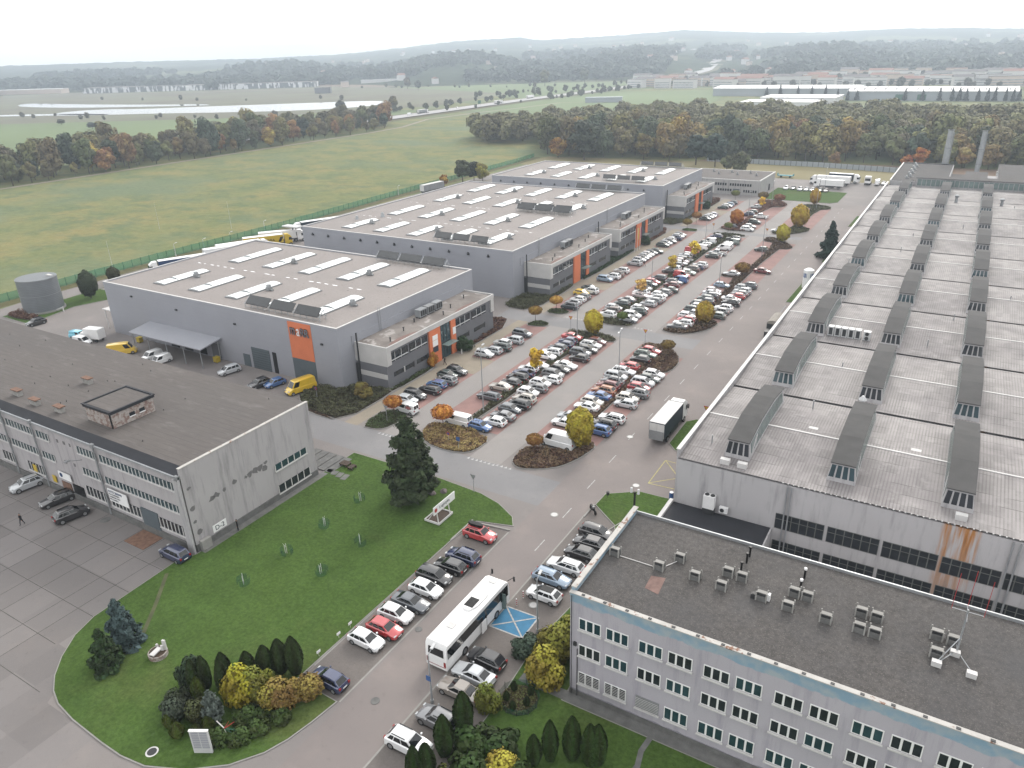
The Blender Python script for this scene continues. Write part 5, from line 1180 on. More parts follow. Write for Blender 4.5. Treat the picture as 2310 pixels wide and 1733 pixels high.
b = MB(); b.quad((L / 2 + .012, -1.12, 1.3), (L / 2 + .012, 1.12, 1.3), (L / 2 - .23, 1.1, 3.05), (L / 2 - .23, -1.1, 3.05)); b.v = [(x + .02, y, z) for x, y, z in b.v]; link('windscreen', b.mesh('coach_screen', 'car_glass'), t)
b = MB(); b.quad((-L / 2 + .02, .95, 2.0), (-L / 2 + .02, -.95, 2.0), (-L / 2 + .085, -.9, 2.9), (-L / 2 + .085, .9, 2.9)); b.v = [(x - .05, y, z) for x, y, z in b.v]; link('rear_window', b.mesh('coach_rear', 'car_glass'), t)
b = MB(); b.prism(chaikin([(-.6, -.85), (3.4, -.85), (3.7, 0), (3.4, .85), (-.6, .85)]), 3.5, 3.74); o = link('roof_unit', b.mesh('roof_unit', 'white_paint'), t)
b = MB()
for i in range(2):
    for j in range(3): b.cyl(.1 + j * .42 - .0, -.3 + i * .6, 3.745, 3.765, .17)
b.box(-.2, -.55, 3.741, 1.3, .55, 3.7445); link('cooling_fan', b.mesh('cooling_fan', 'black'), t)
for x in (-3.6, 4.4): b = MB(); b.box(x, -.4, 3.54, x + .8, .4, 3.6); link('roof_hatch', b.mesh('roof_hatch', 'coping'), t)
wm = MB(); wm.ycyl(0, 0, -.17, .17, .5, 16); wm.ycyl(0, 0, -.185, -.171, .3, 10, 1); wm.ycyl(0, 0, .171, .185, .3, 10, 1); me = wm.mesh('coach_wheel', ['tyre', 'rim'])
for x in (-2.9, 3.3):
    for s in (-1, 1): o = link('wheel', me, t); o.location = (x, s * (w2 - .14), .5)
for s in (-1, 1): b = MB(); b.box(-L / 2 - .05, s * 1.05 - .12, .9, -L / 2 + .05, s * 1.05 + .12, 1.5); link('tail_light', b.mesh('coach_tail', 'tail_red'), t); b = MB(); b.tube((L / 2 - .1, s * 1.1, 3.1), (L / 2 + .75, s * 1.45, 3.15), .04, 5); b.box(L / 2 + .7, s * 1.45 - .1, 2.6, L / 2 + .82, s * 1.45 + .1, 3.2); link('mirror', b.mesh('coach_mirror', 'black'), t)
b = MB(); b.box(.0, -1.55, .5, .9, -1.5, 2.0); b.box(.95, -1.29, .5, 1.35, -1.275, 2.1, 1); link('open_door', b.mesh('coach_door', ['white_paint', 'black']), t); b = MB(); b.box(4.4, -1.29, .4, 5.4, -1.272, 2.6); b.box(4.5, -1.7, .5, 4.58, -1.3, 2.5); link('front_door', b.mesh('coach_fdoor', 'glass_green'), t)
b = MB(); b.box(-L / 2 - .03, -1.1, .75, -L / 2 - .01, 1.1, .8); link('rear_stripe', b.mesh('coach_stripe', 'tail_red'), t)
# ------------------------------------------------------------------ tree prototypes
def plant(name, label, cat, x, y, z, parts, group=None, rz=None, s=1., col=(.05, .08, .02), sz=None):
    t = thing(name, label, cat, (x, y, z), random.uniform(0, 6.28) if rz is None else rz, group); t.scale = (s, s, s if sz is None else sz)
    for nm, me in parts:
        o = link(nm, me, t)
        if nm in ('crown', 'foliage', 'needles'): o.color = (*col, 1)
    return t
def broad(n, r, h, z0, th, tr, k=16, size=(.35, .6), irr=.3, m='leaves', nm='broad'):
    P, Nn, S, T = crown_pts(n, lobes_round(r, h, z0, k, irr), .3, size)
    return [('crown', leafmesh(nm, P, Nn, S, T, m)), ('trunk', trunk_mb(th, tr, 5, r * .4).mesh('trunk', 'bark'))]
random.seed(4)
FT = [broad(2100, 4.4 + .45 * i, 10 + (i % 3) * 1.6, 2.6, 6, .3, 20 + 3 * i, (.34, .62), .22, nm='forest_crown') for i in range(6)]
def ballcrown(n, r, h, z0, size, th, tr, nm):
    d = rdir(n); q = np.where(RNG.random(n) < .25, RNG.random(n) ** .5, 1 + RNG.normal(0, .05, n)); q *= 1 + .07 * np.sin(d[:, 0] * 5 + 1) * np.cos(d[:, 1] * 6) + .05 * np.sin(d[:, 2] * 9 + d[:, 0] * 7)
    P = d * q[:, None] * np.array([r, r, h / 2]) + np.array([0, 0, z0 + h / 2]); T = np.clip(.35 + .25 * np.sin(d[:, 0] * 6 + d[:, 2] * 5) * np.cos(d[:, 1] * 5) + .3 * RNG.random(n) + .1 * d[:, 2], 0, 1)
    return [('crown', leafmesh(nm, P, d + .4 * RNG.normal(size=(n, 3)), RNG.uniform(*size, n), T, 'leaves')), ('trunk', trunk_mb(th, tr, 5, r * .4).mesh('trunk', 'bark'))]
BALL = [ballcrown(1700, 1.45, 1.75, 1.75, (.08, .15), 2.2, .06, 'ball_crown') for i in range(2)]
YEL = [ballcrown(4600, 1.95, 5.5, .75, (.11, .2), 3, .12, 'yellow_crown'), broad(1100, 1.6, 3.6, 1.3, 3, .08, 12, (.12, .24), .2, nm='sparse_crown')]
def coni(n, h, r, tiers, size, power=.9, droop=.25, z0=.3, nm='needles'):
    P, Nn, S, T = conifer_pts(n, h, r, z0, tiers, size, power, droop); b = MB(); b.tube((0, 0, 0), (0, 0, h * .96), r * .07, 6, 0, .02)
    for i in range(tiers * 3): a = i * 2.4; z = z0 + (h - z0) * (i / (tiers * 3)) * .9; rr = r * (1 - i / (tiers * 3)) ** power * .7; b.tube((0, 0, z), (rr * math.cos(a), rr * math.sin(a), z - rr * .1), r * .02, 4, 0, .01)
    return [('needles', leafmesh(nm, P, Nn, S, T, 'needles', 1.5)), ('trunk', b.mesh('trunk', 'bark'))]
PINE = coni(12000, 12.2, 3.7, 15, (.14, .28), .5, -.12, .5); SPR = coni(5200, 5.4, 2.0, 11, (.1, .2), .7, .3, .2); FSPR = coni(2000, 9.5, 2.6, 12, (.25, .5), .75, .2, .5)
SLIM = coni(700, 10, 2.1, 9, (.4, .8), .8, .2, .6)
def col_pts(n, r, h, size, lobes=5, power=.75):
    t = RNG.random(n); az = RNG.random(n) * 6.2832; ph = RNG.random() * 6
    rad = r * np.sin(np.pi * (.12 + .86 * t ** .9)) ** power * (1 + .1 * np.sin(az * lobes + ph + t * 2)) * RNG.normal(1, .035, n)
    P = np.stack([rad * np.cos(az), rad * np.sin(az), .05 + h * t ** .95], 1); Nn = np.stack([np.cos(az), np.sin(az), .5 * (t - .3)], 1) + .35 * RNG.normal(size=(n, 3))
    return P, Nn, RNG.uniform(*size, n), np.clip(.3 + .3 * np.sin(az * lobes + ph) + .4 * RNG.random(n), 0, 1)
def thuja(n, r, h, size=(.06, .12), lobes=5, power=.75): P, Nn, S, T = col_pts(n, r, h, size, lobes, power); return [('foliage', leafmesh('thuja', P, Nn, S, T, 'needles')), ('stem', trunk_mb(h * .5, .06, 0).mesh('stem', 'bark'))]
TH = [thuja(3600, .82, 4.6), thuja(3000, .75, 4.0, lobes=3), thuja(1800, .62, 2.2, lobes=4)]
def bush(n, r, h, size, k=12, irr=.4): P, Nn, S, T = crown_pts(n, lobes_round(r, h, 0, k, irr), .2, size); P[:, 2] = np.abs(P[:, 2]); return [('foliage', leafmesh('bush', P, Nn, S, T, 'leaves')), ('stem', trunk_mb(h * .4, .05, 3, r * .3).mesh('stem', 'bark'))]
BU = [bush(3600, 1.6, 2.6, (.08, .17), 26), bush(1800, 1.0, 1.2, (.07, .14), 14), bush(1500, 1.2, 2.2, (.12, .25), 14)]
# ------------------------------------------------------------------ near trees
GRN = (.035, .055, .016); DK = (.018, .03, .014); YL = (.42, .26, .03); OR = (.34, .13, .03); OL = (.12, .13, .03)
plant('pine_tree', 'big dark bushy pine standing on the lawn beside the cross road', 'tree', -58.7, 68.6, .1, PINE, col=(.032, .046, .02), rz=.3)
plant('spruce_tree', 'blue-green spruce at the left lawn edge, the taller of two', 'tree', -68.6, 31.2, .1, SPR, col=(.045, .07, .07), sz=1.05)
plant('spruce_tree', 'dark green spruce nearer to us, the shorter of the lawn pair', 'tree', -67.2, 28.3, .1, SPR, col=(.025, .045, .016), s=.9, sz=.86)
plant('spruce_tree', 'large dark spruce beside the factory hall wall', 'tree', -31.0, 227.6, .05, FSPR, col=(.012, .024, .018), s=1.15, sz=1.08)
plant('dark_tree', 'dark leafy tree standing between the water tank and the warehouse', 'tree', -194.4, 105.6, .1, YEL[0], col=(.035, .045, .025), s=1.1, sz=1.15)
plant('dark_tree', 'smaller brownish tree behind the left corner of the nearest warehouse', 'tree', -203, 118, .05, YEL[0], col=(.05, .05, .02), s=.8, sz=.7)
for x, y, s, sz, c, l, k in ((-44.6, 92.7, 1.0, 1.07, (.3, .24, .03), 'big dense golden oval tree on the nearest planted island by the white van', 0), (-64.4, 139.9, .95, .86, (.42, .32, .03), 'bright yellow round tree at the far end of the nearest left hedge strip', 0), (-45.3, 157.2, .95, .8, (.3, .2, .03), 'orange-green tree on the near tip of the middle right island', 0),
    (-65.2, 115.8, 1, 1, (.5, .3, .03), 'sparse golden tree among cars in the nearest left hedge strip', 1), (-66.0, 171.5, 1.05, .8, (.4, .24, .08), 'sparse brownish-orange tree among cars in the middle left strip', 1), (-65.4, 211.3, 1.15, 1, (.5, .34, .04), 'bright yellow tree over a red van in the middle left strip', 1),
    (-66.3, 195.1, .9, .9, (.4, .27, .05), 'thin yellow tree over the leaf-covered car in the middle block', 1), (-66.3, 259.1, 1.05, .85, (.42, .15, .03), 'orange-red round tree on the first far island', 0), (-49.6, 306.4, .9, .95, (.42, .25, .03), 'yellow pointed tree in front of the far square lawn', 0),
    (-46.6, 263.4, 1.35, 1.2, (.33, .22, .03), 'largest yellow-brown oval tree on the far right island', 0), (-46.9, 240.8, .95, .88, (.3, .25, .03), 'yellow-green tree at the far tip of the middle right strip', 0), (-66.2, 294.3, .85, .8, (.48, .28, .03), 'small yellow tree among cars in the farthest left strip', 1)):
    plant('autumn_tree', l, 'tree', x, y, .12, YEL[k], 'autumn trees in the car park', s=s, sz=sz, col=c)
for i, (x, y, s, c, l) in enumerate(((-77.9, 88.2, 1, OR, 'round orange-topped tree beside the patterned small white van'), (-67.5, 88.2, 1.15, OR, 'round orange tree in front of the nearest white van'), (-50.2, 88.3, .85, (.2, .1, .03), 'small round rusty tree beside the large white panel van'), (-45.9, 135.6, .9, (.15, .1, .03), 'round green tree with rusty top at the far round end of the right island'),
    (-79.9, 141.9, 1, (.24, .14, .03), 'round orange-brown tree on the small island before the cross road'), (-79.2, 150.9, 1, (.34, .18, .04), 'round golden tree on the small green island past the cross road'), (-79.6, 247, 1, (.18, .12, .03), 'round brownish tree on the bright green island by the second cross road'), (-79.8, 257.4, 1.1, (.2, .1, .04), 'round rusty tree beside the path at the farthest annex'),
    (-66, 248.2, .9, OL, 'small round olive tree on the dark far island tip'), (-79.4, 304.9, 1.1, OL, 'round olive tree before the low pale office'), (-47.2, 195.5, 1.25, (.2, .11, .03), 'flat-crowned rusty tree beside the silver saloon on the right strip'), (-67.7, 301, 1.3, (.12, .08, .03), 'dark rusty round tree at the far end, left of the pair'), (-61.1, 298.6, 1.3, (.16, .07, .04), 'reddish round tree at the far end, right of the pair'), (-61.4, 148.8, .8, (.07, .1, .02), 'small round green tree at the middle block near corner'))):
    plant('ball_tree', l, 'tree', x, y, .1, BALL[i % 2], 'round-crowned trees of the car park', s=s, col=c)
# planted beds
mat('mulch', (.07, .05, .035), .95, .3, 1.2)
def cover(name, label, poly, n_m2, size, h, cols, mx=14000):
    """low shrubs: one mass of leaf clumps over a bed"""
    A = area(poly); n = int(min(mx, A * n_m2)); X, Y = scatter(poly, n); n = len(X); q = smooth_noise(X, Y, .8); q2 = smooth_noise(X, Y, .22)
    H = h * (.55 + .55 * q + .25 * q2); Z = .14 + np.abs(H) * RNG.random(n) ** .6
    me = leafmesh(name, np.stack([X, Y, Z], 1), np.stack([q * 0, q * 0, q * 0 + 1.], 1) + .7 * RNG.normal(size=(n, 3)), RNG.uniform(*size, n), np.clip(.5 + .8 * q + .3 * RNG.normal(size=n), 0, 1), 'leaves')
    o = link(name, me); o.color = (*cols, 1); setting(o, 'stuff'); tag(o, label, 'shrubs'); return o
BR = (.1, .062, .042); BG = (.07, .07, .035); GR = (.05, .065, .025); TN_ = (.19, .13, .06); RD = (.12, .06, .045)
BEDS = [('brown low shrubs on the nearest right island tip below the white panel van', [(-52.4, 85.4), (-51.4, 83.4), (-49.6, 82.8), (-46.7, 84.2), (-44.7, 86), (-43.3, 89.2), (-42.5, 93.4), (-42.8, 94.8), (-44.8, 95.9), (-46.2, 95.4), (-46.5, 90.6), (-52.4, 90)], BR, .5),
    ('tan dry plants on the nearest left island tip', [(-70.6, 87), (-68.8, 83.6), (-65, 82.1), (-60.2, 82.5), (-58.6, 84.2), (-58.4, 88.6), (-61, 89.2), (-64, 91.4), (-66, 89.6), (-70.4, 89.6)], TN_, .4),
    ('olive hedge strip between the car rows of the nearest left lane', [(-66.1, 91), (-64, 91), (-64, 137), (-58.6, 137), (-58.4, 139.4), (-61, 141), (-69.4, 141), (-70.4, 138), (-66.1, 137)], BG, .6),
    ('rusty hedge strip between the car rows of the nearest right lane', [(-48.3, 93), (-46.6, 96), (-46.6, 126), (-43, 126.6), (-42.3, 130), (-42.7, 134), (-45, 138), (-49, 140.6), (-52.2, 140.2), (-52.8, 137), (-48.3, 136.6), (-48.3, 129.5), (-52.6, 129), (-52.4, 127.7), (-48.3, 127.5)], BR, .55),
    ('green shrubs on the middle left island, near end', [(-69.8, 150.3), (-65.6, 147), (-60, 147.6), (-58.4, 149.6), (-64, 150.5), (-64, 243.5), (-59, 244), (-60, 246), (-69, 246), (-70, 243), (-66.1, 242), (-66.1, 151)], BG, .55),
    ('brown shrubs and hedge strip of the middle right island', [(-52.6, 150), (-51.5, 148.5), (-49, 148.1), (-46.4, 149), (-43.8, 152.4), (-42.6, 156), (-42.4, 159.4), (-46.4, 161.5), (-46.6, 232), (-43, 233), (-42.4, 236.5), (-50, 246.4), (-52.6, 245.5), (-53.2, 240.5), (-48.5, 239.5), (-48.5, 199.5), (-53.3, 199.3), (-53.2, 196), (-48.5, 196), (-48.5, 152)], BR, .5),
    ('dark shrubs of the farthest left island', [(-70.4, 253.2), (-66.8, 251), (-62.9, 251), (-59.1, 253), (-58.8, 256.6), (-64, 258), (-64, 296), (-58.8, 298), (-58.6, 304), (-62.6, 309.5), (-69.5, 309), (-71.2, 304), (-66.2, 300), (-66.2, 258), (-70, 256)], RD, .6),
    ('dark shrubs of the farthest right island', [(-53.4, 254), (-52, 251.2), (-47.5, 252.6), (-44.5, 256.5), (-42.6, 260), (-43, 264), (-46.6, 266), (-46.6, 297), (-42.4, 300), (-43.2, 304), (-48, 307), (-53.4, 305), (-53, 300.5), (-48.6, 299), (-48.6, 266), (-50, 257)], BG, .55),
    ('green and rusty groundcover on the kerb island by the path', [(-80.4, 82.3), (-77.7, 82.5), (-76.2, 83.3), (-75.6, 85.7), (-75.4, 89.8), (-80.9, 89.8)], GR, .35),
    ('mixed rusty shrubs filling the corner before the nearest annex', [(-99, 86.5), (-96, 84), (-91.9, 82.5), (-84.2, 82.3), (-84.2, 96), (-85.5, 96), (-86, 96), (-93, 95.8), (-93, 92), (-99.5, 92)], BG, .8),
    ('low green shrubs along the nearest annex, near half', [(-85.6, 96), (-84.2, 96), (-84.2, 109), (-85.6, 109)], GR, .6), ('rusty shrubs along the nearest annex, far half', [(-85.6, 118), (-84.1, 118), (-84.1, 140), (-92.8, 140), (-92.8, 137), (-85.6, 134)], RD, .7),
    ('green groundcover on the small kerb island before the cross road', [(-81, 138.6), (-78, 138.8), (-75.8, 140), (-76.4, 142.4), (-80, 143)], GR, .3), ('grassy small island past the cross road', [(-81, 148.4), (-77, 148.6), (-75.7, 150.2), (-76.2, 152.2), (-81, 152.4)], GR, .25),
    ('rusty and green shrubs before the second warehouse corner', [(-92.8, 147.8), (-84.2, 147.8), (-84.2, 171), (-85.7, 171), (-85.7, 159.8), (-93, 159.6), (-93, 154)], BG, .8), ('dark hedge along the second annex', [(-85.7, 177.6), (-84.1, 177.6), (-84.1, 213), (-85.7, 213), (-85.7, 203), (-93, 202.6), (-93, 198), (-85.7, 197.4)], (.03, .05, .02), .6),
    ('brown shrubs along the third annex', [(-85.7, 220), (-84.1, 220), (-84.1, 245.5), (-92, 245.5), (-92, 242), (-85.7, 241)], RD, .6), ('brown shrubs before the farthest annex', [(-93, 252), (-84.2, 252), (-84.2, 273.5), (-85.6, 273.5), (-85.6, 261), (-92.8, 260.8)], BG, .8),
    ('brown shrubs beside the farthest annex', [(-85.6, 284), (-84.1, 284), (-84.1, 306), (-90, 306), (-90, 296), (-85.6, 295.6)], RD, .7), ('bright green small island by the second cross road', [(-81, 244.8), (-77, 244.8), (-75.8, 246), (-76.5, 248.6), (-81, 248.2)], (.06, .1, .02), .2),
    ('brown shrub patch at the foot of the water tank', [(-201, 87), (-196, 86.5), (-190, 87.5), (-190, 90), (-195, 90.5), (-200, 91)], RD, 1.2), ('brownish low plants beside the workshop gable', [(-99, 84), (-92, 82), (-84.5, 82), (-99, 84.1)], BR, .3)]
for i, (lab, poly, c, h) in enumerate(BEDS):
    bed('planting_bed', poly, 'mulch', .12, .14, 1); cover('shrub_cover', lab, offset(chaikin(poly), .15), 70 if poly[0][1] < 150 else 40, (.07, .15) if poly[0][1] < 150 else (.1, .2), h, c)
plant('evergreen_shrub', 'big dark green shrub beside the entrance of the nearest annex', 'shrub', -84.6, 120, .1, BU[0], col=(.02, .04, .012), s=1.15, sz=.9)
plant('evergreen_shrub', 'dark green shrub beside the entrance of the second annex', 'shrub', -84.6, 222, .1, BU[0], col=(.018, .038, .012), s=1.2, sz=.9)
plant('evergreen_shrub', 'dark green shrub beside the entrance of the farthest annex', 'shrub', -84.6, 285, .1, BU[0], col=(.018, .036, .014), s=1.1, sz=.9)
plant('rusty_shrub', 'leafy shrub turning orange by the nearest annex corner', 'shrub', -87.5, 91.2, .1, BU[2], col=(.13, .1, .03), s=1.25, sz=1.2)
plant('rusty_shrub', 'thin orange-leaved young tree beside the orange entrance panel', 'shrub', -84.9, 109, .1, BU[2], col=(.3, .12, .02), s=.7, sz=1.2)
# ------------------------------------------------------------------ the near shrub group on the lawn
def P_(nm, lab, x, y, me, c, s=1., sz=None): plant(nm, lab, 'shrub', x, y, .1, me, col=c, s=s, sz=sz)
TG = (.02, .032, .008)
for x, y, k, s, sz, l in ((-49.3, 37.2, 0, 1, 1, 'tallest dark thuja nearest to the navy hatchback'), (-50.7, 36.6, 0, 1, .9, 'second thuja from the navy hatchback in the back row'), (-51.9, 35.7, 1, 1, .88, 'third thuja from the navy hatchback in the back row'), (-53.1, 34.5, 1, .95, .8, 'double-tipped small thuja behind the golden bush'),
    (-54.5, 32.8, 1, .95, .95, 'narrow thuja left of the golden bush, rear one'), (-53.6, 31.9, 1, .9, 1.0, 'narrow thuja left of the golden bush, front one'), (-55.7, 31.4, 1, .9, .98, 'slender thuja beside the dark pine bush, rear'), (-56.2, 30.6, 1, .85, 1.0, 'slender thuja beside the dark pine bush, left'), (-54.9, 30.0, 2, 1, 1.3, 'short thuja behind the grey-blue juniper'),
    (-54.8, 26.6, 2, .9, .72, 'leftmost little thuja of the front row'), (-53.2, 26.2, 2, .95, .72, 'little thuja just left of the directory board'), (-51.7, 27.2, 2, .8, .6, 'little thuja hidden behind the directory board'), (-51.1, 28.0, 2, .9, .8, 'little thuja right of the directory board')): P_('thuja', l, x, y, TH[k], TG if k < 2 else (.045, .06, .01), s, sz)
P_('pine_bush', 'dark lumpy dwarf pine at the left end of the group', -57.2, 30.8, BU[0], (.022, .035, .018), .8, 1.25); P_('pine_bush', 'dark rounded bush below the dwarf pine', -55.8, 28.6, BU[0], (.022, .028, .014), .75, .8); P_('pine_bush', 'grey-green oval bush at the near left of the group', -55.4, 27.3, BU[0], (.035, .045, .03), .72, .85); P_('pine_bush', 'olive bush between the dwarf pine and juniper', -53.4, 28.4, BU[0], (.045, .05, .018), .72, .8)
plant('juniper', 'upright grey-blue juniper in the middle of the group', 'shrub', -51.6, 29.0, .1, coni(3200, 3.5, 1.05, 9, (.06, .13), .5, -.3, .1), col=(.06, .075, .065))
P_('golden_bush', 'tall bush with bright golden top in the shrub group', -51.3, 32.2, BU[0], (.2, .17, .015), .95, 1.25); P_('golden_bush', 'yellow-green bush right behind the golden one', -50.4, 33.6, BU[0], (.13, .13, .02), .9, 1.1)
P_('golden_bush', 'broad orange-green bush, left of the three broad ones', -48.6, 33.2, BU[0], (.14, .11, .02), .85, .8); P_('golden_bush', 'broad orange-green bush, middle of the three broad ones', -47.6, 34.2, BU[0], (.17, .11, .03), 1.0, .9); P_('golden_bush', 'broad orange-green bush beside the navy hatchback', -46.2, 35.4, BU[0], (.16, .11, .03), .9, .8)
for x, y, s, l in ((-49.6, 27.8, 1.1, 'low dark spreading bush right of the directory board'), (-47.9, 28.7, 1.0, 'low dark bush under the coloured pinwheel'), (-47.0, 30.3, .95, 'low green bush at the right front of the group'), (-49.2, 30.6, 1.1, 'low dark bush in front of the golden one'), (-46.2, 32.2, .9, 'low bush below the broad orange bushes'), (-48, 31.6, .9, 'small green bush in the middle front')): P_('low_bush', l, x, y, BU[1], (.03, .045, .01), s, s * .85)
# lower right shrubs
for x, y, k, s, sz, l in ((-30.4, 39.6, 0, 1.05, 1.05, 'large thuja right of the grey off-road car'), (-30.6, 36.8, 0, 1.0, 1.0, 'large thuja between the grey and the white off-road cars'), (-30.6, 34.2, 0, .9, .85, 'thuja covering the nose of the white off-road car'), (-31.2, 33.3, 0, .8, .9, 'leftmost thuja at the bottom edge'),
    (-23.2, 39.8, 0, .8, .75, 'leftmost thuja of the row on the office lawn'), (-22.2, 40.9, 0, .82, 1, 'second thuja of the row on the office lawn'), (-20.6, 42, 0, .95, 1.05, 'third thuja of the row on the office lawn'), (-19, 42.2, 0, .95, 1, 'fourth thuja of the row on the office lawn'), (-18.4, 42.6, 0, .9, .98, 'rightmost thuja of the row on the office lawn')): P_('thuja', l, x, y, TH[k], (.022, .04, .008), s, sz)
P_('golden_bush', 'rounded yellow-green bush beside the taupe saloon', -29.9, 43.2, BU[0], (.09, .1, .015), .75, .82); P_('golden_bush', 'golden bush at the bottom edge near the thuja row', -25.2, 37.2, BU[0], (.25, .2, .03), .85, .8); P_('low_bush', 'small olive bush at the bottom edge', -28.6, 34.2, BU[1], (.07, .08, .015), 1.2, 1.4); P_('low_bush', 'dark little bush beside the golden one', -23.4, 38.0, BU[1], (.03, .045, .01), .9, 1.5)
for x, y, s, l in ((-28.9, 38.6, 1.7, 'wide dark juniper spreading left of the golden bush'), (-26.4, 39.6, 1.8, 'wide dark juniper spreading below the netted flower bed'), (-27.6, 36.4, 1.7, 'wide dark juniper at the bottom edge')): P_('juniper', l, x, y, BU[1], (.022, .038, .008), s, 1.3)
P_('juniper', 'grey-green spreading juniper beside the blue marking', -30.4, 51.2, BU[1], (.035, .055, .035), 1.55, 1.1)
for x, y, s, sz, l, c in ((-26.6, 48.8, 1.15, 1.15, 'yellow bush at the office corner, nearest one', (.17, .14, .02)), (-27.2, 51.2, 1.2, 1.4, 'yellow-green bush at the office corner, middle one', (.12, .11, .02)), (-26.6, 54, 1.1, 1.5, 'yellow-green bush at the office corner, rear one', (.13, .12, .02))): P_('golden_bush', l, x, y, BU[0], c, s, sz)
# netted flower bed
t = thing('netted_bed', 'round flower bed fenced with green netting on the office lawn', 'flower bed', (-27.9, 45.2, .1)); b = MB(); n = 11; pts = [(-27.9 + 1.95 * math.cos(i * 6.283 / n), 45.2 + 1.95 * math.sin(i * 6.283 / n)) for i in range(n)]
for i in range(n): a, c = pts[i], pts[(i + 1) % n]; b.quad((a[0], a[1], .12), (c[0], c[1], .12), (c[0] * 1.0, c[1], .85), (a[0], a[1], .85))
b.build('netting', 'net_green', t)
for x, y in pts: b = MB(); b.tube((x, y, .1), (x, y, 1.05), .03, 5); b.build('stake', 'dark_metal', t)
b = MB(); b.prism([(x * .97 - .84, y * .97 + 1.36) for x, y in pts], .1, .16); b.build('bed_soil', 'soil', t)
cover('flower_cover', 'low wilted plants inside the green netting', [(x * .92 - 2.2, y * .92 + 3.6) for x, y in pts], 90, (.05, .11), .3, (.1, .1, .04))
for i, (x, y) in enumerate(((-28.9, 46.0), (-27.2, 46.3), (-26.9, 45.0), (-28.9, 44.6), (-27.8, 43.9))): plant('young_thuja', 'one of five little thujas inside the green netting', 'shrub', x, y, .15, TH[2], 'little thujas in the netted bed', s=.5, col=TG)
# young trees in green guards
for i, (x, y, l) in enumerate(((-65, 64.6, 'sapling in a green net, farthest of the left line'), (-65, 57.6, 'sapling in a green net, second of the left line'), (-58.1, 56.9, 'sapling in a green net, farther of the right pair'), (-65, 51, 'sapling in a green net, third of the left line'), (-58.3, 50.2, 'sapling in a green net, nearer of the right pair'), (-65.2, 44.3, 'sapling in a green net, nearest of the left line'))):
    t = thing('guarded_sapling', l, 'sapling', (x, y, .1), i, 'saplings in green net guards'); b = MB(); n = 8
    for k in range(n): a, c = k * 6.283 / n, (k + 1) * 6.283 / n; k % 4 == 3 or b.quad((.75 * math.cos(a), .75 * math.sin(a), .02), (.75 * math.cos(c), .75 * math.sin(c), .02), (.8 * math.cos(c), .8 * math.sin(c), .85), (.8 * math.cos(a), .8 * math.sin(a), .85))
    link('guard_net', b.mesh('guard_net', 'net_guard' if 'net_guard' in MATS else 'net_green'), t)
    b = MB(); b.tube((0, 0, 0), (0, 0, 1.5), .03, 5); b.tube((.2, .1, 0), (.2, .1, 1.2), .04, 5); b.tube((0, 0, 1), (.3, .2, 1.5), .015, 4); link('stem', b.mesh('sapling_stem', 'coping'), t)
# ------------------------------------------------------------------ forests
FC = [(.105, .11, .05), (.13, .105, .055), (.085, .1, .045), (.16, .14, .06), (.11, .095, .06), (.19, .135, .055), (.065, .08, .048), (.15, .15, .06), (.05, .066, .045), (.14, .12, .065)]
AC = [((.24, .13, .06), 'orange-brown'), ((.32, .23, .06), 'yellow'), ((.19, .12, .06), 'rusty')]
def dense(poly, d, n):
    X, Y = scatter(poly, n * 60); out = []
    for x, y in zip(X, Y):
        if all((x - a) ** 2 + (y - c) ** 2 > d * d for a, c in out): out.append((float(x), float(y)))
        if len(out) >= n: break
    return out
random.seed(9)
BELT = [(-424, 190), (-425, 470), (-431, 520), (-470, 560), (-478, 470), (-474, 190)]
WOOD = [(-322, 480), (-285, 440), (-250, 455), (-222, 408), (-190, 404), (-150, 413), (-118, 422), (70, 430), (85, 638), (-110, 640), (-215, 622), (-265, 565), (-300, 530)]
bel = dense(BELT, 8.2, 170); wod = dense(WOOD, 8.6, 760)
bel.sort(key=lambda p: -p[0]); wod.sort(key=lambda p: math.hypot(*p))
ind = [(p, 'belt') for p in bel[:115]] + [(p, 'wood') for p in wod[:165]]
for (x, y), wh in ind:
    big = random.random(); s = random.uniform(.7, 1.15) if wh == 'belt' else random.uniform(.85, 1.2); c = random.choice(FC); cn = 'olive-brown'
    if random.random() < (.12 if wh == 'belt' else .05): c, cn = random.choice(AC)
    if wh == 'belt' and random.random() < .3: s *= .6
    where = 'tree belt along the pale meadow path' if wh == 'belt' else 'front of the wood beyond the warehouses'
    plant('forest_tree', '%s leafy tree in the %s' % (cn, where), 'tree', x, y, 0, random.choice(FT), '%s trees of the %s' % (cn, where), s=s, sz=s * random.uniform(.95, 1.25) * (1.1 if wh == 'belt' else 1.02), col=c)
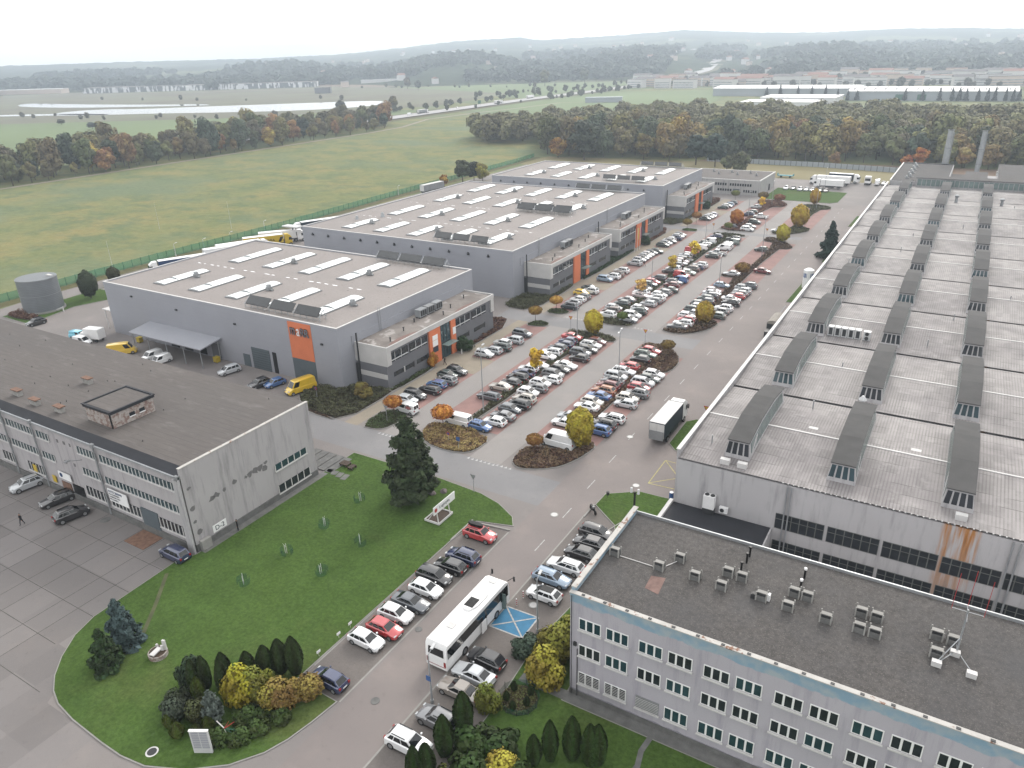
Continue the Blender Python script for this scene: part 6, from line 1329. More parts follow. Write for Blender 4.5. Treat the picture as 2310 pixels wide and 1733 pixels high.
def merged(name, label, pts, protos, smin, smax, kind='stuff', cols=None, thin=1., hmul=1.):
    """many far trees as one mass: leaf quads of the prototypes merged, tone carries the variation"""
    V = []; T = []
    for x, y in pts:
        me = random.choice(protos)[0][1]; nv = len(me.polygons) * 4; a = np.empty(len(me.vertices) * 3, 'f'); me.vertices.foreach_get('co', a); a = a.reshape(-1, 3)[:nv]
        tn = np.empty(len(me.polygons), 'f'); me.attributes['tone'].data.foreach_get('value', tn)
        k = max(1, int(1 / thin)); q = a.reshape(-1, 4, 3)[::k]; tn = tn[::k]; s = random.uniform(smin, smax); th = random.uniform(0, 6.28); cth, sth = math.cos(th), math.sin(th)
        if k > 1: cen = q.mean(1, keepdims=True); q = cen + (q - cen) * math.sqrt(k)
        z0 = hgt(x, y); q = np.stack([q[..., 0] * cth - q[..., 1] * sth, q[..., 0] * sth + q[..., 1] * cth, q[..., 2] * hmul], -1) * s + np.array([x, y, z0])
        V.append(q.reshape(-1, 3)); T.append(np.clip(tn * .6 + random.uniform(-.05, .5), 0, 1.2))
    V = np.concatenate(V); T = np.concatenate(T); me = bpy.data.meshes.new(name); me.vertices.add(len(V)); me.vertices.foreach_set('co', V.ravel())
    n = len(V) // 4; me.loops.add(4 * n); me.loops.foreach_set('vertex_index', np.arange(4 * n)); me.polygons.add(n); me.polygons.foreach_set('loop_start', np.arange(0, 4 * n, 4))
    me.materials.append(MATS['leaves']); at = me.attributes.new('tone', 'FLOAT', 'FACE'); at.data.foreach_set('value', T.astype('f')); me.update(calc_edges=True)
    o = link(name, me); o.color = (*(cols or (.115, .108, .055)), 1); setting(o, kind); return tag(o, label, 'trees')
merged('woodland', 'rear part of the brown-green wood before the white factory', wod[165:], FT, .85, 1.25, thin=.5)
merged('woodland', 'rear trees of the belt along the meadow path', bel[115:], FT, .75, 1.25, thin=.5)
# far trees, bushes and woods
for x, y, s, c, l in ((-655, 1208, 1.9, (.09, .09, .04), 'tall broad tree alone on the far meadow, left of two'), (-618, 1287, 1.85, (.07, .08, .045), 'tall broad tree alone on the far meadow, right of two'), (-552, 674, 1.15, (.11, .09, .04), 'rounded brownish tree beside the highway and pond'), (-579, 621, 1.1, (.05, .055, .04), 'dark tree beside the pond behind the belt'), (-893, 1134, 1.4, (.1, .08, .05), 'brownish round tree on the distant wetland, left'), (-826, 1077, 1.2, (.05, .06, .05), 'dark round tree on the distant wetland, right'),
    (-811, 457, .9, (.06, .06, .04), 'low dark bush alone on the far green meadow, left'), (-722, 435, 1.0, (.04, .05, .045), 'low dark bush alone on the far green meadow, right')): plant('lone_tree', l, 'tree', x, y, 0, FT[0], s=s, sz=s * (.5 if 'bush' in l else 1.1), col=c)
for i, (x, y, s, c, l) in enumerate(((-209.6, 303, .9, (.05, .06, .03), 'bushy grey-green tree behind the green fence, left of three'), (-207, 309, .62, (.03, .035, .025), 'small dark tree behind the second warehouse, middle of three'), (-202, 309, .6, (.16, .14, .03), 'yellow-green small tree behind the second warehouse, right'), (-209, 287, .5, (.3, .16, .03), 'small orange tree beside the grey trailer'),
    (-188, 392, 1.45, (.045, .055, .035), 'big round dark tree at the field edge, left'), (-207, 397, .8, (.22, .12, .03), 'orange-yellow tree at the left field edge'), (-125, 395, 1.3, (.025, .04, .03), 'dense dark evergreen at the edge of the dry field'), (-114, 392, 1.1, (.025, .04, .03), 'dark evergreen right of the denser one by the dry field'), (-96, 372, .75, (.08, .085, .04), 'round willow behind the solar racks'), (-103, 374, .7, (.08, .085, .04), 'low round willow left of the other willow'),
    (-23, 424, .62, (.3, .11, .03), 'small orange tree before the wood near the left chimney'), (-28, 416, .45, (.3, .1, .03), 'tiny orange bush at the end of the slab fence'), (-5, 425, .7, (.2, .12, .04), 'rusty round tree behind the chimneys, left'), (6, 424, .8, (.16, .11, .05), 'rusty round tree behind the chimneys, right'), (-60, 412, .5, (.2, .12, .05), 'small pale orange bush at the slab fence'), (-142, 402, .9, (.11, .09, .04), 'olive tree left of the dark evergreens'), (-158, 405, .95, (.14, .11, .04), 'yellowish tree at the middle of the field edge'))):
    plant('edge_tree', l, 'tree', x, y, 0, FT[(i * 2) % 6], s=s, sz=s * .92, col=c)
def along(p0, p1, n, j): return [(p0[0] + (p1[0] - p0[0]) * i / n + random.uniform(-j, j), p0[1] + (p1[1] - p0[1]) * i / n + random.uniform(-j, j)) for i in range(n)]
merged('hedgerow', 'bushes and small trees along the highway embankment', along((-540, 640), (-530, 1300), 42, 14) + along((-468, 870), (-455, 1150), 22, 9) + along((-600, 900), (-560, 1100), 16, 20) + along((-500, 650), (-472, 860), 5, 4), FT, .3, .65, cols=(.08, .085, .055), thin=.25)
merged('hedgerow', 'scattered bushes on the wetland by the ponds', along((-620, 560), (-1000, 500), 12, 30) + along((-700, 860), (-1300, 760), 8, 30) + along((-540, 590), (-560, 720), 8, 14) + along((-1000, 1150), (-600, 1180), 14, 30), FT, .25, .6, cols=(.09, .085, .06), thin=.2)
merged('hedgerow', 'trees around the apartment blocks behind the white factory', dense([(-430, 1150), (90, 1080), (130, 1480), (-520, 1480)], 15, 260), FT, .45, .85, cols=(.08, .082, .055), thin=.17)
fw = []
for k in range(9000):
    az = random.uniform(-66, 12); r = random.uniform(1.0, 1.0) and 1500 + 1300 * random.random() ** 1.1; x, y = r * math.sin(R(az)), r * math.cos(R(az))
    q = mnoise.noise(Vector((x * .0028, y * .0028, 1))) 
    if az > -30: q += .18
    if az < -40 and 1750 < r < 2300: q += .3
    if r < 1800 and az < -34: q -= .55
    if q > -.02 and abs(x + 500 + max(0, y - 1400) * .3) > 28: fw.append((x, y))
    if len(fw) > 3400: break
merged('woodland', 'hazy blue-green woods covering the far valley side', fw, FT, 1.1, 1.9, cols=(.055, .07, .055), thin=.025, hmul=.8)
# ------------------------------------------------------------------ far buildings
def block(name, label, cat, x, y, w, d, h, rz, m='far_plaster', roof='far_roof', rh=0, floors=0, group=None):
    z = hgt(x, y); t = thing(name, label, cat, (x, y, z), rz, group); b = MB(); b.box(-w / 2, -d / 2, -3, w / 2, d / 2, h); link('wall', b.mesh('wall', m), t)
    b = MB()
    if rh: b.add([(-w / 2 - .4, -d / 2 - .5, h), (w / 2 + .4, -d / 2 - .5, h), (w / 2 + .4, 0, h + rh), (-w / 2 - .4, 0, h + rh), (-w / 2 - .4, d / 2 + .5, h), (w / 2 + .4, d / 2 + .5, h)], [(0, 1, 2, 3), (3, 2, 5, 4), (0, 3, 4), (1, 5, 2)])
    else: b.box(-w / 2 - .3, -d / 2 - .3, h, w / 2 + .3, d / 2 + .3, h + .6)
    link('roof', b.mesh('roof', roof), t)
    for f in range(floors):
        b = MB(); b.box(-w / 2 + 1.2, -d / 2 - .1, 1.3 + f * 3, w / 2 - 1.2, -d / 2 - .02, 2.5 + f * 3); link('window_band', b.mesh('window_band', 'far_window'), t)
    return t
mat('far_window', (.2, .22, .24), .4, .5, .3, k=1); mat('far_plaster', (.8, .79, .78), .9, .05, .05); mat('far_plaster_warm', (.72, .6, .52), .9, .05, .05); mat('far_roof', (.22, .2, .2), .9, .1, .05); mat('far_roof_red', (.36, .2, .16), .9, .1, .05); mat('roof_white', (.9, .9, .9), .5, .03, .05); mat('wall_blue_grey', (.42, .46, .5), .6, .05, .05)
t = thing('white_factory', 'very long white-roofed factory with grey walls behind the wood', 'factory', (-50, 900, 0)); b = MB(); b.box(-128, 900, 0, 24, 985, 9); b.box(-290, 964, 0, -128.01, 1036, 8.6); b.build('wall', 'wall_blue_grey', t)
b = MB(); b.add([(-128.5, 899, 9.1), (24.5, 899, 9.1), (24.5, 942, 11.6), (-128.5, 942, 11.6), (24.5, 986, 9.1), (-128.5, 986, 9.1)], [(0, 1, 2, 3), (3, 2, 4, 5), (0, 3, 5), (1, 4, 2)]); b.add([(-291, 963, 8.7), (-128.1, 963, 8.7), (-128.1, 1000, 10.6), (-291, 1000, 10.6)], [(0, 1, 2, 3)])
for i in range(15): b.box(-124 + i * 10, 910, 9.3, -123 + i * 10, 941, 11.75, 1)
b.build('roof', ['roof_white', 'coping'], t); b = MB(); b.box(-205, 850, 0, -131, 900, 5.5); b.box(-205.5, 849.5, 5.5, -130.5, 900.5, 5.8, 1); b.box(-215, 810, 0, -140, 849, 3.6); b.box(-215.5, 809.5, 3.6, -139.5, 848, 3.9, 1); b.build('low_annex', ['roof_white', 'roof_white'], t)
for x in (-82, -62): b = MB(); b.box(x, 899.8, 1, x + 8, 899.95, 6); b.build('gate', 'green_mesh', t)
for i, (x, y) in enumerate([(-137, 898), (-127, 898), (-118, 898), (-73, 898), (-57, 897), (-42, 899), (-31, 897), (-25, 899), (-19, 897), (-9, 899), (-1, 898), (5, 899), (14, 898), (20, 897), (25, 899), (31, 897), (36, 892), (-225, 960), (-210, 962), (-190, 962), (-175, 962), (-160, 962)]): plant('far_conifer', 'one of the dark pointed conifers lining the white-roofed factory', 'tree', x, y, 0, SLIM, 'conifers lining the white-roofed factory', s=random.uniform(.8, 1.15), sz=random.uniform(.95, 1.25), col=(.018, .028, .025))
t = thing('striped_hall', 'long distant hall clad in a black and white barcode pattern', 'hall', (-1400, 1090, 0)); b = MB(); b.prism([(-1604, 964), (-1192, 1206), (-1215, 1245), (-1627, 1003)], 0, 10, bottom=True); b.build('wall', 'striped_cladding', t); b = MB(); b.prism([(-1604, 964), (-1192, 1206), (-1215, 1245), (-1627, 1003)], 10.01, 10.4); b.build('roof', 'far_roof', t)
block('distant_hall', 'distant low hall with a reddish wall at the left edge', 'hall', -1760, 940, 160, 30, 9, .5, 'far_plaster_warm', 'roof_white'); block('distant_hall', 'distant white-roofed low hall above the left pond', 'hall', -1950, 1180, 190, 30, 8, .5, 'wall_blue_grey', 'roof_white')
block('pale_shed', 'small pale flat shed beside the field before the wood', 'shed', -381, 845, 42, 12, 5, .35, 'wall_blue_grey', 'wall_blue_grey'); block('pale_shed', 'dark box-shaped building among trees past the pond', 'house', -966, 998, 26, 14, 9, .6, 'cladding_dark', 'far_roof')
block('pale_shed', 'long low pale sheds at the foot of the dark woods', 'shed', -1150, 1372, 90, 14, 5, .6, 'far_plaster', 'roof_white')
random.seed(17)
for i in range(58):
    az = -22 + 24.5 * (i + random.uniform(-.3, .3)) / 58; r = random.uniform(1270, 1480) if i % 2 else random.uniform(1170, 1270); x, y = r * math.sin(R(az)), r * math.cos(R(az))
    warm = random.random() < .25; block('apartment_block', '%s apartment block in the estate behind the white-roofed factory' % ('warm-toned' if warm else 'pale'), 'apartment block', x, y, random.uniform(20, 42), 13, random.choice((9, 12, 12, 14)), random.uniform(-.35, .35), 'far_plaster_warm' if warm else 'far_plaster', random.choice(('far_roof', 'far_roof_red', 'far_roof')), random.choice((0, 0, 3)), 3, '%s apartment blocks of the far estate' % ('warm' if warm else 'pale'))
H0 = None
for i in range(110):
    az = random.uniform(-50, 3); r = random.uniform(1550, 3600); x, y = r * math.sin(R(az)), r * math.cos(R(az)); k = random.choice(((.6, .6, .6), (.5, .45, .4)))
    if H0 is None: H0 = [block('far_house', '', 'house', x, y, 13, 10, 7, 0, 'far_plaster', 'far_roof_red', 3), block('far_house', '', 'house', x + 40, y, 15, 11, 7, 0, 'far_plaster_warm', 'far_roof', 2)]; [h.__setitem__('label', l) or h.__setitem__('group', g) for h, l, g in zip(H0, ('tiny red-roofed house on the hazy far slopes', 'tiny dark-roofed house on the hazy far slopes'), ('red-roofed far houses', 'dark-roofed far houses'))]; continue
    o = copy_tree(H0[i % 2]); o.location = (x, y, hgt(x, y) + 4); o.rotation_euler[2] = random.uniform(0, 3); s = random.uniform(.7, 1.15); o.scale = (s, s, s)
# vehicles on the highway
for x, y, ty, c, l in ((-496, 630, 'panelvan', 'white', 'white van on the highway behind the tree belt'), (-503, 724, 'hatch', 'white', 'white car on the highway right of the grey lorry')):
    o = copy_tree(CAR[ty]); o.name = KN[ty]; o.location = (x, y, .65); o.rotation_euler[2] = R(90); o['label'] = l; o['category'] = 'van' if ty == 'panelvan' else 'car'; o['group'] = 'highway traffic'
    for p in o.children:
        if p.name.startswith('body'): p.color = (*COLS[c], 1)
for x, y, l, m in ((-497, 652, 'grey lorry on the highway right of the white van', 'grey_metal'), (-494, 795, 'pale lorry on the highway near the green road sign', 'coping'), (-506, 892, 'small white lorry farther along the highway', 'white_paint')): o = semi(l, x, y, R(90), m); o.location[2] = .65
t = thing('road_sign', 'green direction sign board beside the highway', 'sign', (-497, 762, 0)); b = MB(); b.box(-1.5, -3, 3, -1.3, 3, 6.5); link('board', b.mesh('board', 'green_mesh'), t); b = MB(); b.tube((-1.4, -2, 0), (-1.4, -2, 3), .12, 5); b.tube((-1.4, 2, 0), (-1.4, 2, 3), .12, 5); link('post', b.mesh('post', 'grey_metal'), t)
# ------------------------------------------------------------------ lamps, signs, fences
def lamp(label, x, y, h, n=1, m='galvanised', grp='tall street lamps'):
    t = thing('street_lamp', label, 'street lamp', (x, y, 0), 0, grp); b = MB(); b.tube((0, 0, 0), (0, 0, h), .11, 8, 0, .06); b.cyl(0, 0, 0, .5, .17, n=8); link('pole', b.mesh('lamp_pole', m), t)
    for i in range(n):
        a = R(100 + 180 * i); b = MB(); b.tube((0, 0, h), (.9 * math.cos(a), .9 * math.sin(a), h + .15), .04, 5); link('arm', b.mesh('lamp_arm', m), t)
        b = MB(); b.box(.7, -.14, h + .08, 1.45, .14, h + .2, 0, a, (0, 0)); link('lamp_head', b.mesh('lamp_head', 'white_metal'), t)
    return t
for l, x, y, h, n in (('lamp post between cars of the nearest left strip', -65, 96.6, 12, 2), ('lamp post beside the red coupe in the nearest left strip', -65.1, 133.4, 8.8, 1), ('lamp post rising from the nearest right hedge strip', -47.9, 115.3, 11.5, 2), ('lamp post in the middle left strip among cars', -65.1, 176.3, 9, 1), ('lamp post in the middle left strip beyond the red van', -65.9, 223, 9.7, 1),
    ('lamp post in the middle right strip', -47.5, 175, 11.2, 2), ('lamp post at the far end of the middle right strip', -48.4, 221.5, 11.3, 2), ('lamp post in the farthest left strip', -66.5, 275.5, 8.8, 1), ('lamp post near the round trees of the far strip', -64, 300, 9, 1), ('thin lamp post at the far right island', -47.8, 300.5, 9, 1), ('lamp post on the far square lawn edge', -52, 341, 9, 1)): lamp(l, x, y, h, n)
lamp('slim lamp post with a blue plate beside the coach', -35, 40.9, 6, 1, 'galvanised', 'slim lamp posts'); b = MB(); b.box(-.25, -.28, 3.1, .25, -.24, 3.7); o = link('parking_plate', b.mesh('parking_plate', 'sign_blue'), bpy.data.objects['street_lamp.011'])
lamp('slim lamp post beside the office corner and blue bay', -30.8, 54.2, 7, 1, 'galvanised', 'slim lamp posts')
t = thing('street_lamp', 'black lamp post with two white globes behind the office roof', 'street lamp', (-24.6, 64.8, 0)); b = MB(); b.tube((0, 0, 0), (0, 0, 13.6), .12, 6); b.tube((-.4, 0, 13.4), (.4, 0, 13.4), .05, 5); link('pole', b.mesh('lamp_pole', 'black'), t); b = MB(); b.cyl(-.4, 0, 13.45, 14.0, .16, .12, 8); b.cyl(.4, 0, 13.45, 14.0, .16, .12, 8); link('lamp_head', b.mesh('lamp_head', 'white_metal'), t)
for i, (x, y, h) in enumerate(((-213.6, 146, 3.9), (-213.8, 157, 3), (-213.8, 168, 3), (-213.5, 183, 4), (-216, 262, 4))): lamp('low white-headed lamp by the green fence, %s from the left' % ordn(i), x, y, h, 1, 'coping', None)
for i, (x, y, h) in enumerate(((-216, 126, 9), (-230, 182, 10), (-255, 170, 10))): t = thing('mast', 'thin faint mast standing by the meadow, %s from the left' % ordn(i), 'mast', (x, y, 0)); b = MB(); b.tube((0, 0, 0), (0, 0, h), .06, 5, 0, .03); link('pole', b.mesh('mast_pole', 'coping'), t)
def sign(label, x, y, h, kind, rz=0):
    t = thing('road_sign', label, 'road sign', (x, y, .1), rz); b = MB(); b.tube((0, 0, 0), (0, 0, h), .04, 6); link('post', b.mesh('sign_post', 'galvanised'), t); b = MB()
    if kind == 'yield': b.prism([(-.48, .4), (.48, .4), (0, -.42)], 0, .02, 0); b.prism([(-.3, .28), (.3, .28), (0, -.22)], .021, .03, 1); ms = ['sign_red', 'sign_yellow']
    elif kind == 'back': b.prism([(-.48, .4), (.48, .4), (0, -.42)], 0, .02, 0); ms = ['grey_metal', 'grey_metal']
    elif kind == 'round': b.prism([(.32 * math.cos(i * .52), .32 * math.sin(i * .52)) for i in range(12)], 0, .02, 0); b.prism([(.22 * math.cos(i * .52), .22 * math.sin(i * .52)) for i in range(12)], .021, .03, 1); ms = ['sign_red', 'sign_blue']
    else: b.prism([(-.35, -.35), (.35, -.35), (.35, .35), (-.35, .35)], 0, .02, 0); ms = ['sign_blue', 'white_paint']
    b.v = [(p, -.05 - r, h + q) for p, q, r in b.v]; link('plate', b.mesh('sign_plate', ms), t); return t
for l, x, y, h, k in (('yield sign facing us at the far end of the nearest left strip', -70.3, 140.8, 2.6, 'yield'), ('yield sign facing us at the far end of the nearest right island', -52.5, 140.1, 2.6, 'yield'), ('yellow yield sign at the far end of the middle left strip', -70.4, 246.2, 2.6, 'yield'), ('yellow yield sign at the far end of the middle right strip', -52.8, 245.3, 2.6, 'yield'),
    ('grey back of a triangular sign on the kerb island by the path', -77.4, 85.7, 2.6, 'back'), ('grey back of a triangular sign at the lawn tip by the billboard', -52.1, 74.1, 2.5, 'back'), ('blue square sign at the lower edge of the tan island', -61.2, 83.5, 1.8, 'square'), ('small round sign among the tan plants of the island', -64.3, 85.2, 1.2, 'round'), ('round no-parking sign beside the large yellow van', -94.6, 86.8, 2.2, 'round'),
    ('yellow sign on the grass strip beside the factory wall', -30.4, 111, 2.2, 'yield')): sign(l, x, y, h, k)
for i, (x, y) in enumerate(((-48.9, 44.8), (-48.9, 43), (-48.9, 40))): t = thing('small_sign', 'small white plate on the lawn edge, %s from the navy hatchback' % ORD[2 - i], 'sign', (x, y, .1), 1.5, 'little white parking plates'); b = MB(); b.tube((0, 0, 0), (0, 0, .5), .025, 5); link('post', b.mesh('post', 'coping'), t); b = MB(); b.box(-.25, -.05, .5, .25, -.02, .82); link('plate', b.mesh('plate', 'white_paint'), t)
# green mesh fence along the meadow
FP = [(-213, 60), (-213.2, 110), (-214, 140), (-213, 183), (-216, 250), (-218, 326), (-219, 370), (-221, 394)]
t = thing('green_fence', 'long green wire mesh fence between the yard and the meadow', 'fence', (-214, 140, 0)); b = MB(); po = MB()
mat('fence_mesh', (.05, .26, .15), .6, .15, 1., k=1)
m = MATS['fence_mesh']; N, L = m.node_tree.nodes, m.node_tree.links; tr = N.new('ShaderNodeBsdfTransparent'); mx = N.new('ShaderNodeMixShader'); mx.inputs[0].default_value = .62; out = [n for n in N if n.type == 'OUTPUT_MATERIAL'][0]; L.new(tr.outputs[0], mx.inputs[1]); L.new(N['Principled BSDF'].outputs[0], mx.inputs[2]); L.new(mx.outputs[0], out.inputs[0])
k = 0
for i in range(len(FP) - 1):
    a, c = Vector(FP[i]), Vector(FP[i + 1]); n = int((c - a).length / 3)
    b.quad((a.x, a.y, .1), (c.x, c.y, .1), (c.x, c.y, 2.3), (a.x, a.y, 2.3))
    for j in range(n): p = a.lerp(c, j / n); po.box(p.x - .05, p.y - .05, 0, p.x + .05, p.y + .05, 2.45)
b.build('fence_panel', 'fence_mesh', t); o = po.build('fence_posts', 'green_mesh', t); o['kind'] = 'stuff'
t = thing('slab_fence', 'grey concrete slab fence between the dry field and the wood', 'fence', (-80, 407, 0)); b = MB(); po = MB(); FQ = [(-124, 411), (-96, 408.6), (-66.6, 407.6), (-31, 401), (-24, 400)]
for i in range(len(FQ) - 1):
    a, c = Vector(FQ[i]), Vector(FQ[i + 1]); n = max(1, int((c - a).length / 2.6)); u = (c - a).normalized(); q = Vector((-u.y, u.x)) * .06; b.add([(a.x - q.x, a.y - q.y, 0), (c.x - q.x, c.y - q.y, 0), (c.x + q.x, c.y + q.y, 0), (a.x + q.x, a.y + q.y, 0), (a.x - q.x, a.y - q.y, 2.3), (c.x - q.x, c.y - q.y, 2.3), (c.x + q.x, c.y + q.y, 2.3), (a.x + q.x, a.y + q.y, 2.3)], [(0, 1, 5, 4), (1, 2, 6, 5), (2, 3, 7, 6), (3, 0, 4, 7), (4, 5, 6, 7)])
    for j in range(n): p = a.lerp(c, j / n); po.box(p.x - .14, p.y - .14, 0, p.x + .14, p.y + .14, 2.5)
b.build('slab', 'wall_blue_grey', t); o = po.build('fence_posts', 'concrete_dark', t); o['kind'] = 'stuff'
# ------------------------------------------------------------------ lawn things
t = thing('billboard', 'long white billboard on a timber frame standing on the lawn', 'billboard', (-52.8, 66.5, .1)); b = MB(); b.box(-53.9, 65.1, .1, -51.7, 68.1, .35); b.build('base_deck', 'wood_dark', t)
b = MB(); [b.box(*q) for q in ((-54, 65, .2, -53.9, 68.2, .5), (-51.7, 65, .2, -51.6, 68.2, .5), (-53.9, 65, .2, -51.7, 65.1, .5), (-53.9, 68.1, .2, -51.7, 68.2, .5))]; b.build('frame', 'coping', t)
for y in (65.3, 67.9): b = MB(); b.tube((-51.9, y, .2), (-52.1, y, 2.0), .09, 5); b.tube((-53.6, y, .3), (-52.2, y, 2.2), .06, 5); b.build('post', 'coping', t)
b = MB(); b.box(-52.1, 64.6, 1.75, -52.02, 69.4, 2.95); o = b.build('board', 'white_paint', t); text('lettering', 'Logistyka', .62, (-52.0, 67, 2.2), (R(90), 0, R(90)), 'cladding_dark', o, .01); b = MB(); b.v = []; 
b.prism([(.3 * math.cos(i * .63), .3 * math.sin(i * .63)) for i in range(10)], 0, .02); b.v = [(-52.015 + r, 65.1 + p, 2.35 + q) for p, q, r in b.v]; b.build('emblem', 'sign_red', o)
t = thing('directory_board', 'grey-white tenant directory board tilted at the lawn edge', 'sign board', (-49.6, 26.2, .1), R(29)); b = MB(); b.box(-.85, -.08, .05, .85, .08, 2.7); link('panel', b.mesh('panel', 'white_metal'), t)
b = MB(); random.seed(3)
for c_ in (-.72, .04):
    for r_ in range(9): b.box(c_, -.1, 2.42 - r_ * .22, c_ + .68, -.085, 2.57 - r_ * .22)
link('name_plate', b.mesh('name_plate', 'cladding'), t)
for dx, s in ((-.4, '111'), (.4, '0-2')): me = text_mesh(s, .3, .005); me.materials.clear(); me.materials.append(MATS['coping']); me.transform(Matrix.Translation((dx, -.11, .32)) @ Matrix.Rotation(R(90), 4, 'X')); link('lettering', me, t)
b = MB(); b.box(-.88, -.12, 2.701, .88, .12, 2.78); link('cap', b.mesh('cap', 'white_paint'), t)
t = thing('round_planter', 'low round brick planter holding pale stone slabs on the lawn', 'planter', (-63.8, 31.8, .1)); b = MB(); b.cyl(-63.8, 31.8, .1, .65, .95, .98, 20); b.build('ring_wall', 'brick_patchy', t); b = MB(); b.cyl(-63.8, 31.8, .651, .7, .85, n=16); b.build('gravel_fill', 'soil', t)
b = MB(); b.box(-64.1, 31.0, .75, -63.5, 32.2, .86, 0, .2); b.box(-64.5, 32.1, .7, -64.3, 32.3, 1.05); b.build('stone_slab', 'coping', t); b = MB(); b.box(-63.5, 32.3, .7, -63.15, 32.5, 1.9, 0, .3); b.box(-63.6, 32.1, .7, -63.3, 32.3, 1.3, 0, .6); b.build('standing_stone', 'coping', t)
for x, y, w_, l in ((-73.6, 71.2, 1.5, 'larger weathered timber platform on the lawn by the workshop'), (-72.0, 70.9, .85, 'smaller weathered timber box beside the larger platform')):
    t = thing('timber_platform', l, 'bench', (x, y, .1)); b = MB()
    for i in range(6): b.box(x - w_ / 2, y - .6 + i * .2, .45, x + w_ / 2, y - .42 + i * .2, .55)
    b.build('top', 'wood_dark', t); b = MB(); [b.box(x + q * w_ * .4 - .08, y + r * .45 - .08, .1, x + q * w_ * .4 + .08, y + r * .45 + .08, .45) for q in (-1, 1) for r in (-1, 1)]; b.build('legs', 'wood_dark', t)
def rock(label, x, y, s):
    bm = bmesh.new(); bmesh.ops.create_icosphere(bm, subdivisions=2, radius=s)
    for v in bm.verts: v.co *= 1 + .3 * mnoise.noise(v.co * 1.7 / s + Vector((x, y, 0))); v.co.z = max(v.co.z * .7, -.1)
    me = bpy.data.meshes.new('boulder'); bm.to_mesh(me); bm.free(); me.materials.append(MATS['rock']); o = link('boulder', me); o.location = (x, y, .12); tag(o, label, 'boulder')
rock('purplish boulder to the right of the big pine', -56, 72.2, .55); rock('darker boulder under the big pine, nearer to us', -57.2, 71.0, .6); rock('small boulder left of the big pine', -66.3, 71.8, .45)
def disc(name, label, cat, x, y, z, r, m='concrete_dark', ring=None):
    b = MB(); b.cyl(x, y, z - .05, z + .02, r, n=20); 
    if ring: b.cyl(x, y, z - .05, z + .012, r * 1.35, n=20, mi=1)
    tag(b.build(name, [m, ring or m]), label, cat)
for x, y, z, r, l, q in ((-53.8, 23.9, .13, .42, 'manhole cover in the lawn corner at the bottom', 'coping'), (-40, 38.4, .02, .45, 'manhole cover in the street near the navy hatchback', None), (-42.3, 48.3, .03, .4, 'manhole cover beside the red hatchback', None), (-33.3, 57.7, .03, .42, 'round cover on the pavers by the striped bollards', 'concrete'), (-39.6, 74.7, .02, .42, 'pale manhole cover in the junction', 'concrete'),
    (-32.8, 86.7, .02, .42, 'pale manhole cover beside the small lawn', 'concrete'), (-39.2, 99.9, .02, .42, 'pale manhole cover on the main road left of the box lorry', 'concrete'), (-92.8, 44.4, .03, .5, 'dark manhole cover before the workshop block', 'concrete_dark')): disc('manhole_cover', l, 'manhole cover', x, y, z, r, 'dark_metal' if q == 'coping' else 'concrete_dark' if q != 'concrete' else 'coping', q)
for y, l in ((58.2, 'white bollard with red bands, farther of the two'), (56.7, 'white bollard with red bands beside the blue bay')):
    t = thing('bollard', l, 'bollard', (-34.9, y, 0)); b = MB(); b.cyl(-34.9, y, 0, 1.0, .06, n=8); b.build('post', 'white_paint', t); b = MB(); [b.cyl(-34.9, y, z, z + .14, .065, n=8) for z in (.2, .48, .76)]; b.build('band', 'sign_red', t)
tag((lambda b: [b.cyl(-27.3, 85.9, 0, .95, .3, n=14), b.cyl(-27.3, 85.9, .951, 1.0, .27, n=14, mi=1)] and b)(MB()).build('barrel', ['tarp_blue_bright' if 0 else 'sign_blue', 'white_paint'], None, 40), 'blue barrel with a white lid at the factory hall corner', 'barrel')
t = thing('motorcycle', 'dark motorcycle parked at the corner of the small lawn', 'motorcycle', (-35.3, 77.7, .01), R(-40)); 
for x in (-.7, .7): b = MB(); b.ycyl(x, .32, -.06, .06, .32, 14); link('wheel', b.mesh('moto_wheel', 'tyre'), t)
b = MB(); b.box(-.35, -.14, .35, .3, .14, .75); b.tube((.7, 0, .32), (.42, 0, .95), .04, 6); b.tube((-.7, 0, .32), (-.2, 0, .6), .04, 6); link('frame', b.mesh('moto_frame', 'dark_metal'), t); b = MB(); b.box(-.75, -.13, .75, -.05, .13, .88); link('seat', b.mesh('seat', 'black'), t); b = MB(); b.prism([(-.05, -.15), (.35, -.12), (.35, .12), (-.05, .15)], .75, .98); link('fuel_tank', b.mesh('fuel_tank', 'grey_metal'), t); b = MB(); b.tube((.4, -.38, 1.02), (.4, .38, 1.02), .025, 6); link('handlebar', b.mesh('handlebar', 'black'), t)
t = thing('bin_post', 'small dark litter bin on a post at the lawn tip by the junction', 'litter bin', (-35.0, 81.6, .1)); b = MB(); b.tube((0, 0, 0), (0, 0, .9), .03, 5); link('post', b.mesh('post', 'dark_metal'), t); b = MB(); b.cyl(.1, 0, .6, 1.1, .2, .22, 8); link('bucket', b.mesh('bucket', 'dark_metal'), t)
t = thing('pinwheel', 'red and green pinwheel garden ornament among the low bushes', 'ornament', (-48.6, 28.2, .1), R(20)); b = MB(); b.tube((0, 0, 0), (-.25, 0, 1.6), .025, 5); b.tube((-.25, 0, 1.6), (-1.0, .2, 2.1), .05, 5); link('pole', b.mesh('pole', 'coping'), t)
for i, (a, m) in enumerate(((15, 'net_green'), (60, 'sign_red'), (-50, 'net_green'), (-20, 'net_green'), (35, 'sign_red'))): b = MB(); c, s = math.cos(R(a)), math.sin(R(a)); b.tube((-.25, 0, 1.5), (-.25 + 1.1 * c, .1 * i, 1.5 + 1.0 * s), .05, 4, 0, .02); link('blade', b.mesh('blade', m), t)
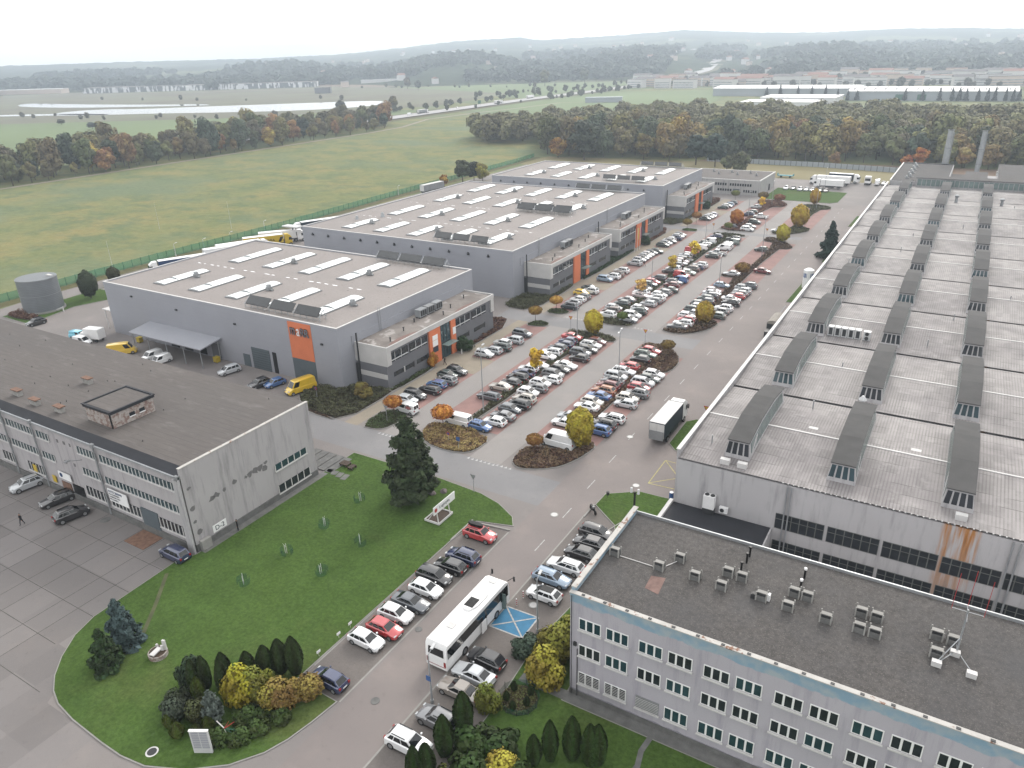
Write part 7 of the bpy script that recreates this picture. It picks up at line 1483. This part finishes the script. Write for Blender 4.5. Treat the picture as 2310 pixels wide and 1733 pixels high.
# flags
FLAGM = ('white_paint', 'sign_yellow', 'flag_red'); mat('flag_red', (.3, .05, .09), .8, .1, 1.)
for i, (x, y) in enumerate(((-83.8, 211), (-83.8, 212.9), (-83.8, 215))):
    t = thing('flagpole', ('white flagpole nearest to us at the third annex', 'middle flagpole with a pale banner at the third annex', 'flagpole with a dark red banner at the third annex')[i], 'flagpole', (x, y, 0)); b = MB(); b.tube((0, 0, 0), (0, 0, 7), .06, 6, 0, .04); link('pole', b.mesh('flag_pole', 'white_paint'), t)
    if i: b = MB(); b.box(-.02, .05, 3.4, .02, .95, 6.9); link('flag', b.mesh('flag', FLAGM[i]), t)
# silo and covered tank trailers beside the hall
t = thing('silo', 'white round silo with a blue band beside the factory wall', 'silo', (-30.4, 193.5, 0)); b = MB(); b.cyl(0, 0, .6, 5.1, 1.25, n=24); b.cyl(0, 0, 5.1, 5.5, 1.25, .6, 24); link('shell', b.mesh('silo_shell', 'white_paint', smooth=40), t); b = MB(); [b.add([((1.27) * math.cos(R(a + q)), 1.27 * math.sin(R(a + q)), z) for q, z in ((0, 3.3), (25, 3.3), (25, 4.4), (0, 4.4))], [(0, 1, 2, 3)]) for a in (-150, -124, -60, -35)]; link('blue_mark', b.mesh('blue_mark', 'sign_blue'), t); b = MB(); [b.tube((math.cos(a), math.sin(a), 0), (math.cos(a), math.sin(a), .7), .1, 5) for a in (0, 1.6, 3.1, 4.7)]; link('legs', b.mesh('legs', 'grey_metal'), t)
t = thing('covered_container', 'dark container with a rounded beige cover beside the factory wall', 'container', (-30.6, 160.5, 0), 0); b = MB(); b.box(-1.2, -3, .3, 1.2, 3, 2.2); link('tub', b.mesh('tub', 'dark_metal'), t); b = MB(); n = 9; vs = [(1.25 * math.cos(math.pi * i / (n - 1)), y, 2.2 + .8 * math.sin(math.pi * i / (n - 1))) for y in (-3.1, 3.1) for i in range(n)]; b.add(vs, [(i, i + 1, n + i + 1, n + i) for i in range(n - 1)] + [tuple(range(n))[::-1], tuple(range(n, 2 * n))]); link('cover', b.mesh('cover', 'champagne_cover', smooth=60), t) if 'champagne_cover' in MATS else link('cover', b.mesh('cover', mat('champagne_cover', (.4, .37, .33), .8, .1)), t)
t = thing('skip', 'small dark open skip half hidden by the factory roof edge', 'skip', (-30.4, 155, 0)); b = MB(); b.box(-1, -1.2, .2, 1, 1.2, 1.6); link('tub', b.mesh('skip', 'dark_metal'), t)
t = thing('loading_frame', 'white frame of a raised barrier beside the covered container', 'barrier', (-30.8, 166, 0)); b = MB(); b.tube((-.8, 0, .6), (.2, 3.5, 2.8), .07, 5); b.tube((.3, 0, .6), (.9, 3.5, 2.8), .07, 5); link('arm', b.mesh('arm', 'white_metal'), t); b = MB(); b.box(-1, -1, .1, 1.2, .8, .8); link('base', b.mesh('base', 'dark_metal'), t)
for x, y, l in ((-126.4, 90.6, 'yellow wheeled bin by the warehouse wall near the silver van'), (-151.9, 90.6, 'yellow wheeled bin by the canopy end')): t = thing('wheeled_bin', l, 'bin', (x, y, 0)); b = MB(); b.box(-.55, -.45, .15, .55, .45, 1.15); link('tub', b.mesh('bin_tub', 'bin_yellow'), t); b = MB(); b.box(-.6, -.5, 1.151, .6, .5, 1.25); link('lid', b.mesh('bin_lid', 'bin_yellow'), t); b = MB(); b.ycyl(-.4, .1, -.4, -.3, .1, 8); b.ycyl(.4, .1, -.4, -.3, .1, 8); link('wheel', b.mesh('bin_wheel', 'tyre'), t)
t = thing('lorry_canopy', 'white flat canopy on a single dark column among the parked lorries', 'canopy', (-193.2, 177.4, 0)); b = MB(); b.box(-3.5, -1.4, 4.9, 3.5, 1.4, 5.25); link('canopy_roof', b.mesh('canopy_roof', 'white_metal'), t); b = MB(); b.box(-.15, -.15, 0, .15, .15, 4.9); link('column', b.mesh('column', 'dark_metal'), t)
t = thing('turquoise_trailer', 'low turquoise flat trailer behind the pale low office', 'trailer', (-74, 369.3, 0)); b = MB(); b.box(-3.6, -1, .8, 3.6, 1, 1.1); b.box(-3.6, -1, 1.1, -3.4, 1, 1.9); b.box(3.4, -1, 1.1, 3.6, 1, 1.7); link('deck', b.mesh('deck', mat('turquoise', (.05, .3, .35), .6, .1)), t); b = MB(); [b.ycyl(x, .4, -.9, .9, .4, 10) for x in (-2, 2)]; link('wheel', b.mesh('tt_wheel', 'tyre'), t)
t = thing('bike_rack', 'low curved bicycle rack on the plaza beside the silver hatchback', 'bicycle rack', (-80.4, 116.6, .02)); b = MB(); [b.tube((i * .45, 0, 0), (i * .45, 0, .6), .03, 5) for i in range(7)]; b.tube((0, 0, .6), (2.7, 0, .6), .03, 5); link('rail', b.mesh('rail', 'dark_metal'), t)
t = thing('ashtray_post', 'short white post bin beside the dark shrub of the nearest annex', 'post', (-83.7, 117.4, .02)); b = MB(); b.cyl(0, 0, 0, 1.1, .12, n=8); b.cyl(0, 0, 1.1, 1.2, .15, n=8, mi=1); link('post', b.mesh('post', ['coping', 'dark_metal']), t)
# ------------------------------------------------------------------ people
def person(label, x, y, z, rz, stride=.25, top='jacket', legs='trousers', arm=.15, s=1.):
    V = []; E = []; RR = []
    def j(p, r, par=None): V.append(p); RR.append(r); par is None or E.append((par, len(V) - 1)); return len(V) - 1
    pel = j((0, 0, .95), .15); wa = j((0, 0, 1.1), .135, pel); ch = j((0, .02, 1.33), .165, wa); nk = j((0, .01, 1.5), .06, ch); hd = j((0, .03, 1.62), .095, nk); j((0, .03, 1.72), .08, hd)
    for sd in (-1, 1):
        st = stride * sd; hp = j((sd * .1, 0, .88), .1, pel); kn = j((sd * .1, st * .5 + .03, .5), .068, hp); an = j((sd * .1, st - .03, .1), .045, kn); j((sd * .1, st + .14, .05), .04, an)
        sh = j((sd * .2, .01, 1.42), .068, ch); el = j((sd * (.25 + arm * .3), -st * .4, 1.15), .047, sh); wr = j((sd * (.24 + arm), -st * .7 + .08, .92), .033, el); pa = j((sd * (.24 + arm), -st * .7 + .1, .85), .034, wr)
        for f in range(4): a = j((sd * (.24 + arm) , -st * .7 + .07 + f * .02, .80), .011, pa); j((sd * (.235 + arm), -st * .7 + .075 + f * .02, .765 - .005 * (f in (1, 2))), .009, a)
        a = j((sd * (.21 + arm), -st * .7 + .13, .82), .011, pa); j((sd * (.2 + arm), -st * .7 + .14, .79), .009, a)
    me = bpy.data.meshes.new('person'); me.from_pydata(V, E, []); o = bpy.data.objects.new('tmp', me); COL.objects.link(o)
    md = o.modifiers.new('s', 'SKIN'); md.use_smooth_shade = True
    for i, r in enumerate(RR): me.skin_vertices[0].data[i].radius = (r, r * (.8 if r > .12 else 1)); me.skin_vertices[0].data[i].use_root = i == 0
    o.modifiers.new('u', 'SUBSURF').levels = 1
    ev = bpy.data.meshes.new_from_object(o.evaluated_get(bpy.context.evaluated_depsgraph_get())); bpy.data.objects.remove(o)
    for m_ in ('skin', top, legs, 'black', 'hair'): ev.materials.append(MATS[m_])
    for p in ev.polygons:
        c = p.center; zz = c.z; lim = .94 - .0; armx = abs(c.x) > .21
        p.material_index = 3 if zz < .1 else 0 if (armx and zz < .9) else 2 if zz < .92 and not armx else 1 if zz < 1.5 else 0
    t = thing('person', label, 'person', (x, y, z), rz); t.scale = (s, s, s); b_ = link('body', ev, t)
    bm = bmesh.new(); bmesh.ops.create_icosphere(bm, subdivisions=2, radius=.112)
    bmesh.ops.delete(bm, geom=[v for v in bm.verts if v.co.z < -.03 and v.co.y > -.02 or v.co.y > .085], context='VERTS'); hm = bpy.data.meshes.new('hair'); bm.to_mesh(hm); bm.free(); hm.materials.append(MATS['hair']); h = link('hair', hm, t); h.location = (0, .02, 1.67)
    return t
person('person in dark clothes walking across the slab yard', -101.9, 38.2, .012, R(200), .28, 'jacket', 'trousers')
person('person in dark clothes standing at the workshop gable wall', -74.4, 51.4, .14, R(150), .05, 'jacket', 'trousers')
person('person in a dark jacket and pale shirt walking by the nearest entrance', -83.4, 111, .02, R(120), .3, 'jacket', 'black', .28)
person('person in black walking on the lane behind a silver off-road car', -75.3, 197.4, .012, R(-60), .28, 'jacket_grey', 'black')
# ------------------------------------------------------------------ camera, light, air
cam = bpy.data.cameras.new('camera'); co = bpy.data.objects.new('camera', cam); COL.objects.link(co); SC.camera = co
X, U, F = Vector((.85909677, .51111461, -.02673186)), Vector((-.18727164, .36252095, .91296653)), Vector((-.47632139, .77932048, -.40715785))
co.matrix_world = Matrix(((X.x, U.x, -F.x, 0), (X.y, U.y, -F.y, 0), (X.z, U.z, -F.z, 57), (0, 0, 0, 1)))
cam.sensor_width = 36; cam.lens = 26.266; cam.clip_start = 1; cam.clip_end = 20000
SUN_EL, SUN_AZ = 34, -5      # azimuth clockwise from +Y
w = bpy.data.worlds.new('World'); SC.world = w; w.use_nodes = True; N, L = w.node_tree.nodes, w.node_tree.links
bg = N['Background']; sky = N.new('ShaderNodeTexSky'); sky.sky_type = 'NISHITA'; sky.sun_disc = False; sky.sun_elevation = R(SUN_EL); sky.sun_rotation = R(SUN_AZ); sky.dust_density = 3; sky.air_density = 1.2
L.new(sky.outputs[0], bg.inputs[0]); bg.inputs[1].default_value = .1
tc = N.new('ShaderNodeTexCoord'); mp = N.new('ShaderNodeMapping'); mp.inputs['Scale'].default_value = (1, 1, 7); L.new(tc.outputs['Generated'], mp.inputs[0])
nz = N.new('ShaderNodeTexNoise'); nz.inputs['Scale'].default_value = 2.2; nz.inputs['Detail'].default_value = 6; L.new(mp.outputs[0], nz.inputs['Vector'])
rp = N.new('ShaderNodeMapRange'); rp.inputs[1].default_value = .3; rp.inputs[2].default_value = .6; rp.inputs[3].default_value = .72; rp.inputs[4].default_value = 1.14; L.new(nz.outputs[0], rp.inputs[0])
b2 = N.new('ShaderNodeBackground'); b2.inputs[0].default_value = (1., .985, .96, 1); L.new(rp.outputs[0], b2.inputs[1])
ms = N.new('ShaderNodeMixShader'); ms.inputs[0].default_value = .82; L.new(bg.outputs[0], ms.inputs[1]); L.new(b2.outputs[0], ms.inputs[2]); L.new(ms.outputs[0], N['World Output'].inputs[0])
sl = bpy.data.lights.new('sun', 'SUN'); sl.energy = 1.2; sl.angle = R(22); sl.color = (1, .96, .9); so = bpy.data.objects.new('sun', sl); COL.objects.link(so)
d = -Vector((math.sin(R(SUN_AZ)) * math.cos(R(SUN_EL)), math.cos(R(SUN_AZ)) * math.cos(R(SUN_EL)), math.sin(R(SUN_EL)))); so.rotation_euler = d.to_track_quat('-Z', 'Y').to_euler()
b = MB(); b.box(-5500, -500, -6, 1600, 5300, 150); hz = link('haze', b.mesh('haze', [])); hm = bpy.data.materials.new('haze'); hm.use_nodes = True; N, L = hm.node_tree.nodes, hm.node_tree.links
N.remove(N['Principled BSDF']); pv = N.new('ShaderNodeVolumePrincipled'); pv.inputs['Density'].default_value = 2.8e-4; pv.inputs['Color'].default_value = (.73, .84, .96, 1); pv.inputs['Anisotropy'].default_value = .4; L.new(pv.outputs[0], N['Material Output'].inputs['Volume'])
hz.data.materials.clear(); hz.data.materials.append(hm); setting(hz, 'stuff'); hz['label'] = 'pale autumn haze'; hz['category'] = 'haze'
SC.view_settings.view_transform = 'Standard'; SC.view_settings.look = 'None'; SC.view_settings.exposure = 1.0; SC.view_settings.gamma = 1
SC.cycles.max_bounces = 5; SC.cycles.diffuse_bounces = 2; SC.cycles.glossy_bounces = 2; SC.cycles.transparent_max_bounces = 8; SC.cycles.volume_bounces = 0; SC.cycles.use_adaptive_sampling = True; SC.cycles.adaptive_threshold = .02
SC.cycles.use_denoising = True
